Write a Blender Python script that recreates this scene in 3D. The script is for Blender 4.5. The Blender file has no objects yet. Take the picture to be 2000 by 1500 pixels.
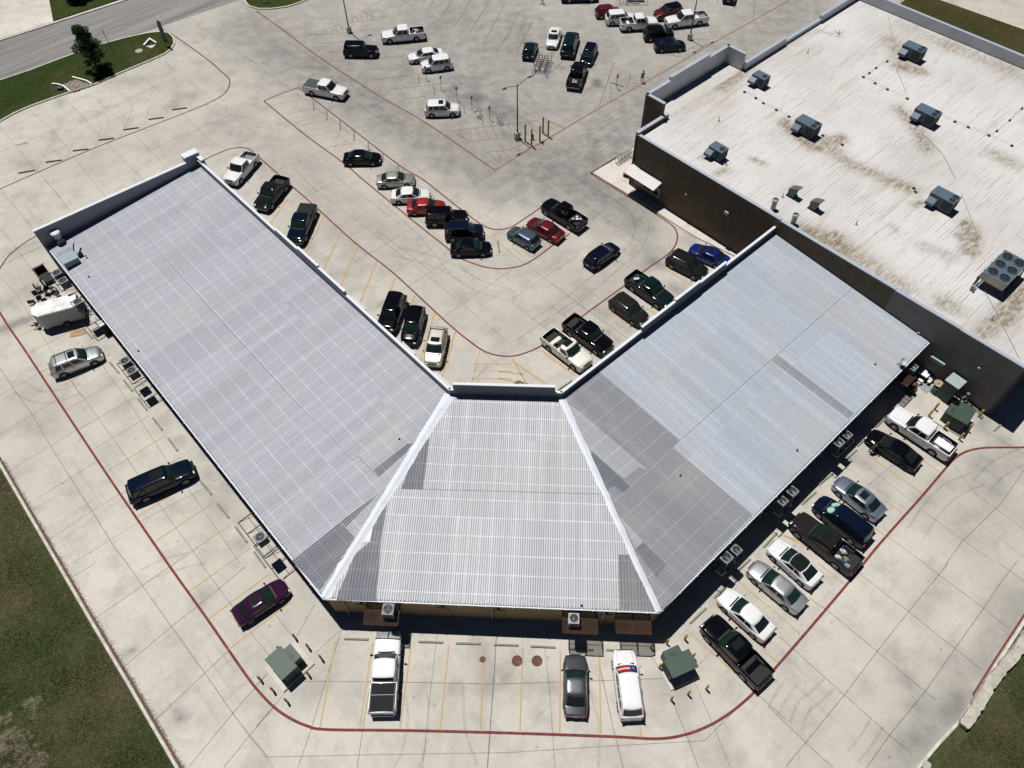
import bpy, math, random
from mathutils import Vector, Matrix, noise as mnoise
import numpy as np
random.seed(7)
R = math.radians
S = bpy.context.scene
COL = S.collection

# ---------------------------------------------------------------- camera
FPX = 1466.47
PITCH, ROLL, CAMH = R(54.009), R(-0.9884), 59.25
fw = Vector((0, math.cos(PITCH), -math.sin(PITCH)))
rt = Vector((1, 0, 0))
up = rt.cross(fw)
r2 = rt*math.cos(ROLL) + up*math.sin(ROLL)
u2 = -rt*math.sin(ROLL) + up*math.cos(ROLL)
CAM = Vector((0, 0, CAMH))
cd = bpy.data.cameras.new('camera')
cam = bpy.data.objects.new('camera', cd)
COL.objects.link(cam)
cd.sensor_fit = 'HORIZONTAL'; cd.sensor_width = 36; cd.lens = 36*FPX/2000
cd.clip_start = 0.5; cd.clip_end = 3000
mw = Matrix((r2, u2, -fw)).transposed().to_4x4(); mw.translation = CAM
cam.matrix_world = mw
S.camera = cam

# ---------------------------------------------------------------- light
SUN_EL, SH_AZ = 71.0, -52.5           # shadow falls towards this azimuth
w = bpy.data.worlds.new('World'); S.world = w; w.use_nodes = True
nt = w.node_tree
sky = nt.nodes.new('ShaderNodeTexSky'); sky.sky_type = 'NISHITA'; sky.sun_disc = False
sky.sun_elevation = R(SUN_EL)
sun_az = SH_AZ + 180
sky.sun_rotation = R(90 - sun_az)
sky.air_density = 0.3; sky.dust_density = 0.0; sky.ozone_density = 1.0
nt.links.new(sky.outputs[0], nt.nodes['Background'].inputs[0])
nt.nodes['Background'].inputs[1].default_value = 0.05
sl = bpy.data.lights.new('sun', 'SUN'); sl.energy = 5.0; sl.angle = R(0.5); sl.color = (1.0, 0.965, 0.91)
so = bpy.data.objects.new('sun', sl); COL.objects.link(so)
d = Vector((math.cos(R(SH_AZ))*math.cos(R(SUN_EL)), math.sin(R(SH_AZ))*math.cos(R(SUN_EL)), -math.sin(R(SUN_EL))))
so.rotation_euler = d.to_track_quat('-Z', 'Y').to_euler(); so.location = (-20, 30, 80)
S.view_settings.view_transform = 'Standard'; S.view_settings.look = 'None'
S.view_settings.exposure = -0.06; S.view_settings.gamma = 1
S.render.engine = 'CYCLES'
S.cycles.diffuse_bounces = 1

def G(px, py, z=0.0):
    """point of the place at height z seen at this spot of the survey photograph"""
    d = fw + r2*((px-1000)/FPX) - u2*((py-750)/FPX)
    t = (z-CAMH)/d.z
    return CAM + d*t
def Z(n, x, y, z=0.0):
    ox, oy = {1:(0,0),2:(500,0),3:(1000,0),4:(1500,0),5:(0,350),6:(500,350),7:(1000,350),8:(1500,350),
              11:(0,700),12:(500,700),13:(1000,700),14:(1500,700),15:(0,1100),16:(500,1100),17:(1000,1100),18:(1500,1100)}[n]
    return G(ox+x/3.75, oy+y/3.75, z)

# ---------------------------------------------------------------- materials
MATS = {}
def nodes(name):
    m = bpy.data.materials.new(name); m.use_nodes = True
    return m, m.node_tree, m.node_tree.nodes['Principled BSDF']
def N(nt, t, **kw):
    n = nt.nodes.new(t)
    for k, v in kw.items(): setattr(n, k, v)
    return n
def coords(nt, scale=1.0, kind='Object', stretch=None):
    tc = N(nt, 'ShaderNodeTexCoord'); mp = N(nt, 'ShaderNodeMapping')
    mp.inputs['Scale'].default_value = stretch or (scale, scale, scale)
    nt.links.new(tc.outputs[kind], mp.inputs[0]); return mp.outputs[0]
def noise(nt, vec, scale, detail=4, rough=.55):
    n = N(nt, 'ShaderNodeTexNoise'); n.inputs['Scale'].default_value = scale
    n.inputs['Detail'].default_value = detail; n.inputs['Roughness'].default_value = rough
    nt.links.new(vec, n.inputs['Vector']); return n.outputs['Fac']
def ramp(nt, fac, stops):
    r = N(nt, 'ShaderNodeValToRGB'); e = r.color_ramp.elements
    while len(e) < len(stops): e.new(0.5)
    for i, (p, c) in enumerate(stops):
        e[i].position = p; e[i].color = (c, c, c, 1) if isinstance(c, (int, float)) else (*c, 1)
    nt.links.new(fac, r.inputs[0]); return r.outputs[0]
def mix(nt, a, b, fac, mode='MIX'):
    m = N(nt, 'ShaderNodeMix', data_type='RGBA', blend_type=mode)
    for sock, v in ((m.inputs[0], fac), (m.inputs[6], a), (m.inputs[7], b)):
        if isinstance(v, (int, float)): sock.default_value = v
        elif isinstance(v, tuple): sock.default_value = (*v, 1)
        else: nt.links.new(v, sock)
    return m.outputs[2]
def math_(nt, op, a, b=None, c=None):
    m = N(nt, 'ShaderNodeMath', operation=op)
    for i, v in enumerate((a, b, c)):
        if v is None: continue
        if isinstance(v, (int, float)): m.inputs[i].default_value = v
        else: nt.links.new(v, m.inputs[i])
    return m.outputs[0]
def bump(nt, bsdf, h, strength=.3, dist=.02):
    b = N(nt, 'ShaderNodeBump'); b.inputs['Strength'].default_value = strength; b.inputs['Distance'].default_value = dist
    nt.links.new(h, b.inputs['Height']); nt.links.new(b.outputs[0], bsdf.inputs['Normal'])
def M(name, col, rough=.6, metal=0.0, var=.15, scale=3.0, coat=0.0, spec=None, alpha=None):
    if name in MATS: return MATS[name]
    m, nt, b = nodes(name)
    v = coords(nt)
    n = noise(nt, v, scale, 5)
    k = ramp(nt, n, [(.3, 1-var), (.7, 1+var*.6)])
    c = mix(nt, (col[0], col[1], col[2]), k, 1.0, 'MULTIPLY')
    nt.links.new(c, b.inputs['Base Color'])
    b.inputs['Roughness'].default_value = rough; b.inputs['Metallic'].default_value = metal
    b.inputs['Coat Weight'].default_value = coat; b.inputs['Coat Roughness'].default_value = .04
    b.inputs['Specular IOR Level'].default_value = spec if spec is not None else (.5 if rough < .4 else .25)
    if alpha is not None: b.inputs['Alpha'].default_value = alpha
    MATS[name] = m; return m
def paint(name, col, metal=0.0, rough=.35):
    dark = sum(col) < .12
    return M('paint_'+name, col, .10 if dark else rough, 0 if dark else metal, .04, 1.5, coat=0 if dark else .5, spec=.28 if dark else None)

# ---------------------------------------------------------------- mesh building
class MB:
    def __init__(s): s.v = []; s.f = []; s.m = []; s.cur = 0; s.uv = []
    def add(s, vs, fs):
        o = len(s.v); s.v += [tuple(p) for p in vs]; s.f += [tuple(i+o for i in f) for f in fs]; s.m += [s.cur]*len(fs)
    def box(s, c, size, rz=0, rot=None, taper=1.0, bev=0):
        hx, hy, hz = size[0]/2, size[1]/2, size[2]/2
        c = Vector(c); Rm = rot if rot is not None else Matrix.Rotation(rz, 3, 'Z')
        if bev:
            b = min(bev, hx*.9, hy*.9, hz*.9); vs = []
            rings = [(-hz, -b), (-hz+b, 0), (hz-b, 0), (hz, -b)]
            for z, ins in rings:
                ax, ay = hx+ins, hy+ins
                for x, y in ((ax-b, ay), (-ax+b, ay), (-ax, ay-b), (-ax, -ay+b), (-ax+b, -ay), (ax-b, -ay), (ax, -ay+b), (ax, ay-b)):
                    vs.append(c + Rm @ Vector((x, y, z)))
            fs = [tuple(range(7, -1, -1)), tuple(range(24, 32))]
            for k in range(3):
                for i in range(8):
                    j = (i+1) % 8; fs.append((k*8+i, k*8+j, k*8+8+j, k*8+8+i))
            s.add(vs, fs); return
        vs = []
        for z, t in ((-hz, 1), (hz, taper)):
            for x, y in ((-1, -1), (1, -1), (1, 1), (-1, 1)):
                vs.append(c + Rm @ Vector((x*hx*t, y*hy*t, z)))
        s.add(vs, [(3, 2, 1, 0), (4, 5, 6, 7), (0, 1, 5, 4), (1, 2, 6, 5), (2, 3, 7, 6), (3, 0, 4, 7)])
    def tube(s, a, b, r, r1=None, n=8, caps=True):
        a = Vector(a); b = Vector(b); r1 = r if r1 is None else r1
        z = (b-a).normalized(); x = z.orthogonal().normalized(); y = z.cross(x)
        vs = []
        for p, q in ((a, r), (b, r1)):
            for i in range(n):
                t = 2*math.pi*i/n; vs.append(p + x*math.cos(t)*q + y*math.sin(t)*q)
        fs = [(i, (i+1) % n, n+(i+1) % n, n+i) for i in range(n)]
        if caps: fs += [tuple(range(n-1, -1, -1)), tuple(range(n, 2*n))]
        s.add(vs, fs)
    def path(s, pts, r, n=6):
        for a, b in zip(pts[:-1], pts[1:]): s.tube(a, b, r, n=n)
    def lathe(s, prof, c=(0, 0, 0), rot=None, n=20, cap0=True, cap1=True):
        c = Vector(c); Rm = rot if rot is not None else Matrix.Identity(3)
        vs = []
        for r, z in prof:
            for i in range(n):
                t = 2*math.pi*i/n; vs.append(c + Rm @ Vector((r*math.cos(t), r*math.sin(t), z)))
        fs = []
        for k in range(len(prof)-1):
            for i in range(n):
                j = (i+1) % n; fs.append((k*n+i, k*n+j, k*n+n+j, k*n+n+i))
        if cap0: fs.append(tuple(range(n-1, -1, -1)))
        if cap1: fs.append(tuple(range((len(prof)-1)*n, len(prof)*n)))
        s.add(vs, fs)
    def grid(s, fn, nu, nv, flip=False):
        vs = [fn(i/nu, j/nv) for j in range(nv+1) for i in range(nu+1)]
        fs = []
        for j in range(nv):
            for i in range(nu):
                a = j*(nu+1)+i; q = (a, a+1, a+nu+2, a+nu+1)
                fs.append(q[::-1] if flip else q)
        s.add(vs, fs)
    def prism(s, poly, z0, z1):
        n = len(poly)
        ar = sum(poly[i][0]*poly[(i+1) % n][1]-poly[(i+1) % n][0]*poly[i][1] for i in range(n))
        if ar < 0: poly = poly[::-1]
        vs = [(p[0], p[1], z0) for p in poly] + [(p[0], p[1], z1) for p in poly]
        s.add(vs, [tuple(range(n-1, -1, -1)), tuple(range(n, 2*n))] + [(i, (i+1) % n, n+(i+1) % n, n+i) for i in range(n)])
    def sheet(s, poly, z):
        n = len(poly)
        ar = sum(poly[i][0]*poly[(i+1) % n][1]-poly[(i+1) % n][0]*poly[i][1] for i in range(n))
        if ar < 0: poly = poly[::-1]
        s.add([(p[0], p[1], z if z is not None else p[2]) for p in poly], [tuple(range(n))])
    def ribbon(s, pts, width, z, h=None, closed=False):
        """flat strip (or kerb of height h) along a ground polyline"""
        P = [Vector((p[0], p[1])) for p in pts]; n = len(P); L = []; Rr = []
        for i in range(n):
            a = P[max(i-1, 0)]; b = P[min(i+1, n-1)]
            t = (b-a).normalized(); nn = Vector((-t.y, t.x))
            k = 1.0
            if 0 < i < n-1:
                t1 = (P[i]-P[i-1]).normalized(); k = 1/max(.5, abs(Vector((-t1.y, t1.x)).dot(nn)))
            L.append(P[i]+nn*width/2*k); Rr.append(P[i]-nn*width/2*k)
        if h is None:
            s.add([(p.x, p.y, z) for p in Rr]+[(p.x, p.y, z) for p in L], [(i, i+1, n+i+1, n+i) for i in range(n-1)])
        else:
            vs = [(p.x, p.y, z) for p in Rr]+[(p.x, p.y, z) for p in L]+[(p.x, p.y, z+h) for p in Rr]+[(p.x, p.y, z+h) for p in L]
            fs = []
            for i in range(n-1):
                fs += [(2*n+i, 2*n+i+1, 3*n+i+1, 3*n+i), (i, i+1, 2*n+i+1, 2*n+i), (n+i+1, n+i, 3*n+i, 3*n+i+1)]
            fs += [(0, 2*n, 3*n, n), (n-1, 2*n-1, 4*n-1, 3*n-1)]
            s.add(vs, fs)
    def build(s, name, mat, parent=None, smooth=None, loc=None, rz=0):
        me = bpy.data.meshes.new(name); me.from_pydata(s.v, [], s.f)
        mats = mat if isinstance(mat, (list, tuple)) else [mat]
        for x in mats: me.materials.append(x)
        if len(mats) > 1: me.polygons.foreach_set('material_index', s.m)
        if smooth is not None:
            me.shade_smooth()
            if smooth < 180: me.set_sharp_from_angle(angle=R(smooth))
        me.update()
        return link(name, me, parent, loc, rz)
def link(name, me, parent=None, loc=None, rz=0):
    o = bpy.data.objects.new(name, me); COL.objects.link(o)
    if parent: o.parent = parent
    if loc is not None: o.location = loc
    if rz: o.rotation_euler = (0, 0, rz)
    return o
def tag(o, label=None, cat=None, group=None, kind=None):
    if label: o['label'] = label
    if cat: o['category'] = cat
    if group: o['group'] = group
    if kind: o['kind'] = kind
    return o
def empty(name, loc, rz, label, cat, group=None):
    o = bpy.data.objects.new(name, None); COL.objects.link(o)
    o.location = loc; o.rotation_euler = (0, 0, rz); o.empty_display_size = .3
    return tag(o, label, cat, group)
def copy_tree(o, parent=None):
    c = o.copy(); COL.objects.link(c); c.parent = parent
    for ch in list(o.children): copy_tree(ch, c)
    return c
def az(a, b): return math.atan2(b.y-a.y, b.x-a.x)
# ---------------------------------------------------------------- ground
def soft_field():
    st = []
    def s(n, pts, wd, k): st.append(([Z(n, *p) if n else G(*p) for p in pts], wd, k))
    s(0, [(640, 30), (1000, 40), (1560, 0)], 26, .40)
    s(0, [(760, 150), (1150, 250)], 14, .18)
    s(0, [(900, 90), (1130, 230)], 16, .30)
    s(0, [(480, 60), (700, 200), (900, 320), (1010, 350), (1200, 290), (1400, 130), (1560, 20)], 5.5, .42)
    s(0, [(1200, 290), (1100, 380), (1250, 450), (1230, 520), (1080, 610), (980, 640), (860, 560), (700, 430), (560, 310), (440, 235)], 4.0, .24)
    s(0, [(1150, 360), (1262, 420), (1262, 500)], 1.8, .32)
    s(0, [(1020, 300), (1140, 370), (1190, 420)], 3, .25)
    s(0, [(480, 240), (300, 300), (0, 420)], 4, .10)
    s(0, [(620, 130), (860, 290), (960, 350)], 2.2, .22)
    for p in ((1460, 640), (1580, 700), (1700, 770), (1830, 830)): s(2, [p, (p[0]+60, p[1]+35)], 2.0, .55)
    for p in ((1060, 530), (1540, 550), (980, 1230), (1800, 990)): s(2, [p, (p[0]+30, p[1]+15)], 1.6, .32)
    s(3, [(625, 600), (635, 620)], .7, .9); s(3, [(350, 490), (360, 495)], .6, .4)
    s(3, [(100, 140), (60, 300)], 3, .3); s(3, [(700, 330), (600, 420)], 2.4, .25)
    s(3, [(800, 560), (830, 590)], 1.6, .35)
    s(7, [(1040, 610), (1060, 620)], 1.1, .65); s(7, [(1190, 790), (1230, 830)], 1.0, .5); s(7, [(640, 960), (690, 1010)], .6, .35); s(7, [(780, 1060), (850, 1110)], .6, .4); s(7, [(700, 1120), (770, 1170)], .6, .35)
    s(7, [(960, 790), (1010, 850)], .6, .4); s(7, [(1270, 440), (1330, 500)], .8, .3)
    s(7, [(560, 60), (800, 180), (900, 330)], 1.6, .35); s(7, [(300, 560), (100, 700)], 2.2, .2)
    # front-left stalls, brown grime
    for a, b in (((400, 520), (370, 600)), ((560, 700), (480, 800)), ((680, 820), (620, 870)), ((840, 900), (800, 960)), ((520, 420), (560, 380)), ((700, 480), (640, 560))): s(6, [a, b], .9, .25)
    # rear lane by the kerb, left
    s(11, [(100, 230), (330, 440)], 2.4, .22); s(11, [(650, 280), (800, 180)], 1.2, .25); s(11, [(850, 400), (900, 340)], .9, .3)
    s(11, [(560, 1080), (640, 1060)], 1.5, .12); s(11, [(1560, 1050), (1640, 1110)], .7, .4); s(11, [(1740, 1350), (1780, 1370)], .5, .5)
    s(15, [(930, 660), (980, 640)], .3, .7); s(15, [(1300, 1100), (1340, 1140)], .35, .7); s(15, [(1480, 260), (1530, 220)], .8, .3)
    # bottom and right
    s(16, [(1650, 600), (1700, 780), (1690, 900)], .8, .35); s(16, [(1830, 720), (1850, 850)], .6, .3); s(16, [(380, 900), (400, 960)], 1.2, .25)
    s(17, [(990, 870), (1050, 980)], .8, .2); s(17, [(1130, 880), (1250, 990)], 1.0, .35); s(17, [(1220, 880), (1280, 870)], .6, .3)
    s(17, [(1480, 1300), (1560, 1440)], 1.6, .3)
    s(18, [(1900, 300), (1720, 560), (1520, 900), (1400, 1080)], 2.2, .45); s(18, [(1400, 1060), (1250, 1200), (1060, 1420), (1000, 1500)], 2.0, .38)
    s(18, [(1080, 1080), (1140, 1220), (1060, 1300)], 1.6, .3); s(18, [(1200, 180), (1130, 320)], 2.2, .26); s(18, [(1000, 820), (1030, 850)], .8, .5)
    s(18, [(900, 650), (940, 680)], .8, .3); s(18, [(1320, 640), (1300, 720)], 1.2, .15)
    s(14, [(1590, 360), (1560, 480)], 1.2, .5); s(14, [(1720, 620), (1820, 700)], 1.5, .35); s(14, [(1560, 740), (1700, 760), (1640, 960)], 1.6, .36)
    s(14, [(1520, 820), (1300, 930), (1060, 1130)], 1.4, .28); s(14, [(1520, 1130), (1380, 1290)], 1.5, .25); s(14, [(1800, 1080), (1875, 1150)], 1.8, .3)
    s(14, [(640, 720), (730, 780)], .7, .4); s(14, [(820, 870), (740, 960)], .8, .22)
    s(1, [(830, 605), (1010, 590)], 1.2, .3); s(1, [(430, 740), (450, 770)], .8, .4); s(1, [(1270, 780), (1330, 700), (1420, 700)], .9, .35)
    s(1, [(160, 1180), (220, 1220)], 1.0, .25); s(1, [(390, 960), (400, 1030)], .6, .4); s(1, [(1100, 830), (1150, 850)], .9, .2)
    s(5, [(20, 1100), (200, 1030)], .7, .6); s(5, [(10, 920), (250, 800)], 1.4, .25); s(5, [(130, 550), (300, 500)], .9, .2)
    rs = random.Random(31)
    for n, a, b, dx, dy, cnt in ((11, (300, 100), (1140, 1340), 620, -350, 9), (16, (600, 900), (1800, 930), 0, 0, 5), (17, (60, 900), (560, 900), 0, 0, 3), (14, (1300, 860), (760, 1440), -250, -180, 5), (18, (440, 200), (60, 640), -160, -130, 3), (6, (300, 420), (1400, 1300), 0, 0, 8)):
        for k in range(cnt):
            t = (k+.5)/cnt; x, y = a[0]+(b[0]-a[0])*t+dx*rs.uniform(.7, 1.), a[1]+(b[1]-a[1])*t+dy*rs.uniform(.7, 1.)
            s(n, [(x, y), (x+rs.uniform(-30, 30), y+rs.uniform(-20, 20))], rs.uniform(.45, .8), rs.uniform(.15, .42))
    return st
FIELD = soft_field()
def seg_arr(X, Y):
    g = np.zeros_like(X)
    for pts, wd, k in FIELD:
        dmin = np.full_like(X, 1e9)
        for a, b in zip(pts[:-1], pts[1:]):
            ab = np.array([b.x-a.x, b.y-a.y]); L = (ab**2).sum()+1e-9
            t = np.clip(((X-a.x)*ab[0]+(Y-a.y)*ab[1])/L, 0, 1)
            dmin = np.minimum(dmin, np.hypot(X-a.x-t*ab[0], Y-a.y-t*ab[1]))
        g = 1-(1-g)*(1-k*np.exp(-(dmin/wd)**2))
    return g

def concrete(name, base=(.478, .454, .408), attr=False, streak=R(45)):
    m, nt, b = nodes(name); v = coords(nt)
    tc = N(nt, 'ShaderNodeTexCoord')
    big = noise(nt, v, .07, 5, .6); med = noise(nt, v, .45, 6, .62); fine = noise(nt, v, 5, 4, .7)
    c = mix(nt, tuple(x*.84 for x in base), tuple(min(1, x*1.10) for x in base), ramp(nt, big, [(.32, 0.), (.66, 1.)]))
    c = mix(nt, c, (.30, .285, .27), math_(nt, 'MULTIPLY', ramp(nt, med, [(.47, 0.), (.78, 1.)]), .75))
    c = mix(nt, c, (.60, .57, .52), math_(nt, 'MULTIPLY', ramp(nt, noise(nt, v, .8, 5, .7), [(.56, 0.), (.76, 1.)]), .55))
    # directional tyre streaks
    for ang, sc, st in ((R(-42), (2.6, .16, 1), .42), (R(48), (2.2, .2, 1), .38), (R(10), (2.0, .22, 1), .26)):
        mp = N(nt, 'ShaderNodeMapping'); mp.inputs['Rotation'].default_value = (0, 0, ang); 
        nt.links.new(tc.outputs['Object'], mp.inputs[0])
        mp2 = N(nt, 'ShaderNodeMapping'); mp2.inputs['Scale'].default_value = sc; nt.links.new(mp.outputs[0], mp2.inputs[0])
        sn = noise(nt, mp2.outputs[0], .8, 5, .65)
        gate = ramp(nt, noise(nt, v, .11, 3), [(.42, 0.), (.62, 1.)])
        f = math_(nt, 'MULTIPLY', ramp(nt, sn, [(.52, 0.), (.74, 1.)]), gate)
        c = mix(nt, c, (.22, .215, .21), math_(nt, 'MULTIPLY', f, st))
    # small dark spots
    vo = N(nt, 'ShaderNodeTexVoronoi'); vo.inputs['Scale'].default_value = .55; nt.links.new(v, vo.inputs['Vector'])
    sp = ramp(nt, vo.outputs['Distance'], [(.03, 1.), (.09, 0.)])
    c = mix(nt, c, (.16, .15, .14), math_(nt, 'MULTIPLY', sp, .5))
    c = mix(nt, c, ramp(nt, fine, [(.3, .93), (.7, 1.05)]), 1.0, 'MULTIPLY')
    if attr:
        at = N(nt, 'ShaderNodeAttribute', attribute_name='grime')
        brk = ramp(nt, noise(nt, v, .6, 6, .65), [(.25, .55), (.7, 1.25)])
        f = math_(nt, 'MULTIPLY', at.outputs['Fac'], brk)
        c = mix(nt, c, (.125, .122, .125), f)
    nt.links.new(c, b.inputs['Base Color']); b.inputs['Roughness'].default_value = .88
    b.inputs['Specular IOR Level'].default_value = .25
    bump(nt, b, fine, .25, .01)
    return m
M_conc = concrete('lot_concrete', attr=True)
M_walk = concrete('walk_concrete', (.56, .53, .48))
M_kerb = M('kerb_concrete', (.50, .48, .44), .9, var=.25, scale=2)

def grassmat(name, g=(.030, .045, .012), br=(.105, .075, .04), thr=.5):
    m, nt, b = nodes(name); v = coords(nt)
    a = noise(nt, v, .10, 5, .6); f = noise(nt, v, 3.0, 6, .75); mid = noise(nt, v, .5, 6, .7)
    c = mix(nt, g, br, ramp(nt, mix(nt, a, noise(nt, v, .9, 6, .8), .42), [(thr-.10, 0.), (thr+.10, 1.)]))
    c = mix(nt, c, tuple(x*.7 for x in g), ramp(nt, mid, [(.5, 0.), (.8, .3)]))
    c = mix(nt, c, (.20, .17, .10), math_(nt, 'MULTIPLY', ramp(nt, noise(nt, v, 1.3, 6, .8), [(.62, 0.), (.80, 1.)]), .6))
    c = mix(nt, c, ramp(nt, f, [(.25, .55), (.75, 1.45)]), 1.0, 'MULTIPLY'); c = mix(nt, c, ramp(nt, noise(nt, v, 9, 3, .7), [(.3, .7), (.7, 1.3)]), 1.0, 'MULTIPLY')
    nt.links.new(c, b.inputs['Base Color']); b.inputs['Roughness'].default_value = .95
    b.inputs['Specular IOR Level'].default_value = .1
    bump(nt, b, f, .9, .08)
    return m
M_field = grassmat('field_grass', (.040, .056, .018), (.088, .074, .042), .52); M_lawn = grassmat('lawn_grass', (.026, .043, .009), (.070, .058, .026), .60)
M_dark = grassmat('weedy_grass', (.025, .034, .008), (.06, .045, .02), .46)

b = MB(); b.sheet([(-700, -400), (700, -400), (700, 1200), (-700, 1200)], -.12)
tag(b.build('ground', M_field), kind='structure')

def offs(pts, dd):
    out = []
    for i, p in enumerate(pts):
        a = pts[max(i-1, 0)]; c = pts[min(i+1, len(pts)-1)]; t = (c-a).normalized()
        out.append(Vector((p.x-t.y*dd, p.y+t.x*dd, 0)))
    return out
# the concrete lot: one fine grid, trimmed to the kerb lines by polygon rows
kerbL = [Z(5, -300, -200)] + [G(-60, 800), G(0, 905), G(80, 1043), G(180, 1215), G(260, 1350), G(345, 1497), G(420, 1625), G(520, 1800)]
kerbR = [G(1690, 1620), G(1790, 1502), G(1832, 1452), G(1870, 1412), G(1905, 1362), G(1950, 1290), G(2000, 1213), G(2060, 1120), G(2200, 900)]
kerbL = [G(-200, 560)] + kerbL[1:]
lot = [G(-200, 560)] + kerbL[1:] + kerbR
medN = [G(-120, 300), G(0, 238), G(28, 222), G(60, 208), G(110, 190), G(137, 181), G(182, 167), G(240, 141), G(300, 116), G(322, 106), G(334, 97), G(341, 86), G(339, 74), G(330, 65), G(312, 63), G(285, 66), G(245, 75)]
def inpoly(x, y, poly):
    c = False; n = len(poly)
    for i in range(n):
        a, q = poly[i], poly[i-1]
        if (a[1] > y) != (q[1] > y) and x < (q[0]-a[0])*(y-a[1])/(q[1]-a[1])+a[0]: c = not c
    return c
xs = np.arange(-95, 110.01, .5); ys = np.arange(-8, 180.01, .5)
X, Y = np.meshgrid(xs, ys)
gr = seg_arr(X, Y)
me = bpy.data.meshes.new('parking_lot')
nx, ny = len(xs), len(ys)
outL = [(p.x, p.y) for p in offs(kerbL, -.6)] + [(-300, -60), (-300, 60)]
outR = [(p.x, p.y) for p in offs(kerbR, -.6)] + [(300, 60), (300, -60)]
verts = np.stack([X.ravel(), Y.ravel(), np.zeros(X.size)], 1)
keep = []
cx = (X[:-1, :-1]+.25); cy = (Y[:-1, :-1]+.25)
for j in range(ny-1):
    for i in range(nx-1):
        x, y = cx[j, i], cy[j, i]
        if y < 70 and (inpoly(x, y, outL) or inpoly(x, y, outR)): continue
        a = j*nx+i; keep.append((a, a+1, a+nx+1, a+nx))
me.from_pydata(verts.tolist(), [], keep)
at = me.attributes.new('grime', 'FLOAT', 'POINT'); at.data.foreach_set('value', gr.ravel().astype(np.float32))
me.materials.append(M_conc); me.update()
tag(link('parking_lot', me), kind='structure')

# kerbs and the grass behind them
k = MB(); k.ribbon(offs(kerbL, 0), .22, -.02, .17); tag(k.build('kerb', M_kerb), kind='structure')
k = MB(); k.ribbon(offs(kerbR, 0), .22, -.02, .17); tag(k.build('kerb', M_kerb), kind='structure')
g = MB(); g.sheet(offs(kerbL, -.09) + [Vector((-60, -60, 0)), Vector((-300, -60, 0)), Vector((-300, 60, 0))], .10); tag(g.build('grass_field', M_field), kind='structure')
g = MB(); g.sheet(offs(kerbR, -.09) + [Vector((300, 60, 0)), Vector((300, -60, 0)), Vector((60, -60, 0))], .10); tag(g.build('grass_verge', M_field), kind='structure')
# median with the tree
roadN = [G(0, 158), G(60, 138), G(120, 115), G(190, 90), G(245, 75)]
g = MB(); g.sheet(medN + roadN[::-1] + [G(-200, 215)], .11); tag(g.build('grass_median', M_lawn), kind='structure')
k = MB(); k.ribbon(medN, .22, -.02, .17); k.ribbon([G(-200, 218)]+roadN, .2, -.02, .17); tag(k.build('kerb', M_kerb), kind='structure')
isl = [G(470, -30), G(480, 5), G(487, 13), G(505, 18), G(530, 18), G(560, 14), G(580, 8), G(600, 0), G(640, -20), G(700, -60)]
g = MB(); g.sheet(isl + [G(560, -90)], .11); tag(g.build('grass_island', M_lawn), kind='structure')
k = MB(); k.ribbon(isl, .22, -.02, .17); tag(k.build('kerb', M_kerb), kind='structure')
# road
def asphalt(name, col):
    m, nt, b = nodes(name); v = coords(nt)
    tc = N(nt, 'ShaderNodeTexCoord'); mp = N(nt, 'ShaderNodeMapping'); mp.inputs['Rotation'].default_value = (0, 0, R(-46)); nt.links.new(tc.outputs['Object'], mp.inputs[0])
    mp2 = N(nt, 'ShaderNodeMapping'); mp2.inputs['Scale'].default_value = (.03, .5, 1); nt.links.new(mp.outputs[0], mp2.inputs[0])
    s1 = noise(nt, mp2.outputs[0], 1.0, 4)
    c = mix(nt, tuple(x*.8 for x in col), tuple(x*1.25 for x in col), ramp(nt, s1, [(.35, 0.), (.65, 1.)]))
    c = mix(nt, c, ramp(nt, noise(nt, v, 2.5, 5), [(.3, .85), (.7, 1.1)]), 1.0, 'MULTIPLY')
    nt.links.new(c, b.inputs['Base Color']); b.inputs['Roughness'].default_value = .9; return m
rd0 = G(0, 158); rd1 = G(245, 75); dirr = (rd1-rd0).normalized(); nrm = Vector((-dirr.y, dirr.x, 0))
far0 = G(0, 80); wid = abs((far0-rd0).dot(nrm))
A0 = rd0-dirr*80; A1 = rd0+dirr*220
g = MB(); g.sheet([A0, A1, A1+nrm*wid, A0+nrm*wid], .008); tag(g.build('road', asphalt('road_asphalt', (.19, .185, .185))), kind='structure')
g = MB()
for t0, w_ in ((.50, .12), (.53, .12)):
    pass
for a in range(-8, 40): 
    p = rd0+dirr*(a*9.0-2)+nrm*wid*.33; g.ribbon([p, p+dirr*3.2], .12, .013)
tag(g.build('road_markings', M('yellow_road', (.42, .34, .08), .8, var=.4, scale=4)), kind='structure')
g = MB()
g.ribbon([A0+nrm*wid*.64, A1+nrm*wid*.64], .06, .013); g.ribbon([A0+nrm*wid*.36, A1+nrm*wid*.36], .05, .013); g.ribbon([A0+nrm*wid*.12, A1+nrm*wid*.12], .05, .013)
tag(g.build('road_joints', M('road_joint', (.07, .07, .07), .9)), kind='structure')
# far side of the road: kerb, grass patch, concrete drive
fk0, fk1 = G(0, 80), G(235, 0)
k = MB(); k.ribbon([A0+nrm*wid, A1+nrm*wid], .2, -.02, .16); tag(k.build('kerb', M_kerb), kind='structure')
g = MB(); g.sheet([A0+nrm*(wid+.1), G(104, 42), G(96, 0), G(88, -40), A0+nrm*(wid+60)], .02); tag(g.build('driveway', M_walk), kind='structure')
g = MB(); g.sheet([G(104.5, 42), G(235, 0)+nrm*.1, G(420, -70), G(300, -190), G(89, -40), G(96.5, 0)], .11); tag(g.build('grass_yard', M_lawn), kind='structure')
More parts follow.
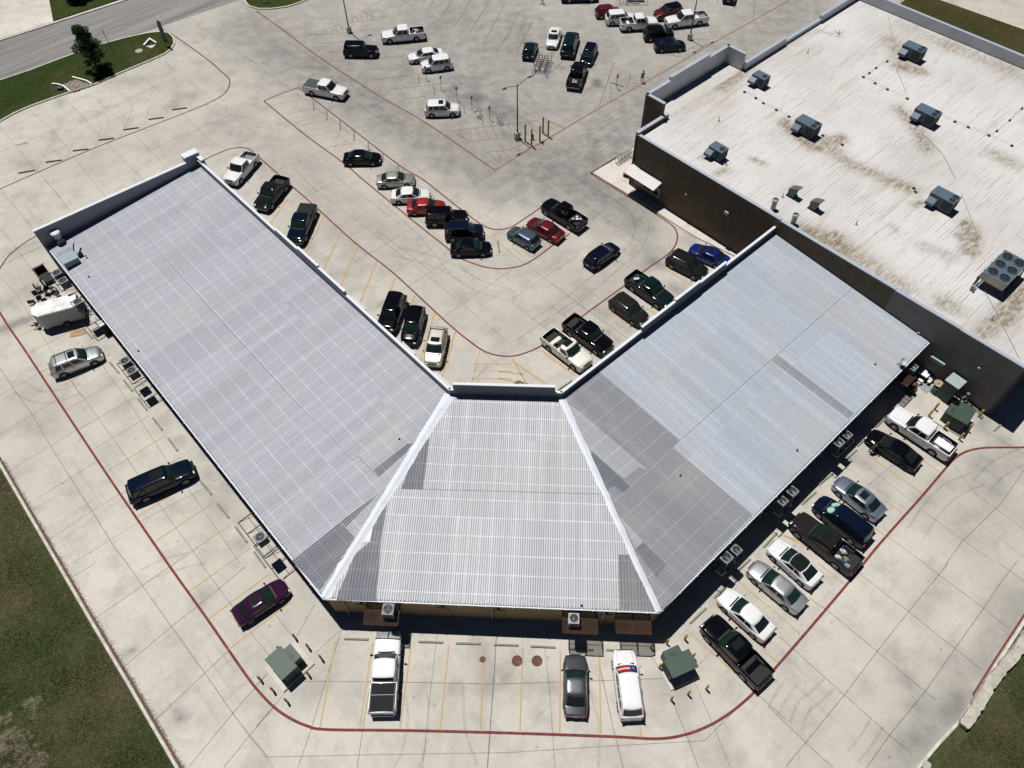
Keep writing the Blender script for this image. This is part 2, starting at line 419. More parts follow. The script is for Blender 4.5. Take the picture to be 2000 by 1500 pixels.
# land right of the big store
g = MB(); g.sheet([G(1745, 17), G(1780, -10), G(1830, -2), G(2000, 58), G(2160, 125), G(2160, 190), G(2000, 115), G(1860, 55)], .03); tag(g.build('grass_strip', M_dark), kind='structure')

# ---- painted markings
M_red = M('fire_lane_red', (.165, .042, .036), .85, var=.35, scale=2.5)
M_redf = M('fire_lane_faded', (.24, .15, .13), .9, var=.3, scale=3)
def worn(name, col, lo, hi):
    m, nt, b = nodes(name); v = coords(nt)
    b.inputs['Base Color'].default_value = (*col, 1); b.inputs['Roughness'].default_value = .9
    n1 = noise(nt, v, 3.0, 6, .75)
    a = ramp(nt, n1, [(.35, lo), (.65, hi)])
    nt.links.new(a, b.inputs['Alpha']); return m
M_yel = worn('worn_yellow', (.60, .40, .15), .25, .80)
M_yel2 = worn('faded_yellow', (.58, .40, .15), .05, .45)
M_brn = worn('old_stripe', (.26, .17, .09), .25, .75)
M_tyre_mark = worn('tyre_rubber', (.07, .07, .075), .0, .16)
M_joint = worn('joint', (.11, .108, .11), .25, .72)
M_joint2 = worn('joint_faint', (.10, .10, .10), .15, .55)

def smooth_pts(P, n=6):
    out = []
    for i in range(len(P)-1):
        p0, p1, p2, p3 = P[max(i-1, 0)], P[i], P[i+1], P[min(i+2, len(P)-1)]
        for k_ in range(n):
            t = k_/n
            out.append(.5*((2*p1)+(p2-p0)*t+(2*p0-5*p1+4*p2-p3)*t*t+(3*p1-p0-3*p2+p3)*t**3))
    out.append(P[-1]); return out
red = MB()
def redline(px, w_=.17, mb=red): mb.ribbon(smooth_pts([G(*p) for p in px], 5), w_, .009)
redline([(-60, 500), (0, 611), (48, 683), (92, 750), (160, 853), (228, 955), (330, 1104), (390, 1188), (440, 1260), (480, 1318), (505, 1350), (535, 1381), (565, 1402), (600, 1418), (640, 1425), (800, 1427), (1000, 1432), (1200, 1439), (1280, 1443), (1330, 1437), (1375, 1422), (1415, 1400), (1448, 1375), (1478, 1347), (1510, 1310), (1580, 1229), (1656, 1139), (1720, 1060), (1800, 970), (1850, 911), (1868, 893), (1890, 881), (1920, 875), (1960, 874), (2080, 874)], .20)
redline([(-60, 394), (0, 369), (180, 291), (365, 219), (416, 197), (437, 184), (447, 170), (448, 155), (437, 144), (410, 120), (379, 97), (332, 64)])
redline([(75, 459), (50, 473), (20, 497), (0, 524), (-30, 580)])
redline([(397, 313), (437, 295), (459, 289), (480, 289), (493, 296), (515, 315), (553, 349), (612, 400), (692, 473), (769, 534), (873, 630), (927, 674), (953, 689), (978, 695), (1005, 695), (1035, 686), (1061, 673), (1101, 645), (1149, 609), (1221, 557), (1267, 523), (1300, 500), (1316, 484), (1323, 465), (1319, 448), (1304, 433), (1267, 409), (1205, 370), (1171, 350), (1155, 339)])
redline([(583, 171), (679, 245), (780, 323), (825, 350), (881, 394), (925, 428), (945, 441), (965, 448), (992, 446), (1011, 436), (1057, 405)])
redline([(1112, 457), (1080, 479), (1045, 505), (1021, 518), (1000, 523), (975, 525), (945, 521), (920, 513), (897, 503), (873, 484), (799, 425), (708, 350), (673, 320), (593, 261), (515, 197)])
redline([(515, 197), (549, 183), (583, 171)])
redline([(500, 21), (553, 59), (628, 115), (740, 187), (833, 241), (967, 333)], .15, red)
tag(red.build('fire_lane_lines', M_red), kind='structure')
rf = MB(); redline([(967, 332), (1000, 312), (1077, 267), (1171, 211), (1253, 165), (1331, 120), (1400, 80), (1500, 24), (1560, -10)], .22, rf)
tag(rf.build('faded_red_line', M_redf), kind='structure')
for pts, sd in ((kerbL, 1), (kerbR[3:], 1)):
    q = MB(); q.ribbon(offs(pts[1:], .21), .15, .010); tag(q.build('painted_gutter_line', M_red), kind='structure')

yel = MB(); yf = MB(); br = MB()
def line(mb, n, a, b_, w_=.12): mb.ribbon([Z(n, *a) if n else G(*a), Z(n, *b_) if n else G(*b_)], w_, .0125)
# rear left stalls
hits = [Z(5, 130, 1155), Z(5, 183, 1290)] + [Z(11, *p) for p in [(300, 100), (393, 235), (485, 375), (583, 518), (682, 668), (790, 825), (905, 990), (1015, 1155), (1140, 1340)]] + [Z(15, *p) for p in [(1260, 15), (1390, 205), (1525, 410), (1670, 635)]]
dl = (Z(11, 1085, 425)-Z(11, 682, 668)).normalized()
for h in hits: yel.ribbon([h, h+dl*5.6], .12, .0125)
for a, b_ in (((468, 1205), (585, 570)), ((760, 1212), (855, 580)), ((1055, 1217), (1137, 590)), ((1350, 1224), (1412, 600)), ((1642, 1232), (1675, 620))): line(yel, 16, a, b_)
for a, b_ in (((58, 1244), (80, 620)), ((350, 1250), (355, 650)), ((650, 1262), (640, 660)), ((945, 1272), (935, 1180))): line(yel, 17, a, b_)
for a, b_ in (((1265, 835), (1130, 740)), ((1125, 985), (720, 700)), ((990, 1140), (380, 945)), ((860, 1305), (780, 1240)), ((700, 1480), (80, 1290))):
    line(yel, 14, a, b_) if a[1] != 1140 else line(yel, 14, a, (860, 1040))
for a, b_ in (((555, 150), (370, 0)), ((400, 330), (305, 255)), ((235, 520), (0, 310)), ((65, 720), (0, 660))): line(yel, 18, a, b_)
line(yel, 14, (390, 950), (330, 905)); line(yel, 17, (1270, 480), (1770, 930)); line(yel, 17, (1660, 130), (1875, 320)); line(yel, 17, (1480, 300), (1860, 640)); line(yel, 14, (120, 1295), (500, 1500))
for a, b_ in (((500, 270), (365, 540)), ((622, 385), (495, 660)), ((748, 490), (618, 790)), ((884, 605), (760, 910)), ((1018, 725), (965, 870)), ((1165, 850), (1130, 930)), ((1310, 975), (1200, 1340)), ((1462, 1110), (1365, 1450)), ((235, 140), (100, 330))): line(yel, 6, a, b_, .2)
# hatch by the centre front
for a, b_ in (((1640, 1250), (1580, 1490)), ((1600, 1355), (1875, 1355)), ((1590, 1407), (1875, 1407)), ((1575, 1460), (1875, 1462)), ((1665, 1265), (1770, 1355))): line(yel, 6, a, b_, .12)
for a, b_ in (((0, 1310), (110, 1500)), ((-100, 1407), (80, 1430)), ((-100, 1460), (120, 1500)), ((30, 1350), (250, 1500)), ((215, 1255), (465, 1440)), ((655, 930), (930, 1110)), ((1115, 650), (1330, 790)), ((960, 935), (1060, 990)), ((1360, 640), (1450, 690)), ((1440, 530), (1500, 560))): line(yel, 7, a, b_, .2)
# centre column
for i in range(9):
    t = i/8; a = (120+t*560, 770+t*500); line(yf, 2, a, (a[0]+250, a[1]-35), .1)
for a, b_ in (((170, 755), (330, 730)), ((230, 840), (420, 790)), ((330, 920), (520, 880)), ((440, 990), (620, 960)), ((550, 1075), (720, 1050)), ((800, 1230), (860, 1220))): line(yf, 2, a, b_, .28)
for a, b_ in (((1480, 580), (1875, 548)), ((1730, 430), (1875, 540)), ((1740, 430), (1830, 370)), ((1100, 280), (1190, 270)), ((1300, 370), (1400, 370))): line(yel, 6, a, b_, .12)
for a, b_ in (((0, 465), (150, 570)), ((180, 420), (290, 485)), ((0, 500), (80, 560))): line(yel, 7, a, b_, .12)
# top-left angled bays, scuffed
for a, b_ in (((165, 1155), (100, 1330)), ((365, 1060), (270, 1250)), ((560, 985), (480, 1170)), ((750, 920), (690, 1090)), ((950, 850), (880, 1000)), ((1095, 780), (1050, 930)), ((1265, 700), (1220, 830)), ((1440, 640), (1390, 790)), ((740, 635), (960, 650)), ((160, 830), (420, 860)), ((860, 570), (1100, 590)), ((1050, 500), (1290, 540)), ((560, 700), (780, 730))): line(yf, 1, a, b_, .12)
for a, b_ in (((130, 1065), (200, 1042)), ((1305, 605), (1355, 590))): line(yel, 1, a, b_, .3)
line(yel, 2, (0, 930), (30, 930), .5)
# upper lot
for a, b_ in (((470, 320), (640, 303)), ((530, 385), (650, 378)), ((765, 515), (1000, 492)), ((860, 585), (1230, 540)), ((975, 655), (1400, 610)), ((1090, 725), (1240, 705)), ((1190, 800), (1240, 792)), ((720, 230), (940, 205)), ((1490, 850), (1600, 838)), ((830, 440), (1110, 405)), ((380, 258), (690, 240)), ((380, 258), (600, 182)), ((600, 182), (690, 240)), ((1430, 958), (1875, 905)), ((1430, 958), (1560, 1035)), ((1560, 1035), (1875, 1010)), ((1690, 1115), (1875, 1095)), ((1690, 1115), (1800, 1200))): line(br, 2, a, b_)
for k_ in range(6): line(br, 2, (430+k_*38, 243-k_*12), (452+k_*38, 252-k_*2), .08)
for k_ in range(7): line(br, 2, (1485+k_*60, 950-k_*7), (1525+k_*60, 1018-k_*2), .08)
for k_ in range(3): line(br, 2, (1760+k_*50, 1108-k_*5), (1810+k_*50, 1195-k_*22), .08)
for a, b_ in (((695, 135), (800, 90)), ((800, 90), (890, 145)), ((700, 165), (890, 145))): line(br, 2, a, b_)
for k_ in range(5): line(br, 2, (705+k_*35, 130-k_*9), (708+k_*35, 163-k_*3), .08)
for a, b_ in (((1310, 0), (1240, 95)), ((1435, 10), (1340, 150)), ((1575, 0), (1445, 205)), ((1710, 0), (1555, 255)), ((1820, 35), (1660, 325)), ((1875, 200), (1760, 385)), ((1075, 0), (1140, 45)), ((1140, 45), (1180, 0))): line(br, 2, a, b_)
for a, b_ in (((50, 90), (5, 180)), ((155, 150), (30, 390)), ((330, 330), (270, 480)), ((400, 420), (285, 530)), ((620, 600), (510, 710)), ((640, 770), (750, 455)), ((560, 530), (640, 400)), ((840, 660), (870, 545)), ((1640, 80), (1635, 0)), ((1765, 150), (1780, 0)), ((1510, 0), (1505, 30)), ((1130, 395), (1280, 430)), ((1290, 290), (1460, 290)), ((1300, 1000), (1330, 1000))): line(br, 3, a, b_)
for k_ in range(8): line(br, 3, (655+k_*12, 415+k_*38), (740-k_*3, 460+k_*38), .08)
for k_ in range(5): line(br, 3, (860+k_*4, 560+k_*22), (1010-k_*22, 575+k_*22), .08)
for k_ in range(6): line(br, 3, (1140+k_*28, 372-k_*2), (1220+k_*28, 425-k_*18), .08)
for k_ in range(5): line(br, 3, (1380+k_*35, 270-k_*2), (1410+k_*32, 310-k_*13), .08)
for k_ in range(5): line(br, 3, (0+k_*60, 905-k_*8), (60+k_*60, 1000-k_*12), .08)
for a, b_ in (((0, 905), (250, 872)), ((250, 872), (380, 945)), ((380, 945), (280, 1000)), ((0, 1085), (70, 1060))): line(br, 3, a, b_)
tag(yel.build('stall_lines', M_yel), kind='structure'); tag(yf.build('faded_stall_lines', M_yel2), kind='structure'); tag(br.build('old_stall_lines', M_brn), kind='structure')
# turn arrows, worn
ar = MB()
def arrow(c, a, s_=1.0):
    ca, sa = math.cos(a), math.sin(a)
    f = lambda x, y: Vector((c.x+(x*ca-y*sa)*s_, c.y+(x*sa+y*ca)*s_, 0))
    ar.sheet([f(-1.1, -.13), f(.2, -.13), f(.2, .13), f(-1.1, .13)], .0125)
    ar.sheet([f(.2, -.42), f(1.0, 0), f(.2, .42)], .0125)
for n_, p, a in ((2, (945, 45), 2.6), (2, (335, 200), -.5), (2, (240, 140), 2.4), (3, (1095, 493), 2.6), (3, (480, 845), 2.5), (2, (1420, 322), 2.3), (3, (1640, 180), 2.5), (3, (150, 1055), -.6), (1, (165, 1055), .2), (2, (1410, 910), 2.5)): arrow(Z(n_, *p), a, .8)
tag(ar.build('pavement_arrows', worn('worn_arrow', (.50, .36, .12), .1, .7)), kind='structure')

# ---- sawn joints
jt = MB(); jf = MB()
def J(mb, n, *pts, w_=.05): mb.ribbon([Z(n, *p) if n else G(*p) for p in pts], w_, .0045)
J(jt, 11, (-60, -20), (95, 215), (235, 410), (370, 640), (515, 875), (670, 1110), (845, 1395), (930, 1500))
J(jt, 15, (930, 0), (1040, 160), (1255, 465), (1500, 805), (1705, 1100), (1825, 1260), (1960, 1420))
J(jf, 11, (525, 165), (750, 480), (950, 760), (1170, 1080), (1340, 1310), (1480, 1500))
J(jf, 11, (750, 50), (990, 390), (1215, 740), (1420, 1010), (1600, 1270), (1755, 1500)); J(jf, 15, (1470, 0), (1600, 180), (1750, 380), (1875, 560))
for pp in (((0, 270), (230, 140), (400, 50)), ((0, 555), (240, 410), (480, 265)), ((65, 825), (370, 640), (650, 470)), ((215, 1060), (515, 875), (760, 720)), ((375, 1320), (670, 1120), (1080, 870)), ((530, 1500), (840, 1310), (1050, 1180), (1480, 960), (1760, 780))): J(jf, 11, *pp)
for pp in (((530, 100), (700, 0)), ((690, 410), (1040, 165), (1300, -15)), ((895, 770), (1255, 465), (1600, 190), (1790, 30)), ((1120, 1165), (1500, 805), (1665, 650)), ((1385, 1490), (1705, 1100), (1850, 930), (2010, 740)), ((1640, 1495), (1825, 1265), (2000, 1060))): J(jt, 15, *pp)
J(jt, 16, (350, 865), (1090, 872), (1730, 885), (1875, 882)); J(jt, 17, (0, 882), (560, 862), (1100, 845)); J(jf, 16, (55, 1420), (750, 1405), (1875, 1387)); J(jf, 17, (0, 1385), (700, 1340), (1410, 1300))
J(jt, 16, (625, 490), (500, 900), (400, 1230), (305, 1500)); J(jt, 16, (870, 780), (815, 1000), (740, 1500)); J(jf, 16, (1325, 525), (1260, 1100), (1220, 1500)); J(jt, 16, (1760, 540), (1745, 800), (1695, 1500), w_=.08)
J(jf, 17, (240, 620), (280, 1000), (315, 1500)); J(jt, 17, (640, 740), (740, 1200), (815, 1500)); J(jt, 17, (1150, 950), (1280, 1260), (1365, 1500)); J(jf, 17, (1320, 830), (1480, 1200), (1600, 1500)); J(jf, 17, (1410, 1300), (1620, 1090)); J(jt, 17, (1780, 945), (2000, 1140)); J(jf, 17, (1330, 780), (1470, 640))
J(jf, 16, (140, 370), (260, 530)); J(jf, 16, (430, 300), (295, 545)); J(jf, 16, (620, 490), (430, 660)); J(jt, 16, (280, 870), (0, 1200)); J(jf, 16, (0, 900), (150, 750)); J(jf, 16, (0, 560), (110, 690))
for pp in (((1135, 0), (1250, 85), (1580, 330), (1780, 490)), ((670, 75), (1030, 355), (1370, 625), (1570, 790)), ((390, 310), (800, 645), (1150, 940), (1230, 1000)), ((75, 530), (560, 965), (890, 1260), (1050, 1390)), ((0, 1045), (275, 1315), (480, 1500)), ((1690, 0), (1900, 145))): J(jt, 18, *pp)
for pp in (((1320, 0), (1250, 85), (1030, 355), (800, 645), (560, 965), (275, 1315), (130, 1490)), ((1830, -20), (1705, 140), (1580, 330), (1370, 625), (1150, 940), (890, 1260), (720, 1500))): J(jt, 18, *pp)
J(jt, 14, (1560, 510), (1875, 700)); J(jt, 14, (1875, 820), (1700, 1070), (1430, 1330), (1300, 1510)); J(jf, 14, (940, 760), (730, 930)); J(jf, 14, (870, 1300), (1150, 1500)); J(jf, 14, (1100, 1090), (1400, 1310), (1650, 1490)); J(jf, 14, (1530, 1000), (1875, 1250)); J(jf, 14, (740, 800), (1060, 1050)); J(jf, 14, (1360, 780), (1530, 1000))
# front lots
for pp in (((-60, 420), (250, 650), (500, 835), (1050, 1250), (1320, 1450), (1500, 1590)), ((0, 85), (300, 280))): J(jt, 2, *pp)
for pp in (((0, 1310), (500, 1105), (1110, 820)), ((0, 600), (300, 480), (500, 400)), ((0, 1020), (500, 820), (700, 690)), ((850, 360), (1150, 540), (1450, 730), (1875, 1010)), ((700, 110), (880, 220), (1300, 480), (1875, 830)), ((1390, 0), (1875, 240)), ((1400, 1480), (1875, 1180)), ((1200, 1180), (1500, 1010)), ((1060, 1020), (1300, 860)), ((280, 1230), (430, 1390)), ((1500, 1220), (1650, 1400)), ((820, 280), (1600, 20)), ((60, 180), (-40, 90))): J(jf, 2, *pp)
for pp in (((0, 930), (260, 1240), (480, 1490)), ((215, 805), (400, 970), (620, 1250), (820, 1500)), ((500, 745), (700, 960), (1060, 1330)), ((670, 690), (960, 960), (1230, 1240)), ((1000, 530), (1200, 700), (1530, 1020), (1660, 1100)), ((1200, 450), (1440, 640), (1720, 860), (1875, 980)), ((1380, 120), (1650, 330), (1875, 470)), ((-20, 1120), (700, 840), (1300, 560)), ((0, 1290), (500, 1060)), ((1080, 1110), (1875, 760)), ((1330, 350), (1875, 150)), ((0, 960), (300, 830))): J(jf, 1, *pp)
for pp in (((340, 0), (760, 320), (1260, 710), (1875, 1215)), ((560, -40), (1060, 330)), ((880, 370), (1320, 700)), ((480, 70), (760, -60)), ((350, 620), (900, 300)), ((560, 700), (1200, 330)), ((1000, 690), (1875, 130)), ((900, 920), (1400, 600), (1875, 330)), ((1270, 1080), (1875, 660)), ((150, 250), (700, -60)), ((1570, 1490), (1700, 1370)), ((1230, 1360), (1340, 1440))): J(jf, 6, *pp)
J(jt, 7, (-40, 520), (100, 620), (540, 950), (850, 1170)); J(jf, 7, (0, 900), (270, 1110)); J(jf, 7, (0, 1200), (600, 800)); J(jf, 7, (150, 570), (700, 220)); J(jf, 7, (300, 30), (960, 470)); J(jf, 7, (0, 880), (480, 560)); J(jf, 7, (700, 560), (1000, 720)); J(jt, 7, (560, -50), (1130, 310), (1360, 450))
J(jt, 3, (0, 810), (290, 1000), (640, 1200)); J(jf, 3, (0, 1300), (500, 1000), (900, 760)); J(jf, 3, (600, 0), (60, 300)); J(jf, 3, (180, 1180), (600, 1480)); J(jf, 3, (640, 320), (1040, 120)); J(jf, 3, (900, 950), (560, 1170))
J(jf, 5, (0, 710), (140, 870), (330, 1180), (600, 1600)); J(jf, 5, (0, 350), (300, 750)); J(jf, 5, (0, 640), (330, 480)); J(jf, 5, (0, 70), (250, 380)); J(jf, 5, (330, 0), (540, 270))
tag(jt.build('pavement_joints', M_joint), kind='structure'); tag(jf.build('faint_pavement_joints', M_joint2), kind='structure')
# tyre marks
tm = MB()
def tyre(n, pts, w_=.22, gap=1.5):
    P = smooth_pts([Z(n, *p) for p in pts], 6); tm.ribbon(P, w_, .007)
    if gap: tm.ribbon(offs(P, gap), w_, .007)
for n_, pts, g_ in ((18, [(420, 840), (330, 930), (220, 1020), (160, 1180)], .9), (18, [(140, 840), (60, 950), (0, 1060)], .8), (18, [(760, 1130), (680, 1260), (580, 1380)], .9), (14, [(1500, 830), (1300, 920), (1150, 1060), (1020, 1250)], 1.4),
                    (16, [(1100, 980), (1110, 1180), (1060, 1400), (1000, 1500)], 1.6), (16, [(1520, 900), (1530, 1200), (1620, 1480)], 0), (17, [(560, 900), (640, 1200), (630, 1500)], 0),
                    (7, [(560, 40), (760, 160), (900, 300), (860, 480), (700, 600)], 1.5), (7, [(200, 1100), (500, 900), (800, 640)], 1.5), (6, [(900, 150), (1200, 420), (1500, 760), (1875, 900)], 1.6), (6, [(1000, 560), (1300, 640), (1600, 800)], 1.4),
                    (2, [(100, 300), (500, 560), (800, 800), (1150, 1010)], 1.6), (3, [(0, 700), (300, 900), (600, 950), (900, 800)], 1.6), (3, [(100, 1290), (400, 1180), (800, 930)], 1.6), (5, [(0, 640), (150, 560), (300, 500)], 1.2), (5, [(0, 1110), (150, 1060), (240, 1020)], .5),
                    (11, [(90, 240), (300, 330), (600, 260)], 1.3), (15, [(1050, 150), (1250, 60), (1500, 0)], 1.3), (14, [(1875, 640), (1640, 760), (1500, 900)], 1.5), (8, [(100, 30), (30, 200)], 0), (1, [(600, 60+760), (760, 830), (800, 950)], 0), (1, [(960, 740), (960, 830), (900, 940)], 0)):
    tyre(n_, pts, .22, g_)
tag(tm.build('tyre_marks', M_tyre_mark), kind='structure')
# darker replaced slab patches
# raised walks near store and strip
walk = [G(1155, 339), G(1204, 309), G(1235, 292), G(1245, 300), G(1262, 340), G(1530, 520), G(1450, 490), G(1380, 462), G(1320, 420), G(1267, 388), G(1205, 366)]
g = MB(); g.prism([(p.x, p.y) for p in [G(1157, 339), G(1204, 311), G(1238, 290), G(1300, 360), G(1520, 500), G(1443, 505), G(1356, 463), G(1300, 427), G(1260, 401), G(1205, 368)]], -.02, .14); tag(g.build('store_walk', M_walk), kind='structure')
k = MB(); k.ribbon([G(*p) for p in ((1204, 308), (1180, 323), (1154, 339))], .12, -.01, .16); tag(k.build('kerb', M_red), kind='structure')
# ---------------------------------------------------------------- the strip of shops
ZE, ZF = 3.95, 5.35
W0, Ec, R0, R1 = G(92, 481, ZE), G(632, 1168, ZE), G(1287, 1195, ZE), G(1827, 655, ZE)
F0, F1, F2, F3 = G(388, 322, ZF), G(878, 771, ZF), G(1097, 777, ZF), G(1523, 446, ZF)

def rooftin(name, base, grid=.25, rib=.55, period=.2, metal=.0, rough=.62, warm=0.0, purlin=1.0):
    """ribbed galvanised sheet: UV in metres, u along the eave, v up the slope"""
    m, nt, b = nodes(name)
    tc = N(nt, 'ShaderNodeTexCoord'); sx = N(nt, 'ShaderNodeSeparateXYZ'); nt.links.new(tc.outputs['UV'], sx.inputs[0])
    u, v = sx.outputs[0], sx.outputs[1]
    obj = coords(nt)
    # ribs: shade of the corrugation put into the colour as darker stripes
    wv = math_(nt, 'SINE', math_(nt, 'MULTIPLY', u, 2*math.pi/period))
    c = mix(nt, tuple(x*(1-rib*.42) for x in base), base, ramp(nt, math_(nt, 'MULTIPLY_ADD', wv, .5, .5), [(.15, 0.), (.6, 1.)]))
    # sheet tone
    cu = math_(nt, 'FLOOR', math_(nt, 'DIVIDE', u, .92)); cv = math_(nt, 'FLOOR', math_(nt, 'DIVIDE', v, 6.9))
    cx_ = N(nt, 'ShaderNodeCombineXYZ'); nt.links.new(cu, cx_.inputs[0]); nt.links.new(cv, cx_.inputs[1])
    wn = N(nt, 'ShaderNodeTexWhiteNoise', noise_dimensions='2D'); nt.links.new(cx_.outputs[0], wn.inputs[0])
    c = mix(nt, c, ramp(nt, wn.outputs[0], [(0., .91), (1., 1.05)]), 1.0, 'MULTIPLY')
    # lap lines every sheet, purlin fixing lines
    def lines(x, per, wdt):
        f = math_(nt, 'FRACT', math_(nt, 'DIVIDE', x, per)); 
        return math_(nt, 'LESS_THAN', math_(nt, 'ABSOLUTE', math_(nt, 'SUBTRACT', f, .5)), wdt/per/2)
    brk = ramp(nt, noise(nt, obj, .6, 5, .7), [(.3, .35), (.65, 1.)])
    l1 = math_(nt, 'MULTIPLY', lines(u, .92, .055), math_(nt, 'MULTIPLY', math_(nt, 'MULTIPLY', brk, ramp(nt, wn.outputs[0], [(.2, .3), (.8, 1.)])), grid*1.6))
    l2 = math_(nt, 'MULTIPLY', lines(v, 1.52, .10), math_(nt, 'MULTIPLY', brk, grid*1.5*purlin))
    hi = tuple(min(1, x*1.9+.08) for x in base); c = mix(nt, c, hi, l1); c = mix(nt, c, hi, l2)
    # dirt
    mp = N(nt, 'ShaderNodeMapping'); mp.inputs['Scale'].default_value = (1.4, .12, 1); nt.links.new(tc.outputs['UV'], mp.inputs[0])
    c = mix(nt, c, (.25, .24, .235), math_(nt, 'MULTIPLY', ramp(nt, noise(nt, mp.outputs[0], 1.0, 5, .65), [(.5, 0.), (.8, 1.)]), .35))
    c = mix(nt, c, (.40, .36, .30), math_(nt, 'MULTIPLY', ramp(nt, noise(nt, obj, .16, 4), [(.52, 0.), (.72, 1.)]), .30+warm))
    c = mix(nt, c, ramp(nt, noise(nt, obj, 3, 5, .7), [(.3, .93), (.7, 1.05)]), 1.0, 'MULTIPLY')
    nt.links.new(c, b.inputs['Base Color']); b.inputs['Roughness'].default_value = rough; b.inputs['Metallic'].default_value = metal; b.inputs['Specular IOR Level'].default_value = .25
    bump(nt, b, wv, .12, .02)
    return m
T_left = rooftin('left_tin', (.405, .42, .48), .19, 1.2, .20, purlin=.75)
T_mid = rooftin('centre_tin', (.51, .53, .575), .24, 1.3, .18, purlin=.8)  # base tones of the three wings carry how each slope catches light
T_right = rooftin('right_tin', (.375, .415, .48), .24, .55, .2, purlin=.15)
T_grey = rooftin('grey_tin', (.235, .245, .275), .16, .7)
T_dark = rooftin('dark_tin', (.165, .175, .21), .12, 1.1, .24)
T_dark2 = rooftin('slate_tin', (.14, .15, .18), .12, .6)
T_lgrey = rooftin('pale_tin', (.33, .345, .385), .18, .4)
T_white = rooftin('white_tin', (.74, .76, .78), .1, .1)
M_white = M('white_trim', (.60, .635, .68), .5, var=.08)
M_flash = M('ridge_flashing', (.60, .635, .70), .5, .0, var=.08, scale=1.2)
M_grayin = M('parapet_back', (.20, .225, .26), .55, .1, var=.1)
M_dkblue = M('parapet_back_dark', (.11, .125, .15), .55, .1, var=.1)
M_tan = M('tan_wall', (.34, .25, .13), .85, var=.12, scale=1)
M_tan2 = M('tan_panel', (.30, .22, .12), .85, var=.15, scale=1)

def plane_fn(a, b_, c_):
    n = (b_-a).cross(c_-a); 
    def f(x, y): return a.z-(n.x*(x-a.x)+n.y*(y-a.y))/n.z
    return f
def on_plane(fn, px, py):
    z = 4.5
    for _ in range(12):
        p = G(px, py, z); z = fn(p.x, p.y)
    return G(px, py, z)
PL = plane_fn(W0, Ec, F0); F1 = on_plane(PL, 878, 771)
PM = plane_fn(Ec, R0, F1); F2 = on_plane(PM, 1097, 777)
PR = plane_fn(R0, R1, F2); F3 = on_plane(PR, 1523, 446)
print('front heights', F0.z, F1.z, F2.z, F3.z)
# keep the hips exactly shared
def roof_obj(name, pts, mat, org, udir, lift=0.0, parent=None):
    ud = Vector((udir.x, udir.y, 0)).normalized(); vd = Vector((-ud.y, ud.x, 0))
    vs = [(p.x, p.y, p.z+lift) for p in pts]
    n = len(vs); ar = sum(vs[i][0]*vs[(i+1) % n][1]-vs[(i+1) % n][0]*vs[i][1] for i in range(n))
    if ar < 0: vs = vs[::-1]
    me = bpy.data.meshes.new(name); me.from_pydata(vs, [], [tuple(range(n))])
    uv = me.uv_layers.new(name='UVMap')
    for lp in me.loops:
        p = Vector(vs[lp.vertex_index])-Vector((org.x, org.y, 0)); uv.data[lp.index].uv = (p.x*ud.x+p.y*ud.y, p.x*vd.x+p.y*vd.y)
    me.materials.append(mat)
    return link(name, me, parent)
shop = empty('shopping_strip', ((Ec.x+R0.x)/2, 34, 0), 0, 'L-shaped strip of shops under low corrugated metal roofs with a chamfered corner', 'building')
shop_off = Vector(shop.location)
def P(o):
    o.location = Vector(o.location)-shop_off if True else o.location
    return o
def sbuild(mb, name, mat, smooth=None, parent=None):
    o = mb.build(name, mat, None, smooth); o.parent = parent or shop
    if parent is None: o.location = -shop_off
    return o
def sroof(name, pts, mat, org, ud, lift, label=None, parent=None):
    o = roof_obj(name, pts, mat, org, ud, lift); o.parent = parent or shop
    if parent is None: o.location = -shop_off
    if label: o['label'] = label
    return o
# main roof planes (hips share their vertices)
rl = sroof('roof', [W0, Ec, F1, F0], T_left, Ec, W0-Ec, 0, 'light grey corrugated roof of the left wing')
rm = sroof('roof', [Ec, R0, F2, F1], T_mid, Ec, R0-Ec, 0, 'silvery white ribbed roof over the chamfered corner')
rr = sroof('roof', [R0, R1, F3, F2], T_right, R0, R1-R0, 0, 'bluish metal roof of the right wing')
# the grey older sheets of the right wing
def onR(*pp): return [on_plane(PR, *p) for p in pp]
def onL(*pp): return [on_plane(PL, *p) for p in pp]
def onM(*pp): return [on_plane(PM, *p) for p in pp]
def z13(*pp): return [(1000+x/3.75, 700+y/3.75) for x, y in pp]
def z12(*pp): return [(500+x/3.75, 700+y/3.75) for x, y in pp]
def patch(fnn, pp, mat, org, ud, lift, par, label=None): 
    return sroof('roof_sheet', fnn(*pp), mat, org, ud, lift, label, par)
ud = R1-R0
patch(onR, z13((375, 305), (625, 85), (1230, 600), (1180, 655), (1765, 1145), (1500, 1410))+[(1296, 1190), (1287, 1194)], T_grey, R0, ud, .006, rr)
patch(onR, z13((385, 315), (460, 365), (1000, 820), (930, 800), (820, 880), (590, 690), (560, 650)), T_lgrey, R0, ud, .012, rr)
patch(onR, z13((590, 683), (865, 940), (815, 985), (745, 930), (695, 965), (575, 700)), T_dark2, R0, ud, .012, rr, 'dark slate roof sheet beside the hip')
patch(onR, z13((790, 1160), (960, 1345), (905, 1395)), T_lgrey, R0, ud, .012, rr)
patch(onR, z13((960, 1345), (1130, 1510), (1060, 1600), (905, 1400)), T_dark2, R0, ud, .012, rr)
patch(onR, [(1518, 693), (1668, 808), (1657, 818), (1507, 704)], T_grey, R0, ud, .012, rr, 'single darker sheet on the bluish roof')
ud = R0-Ec
patch(onM, z12((1200, 588), (1272, 590), (1220, 958), (1065, 953)), T_dark, Ec, ud, .006, rm, 'dark ribbed sheet near the left hip')
patch(onM, z12((955, 1020), (968, 1020), (915, 1348), (835, 1348), (870, 1160)), T_dark, Ec, ud, .006, rm)
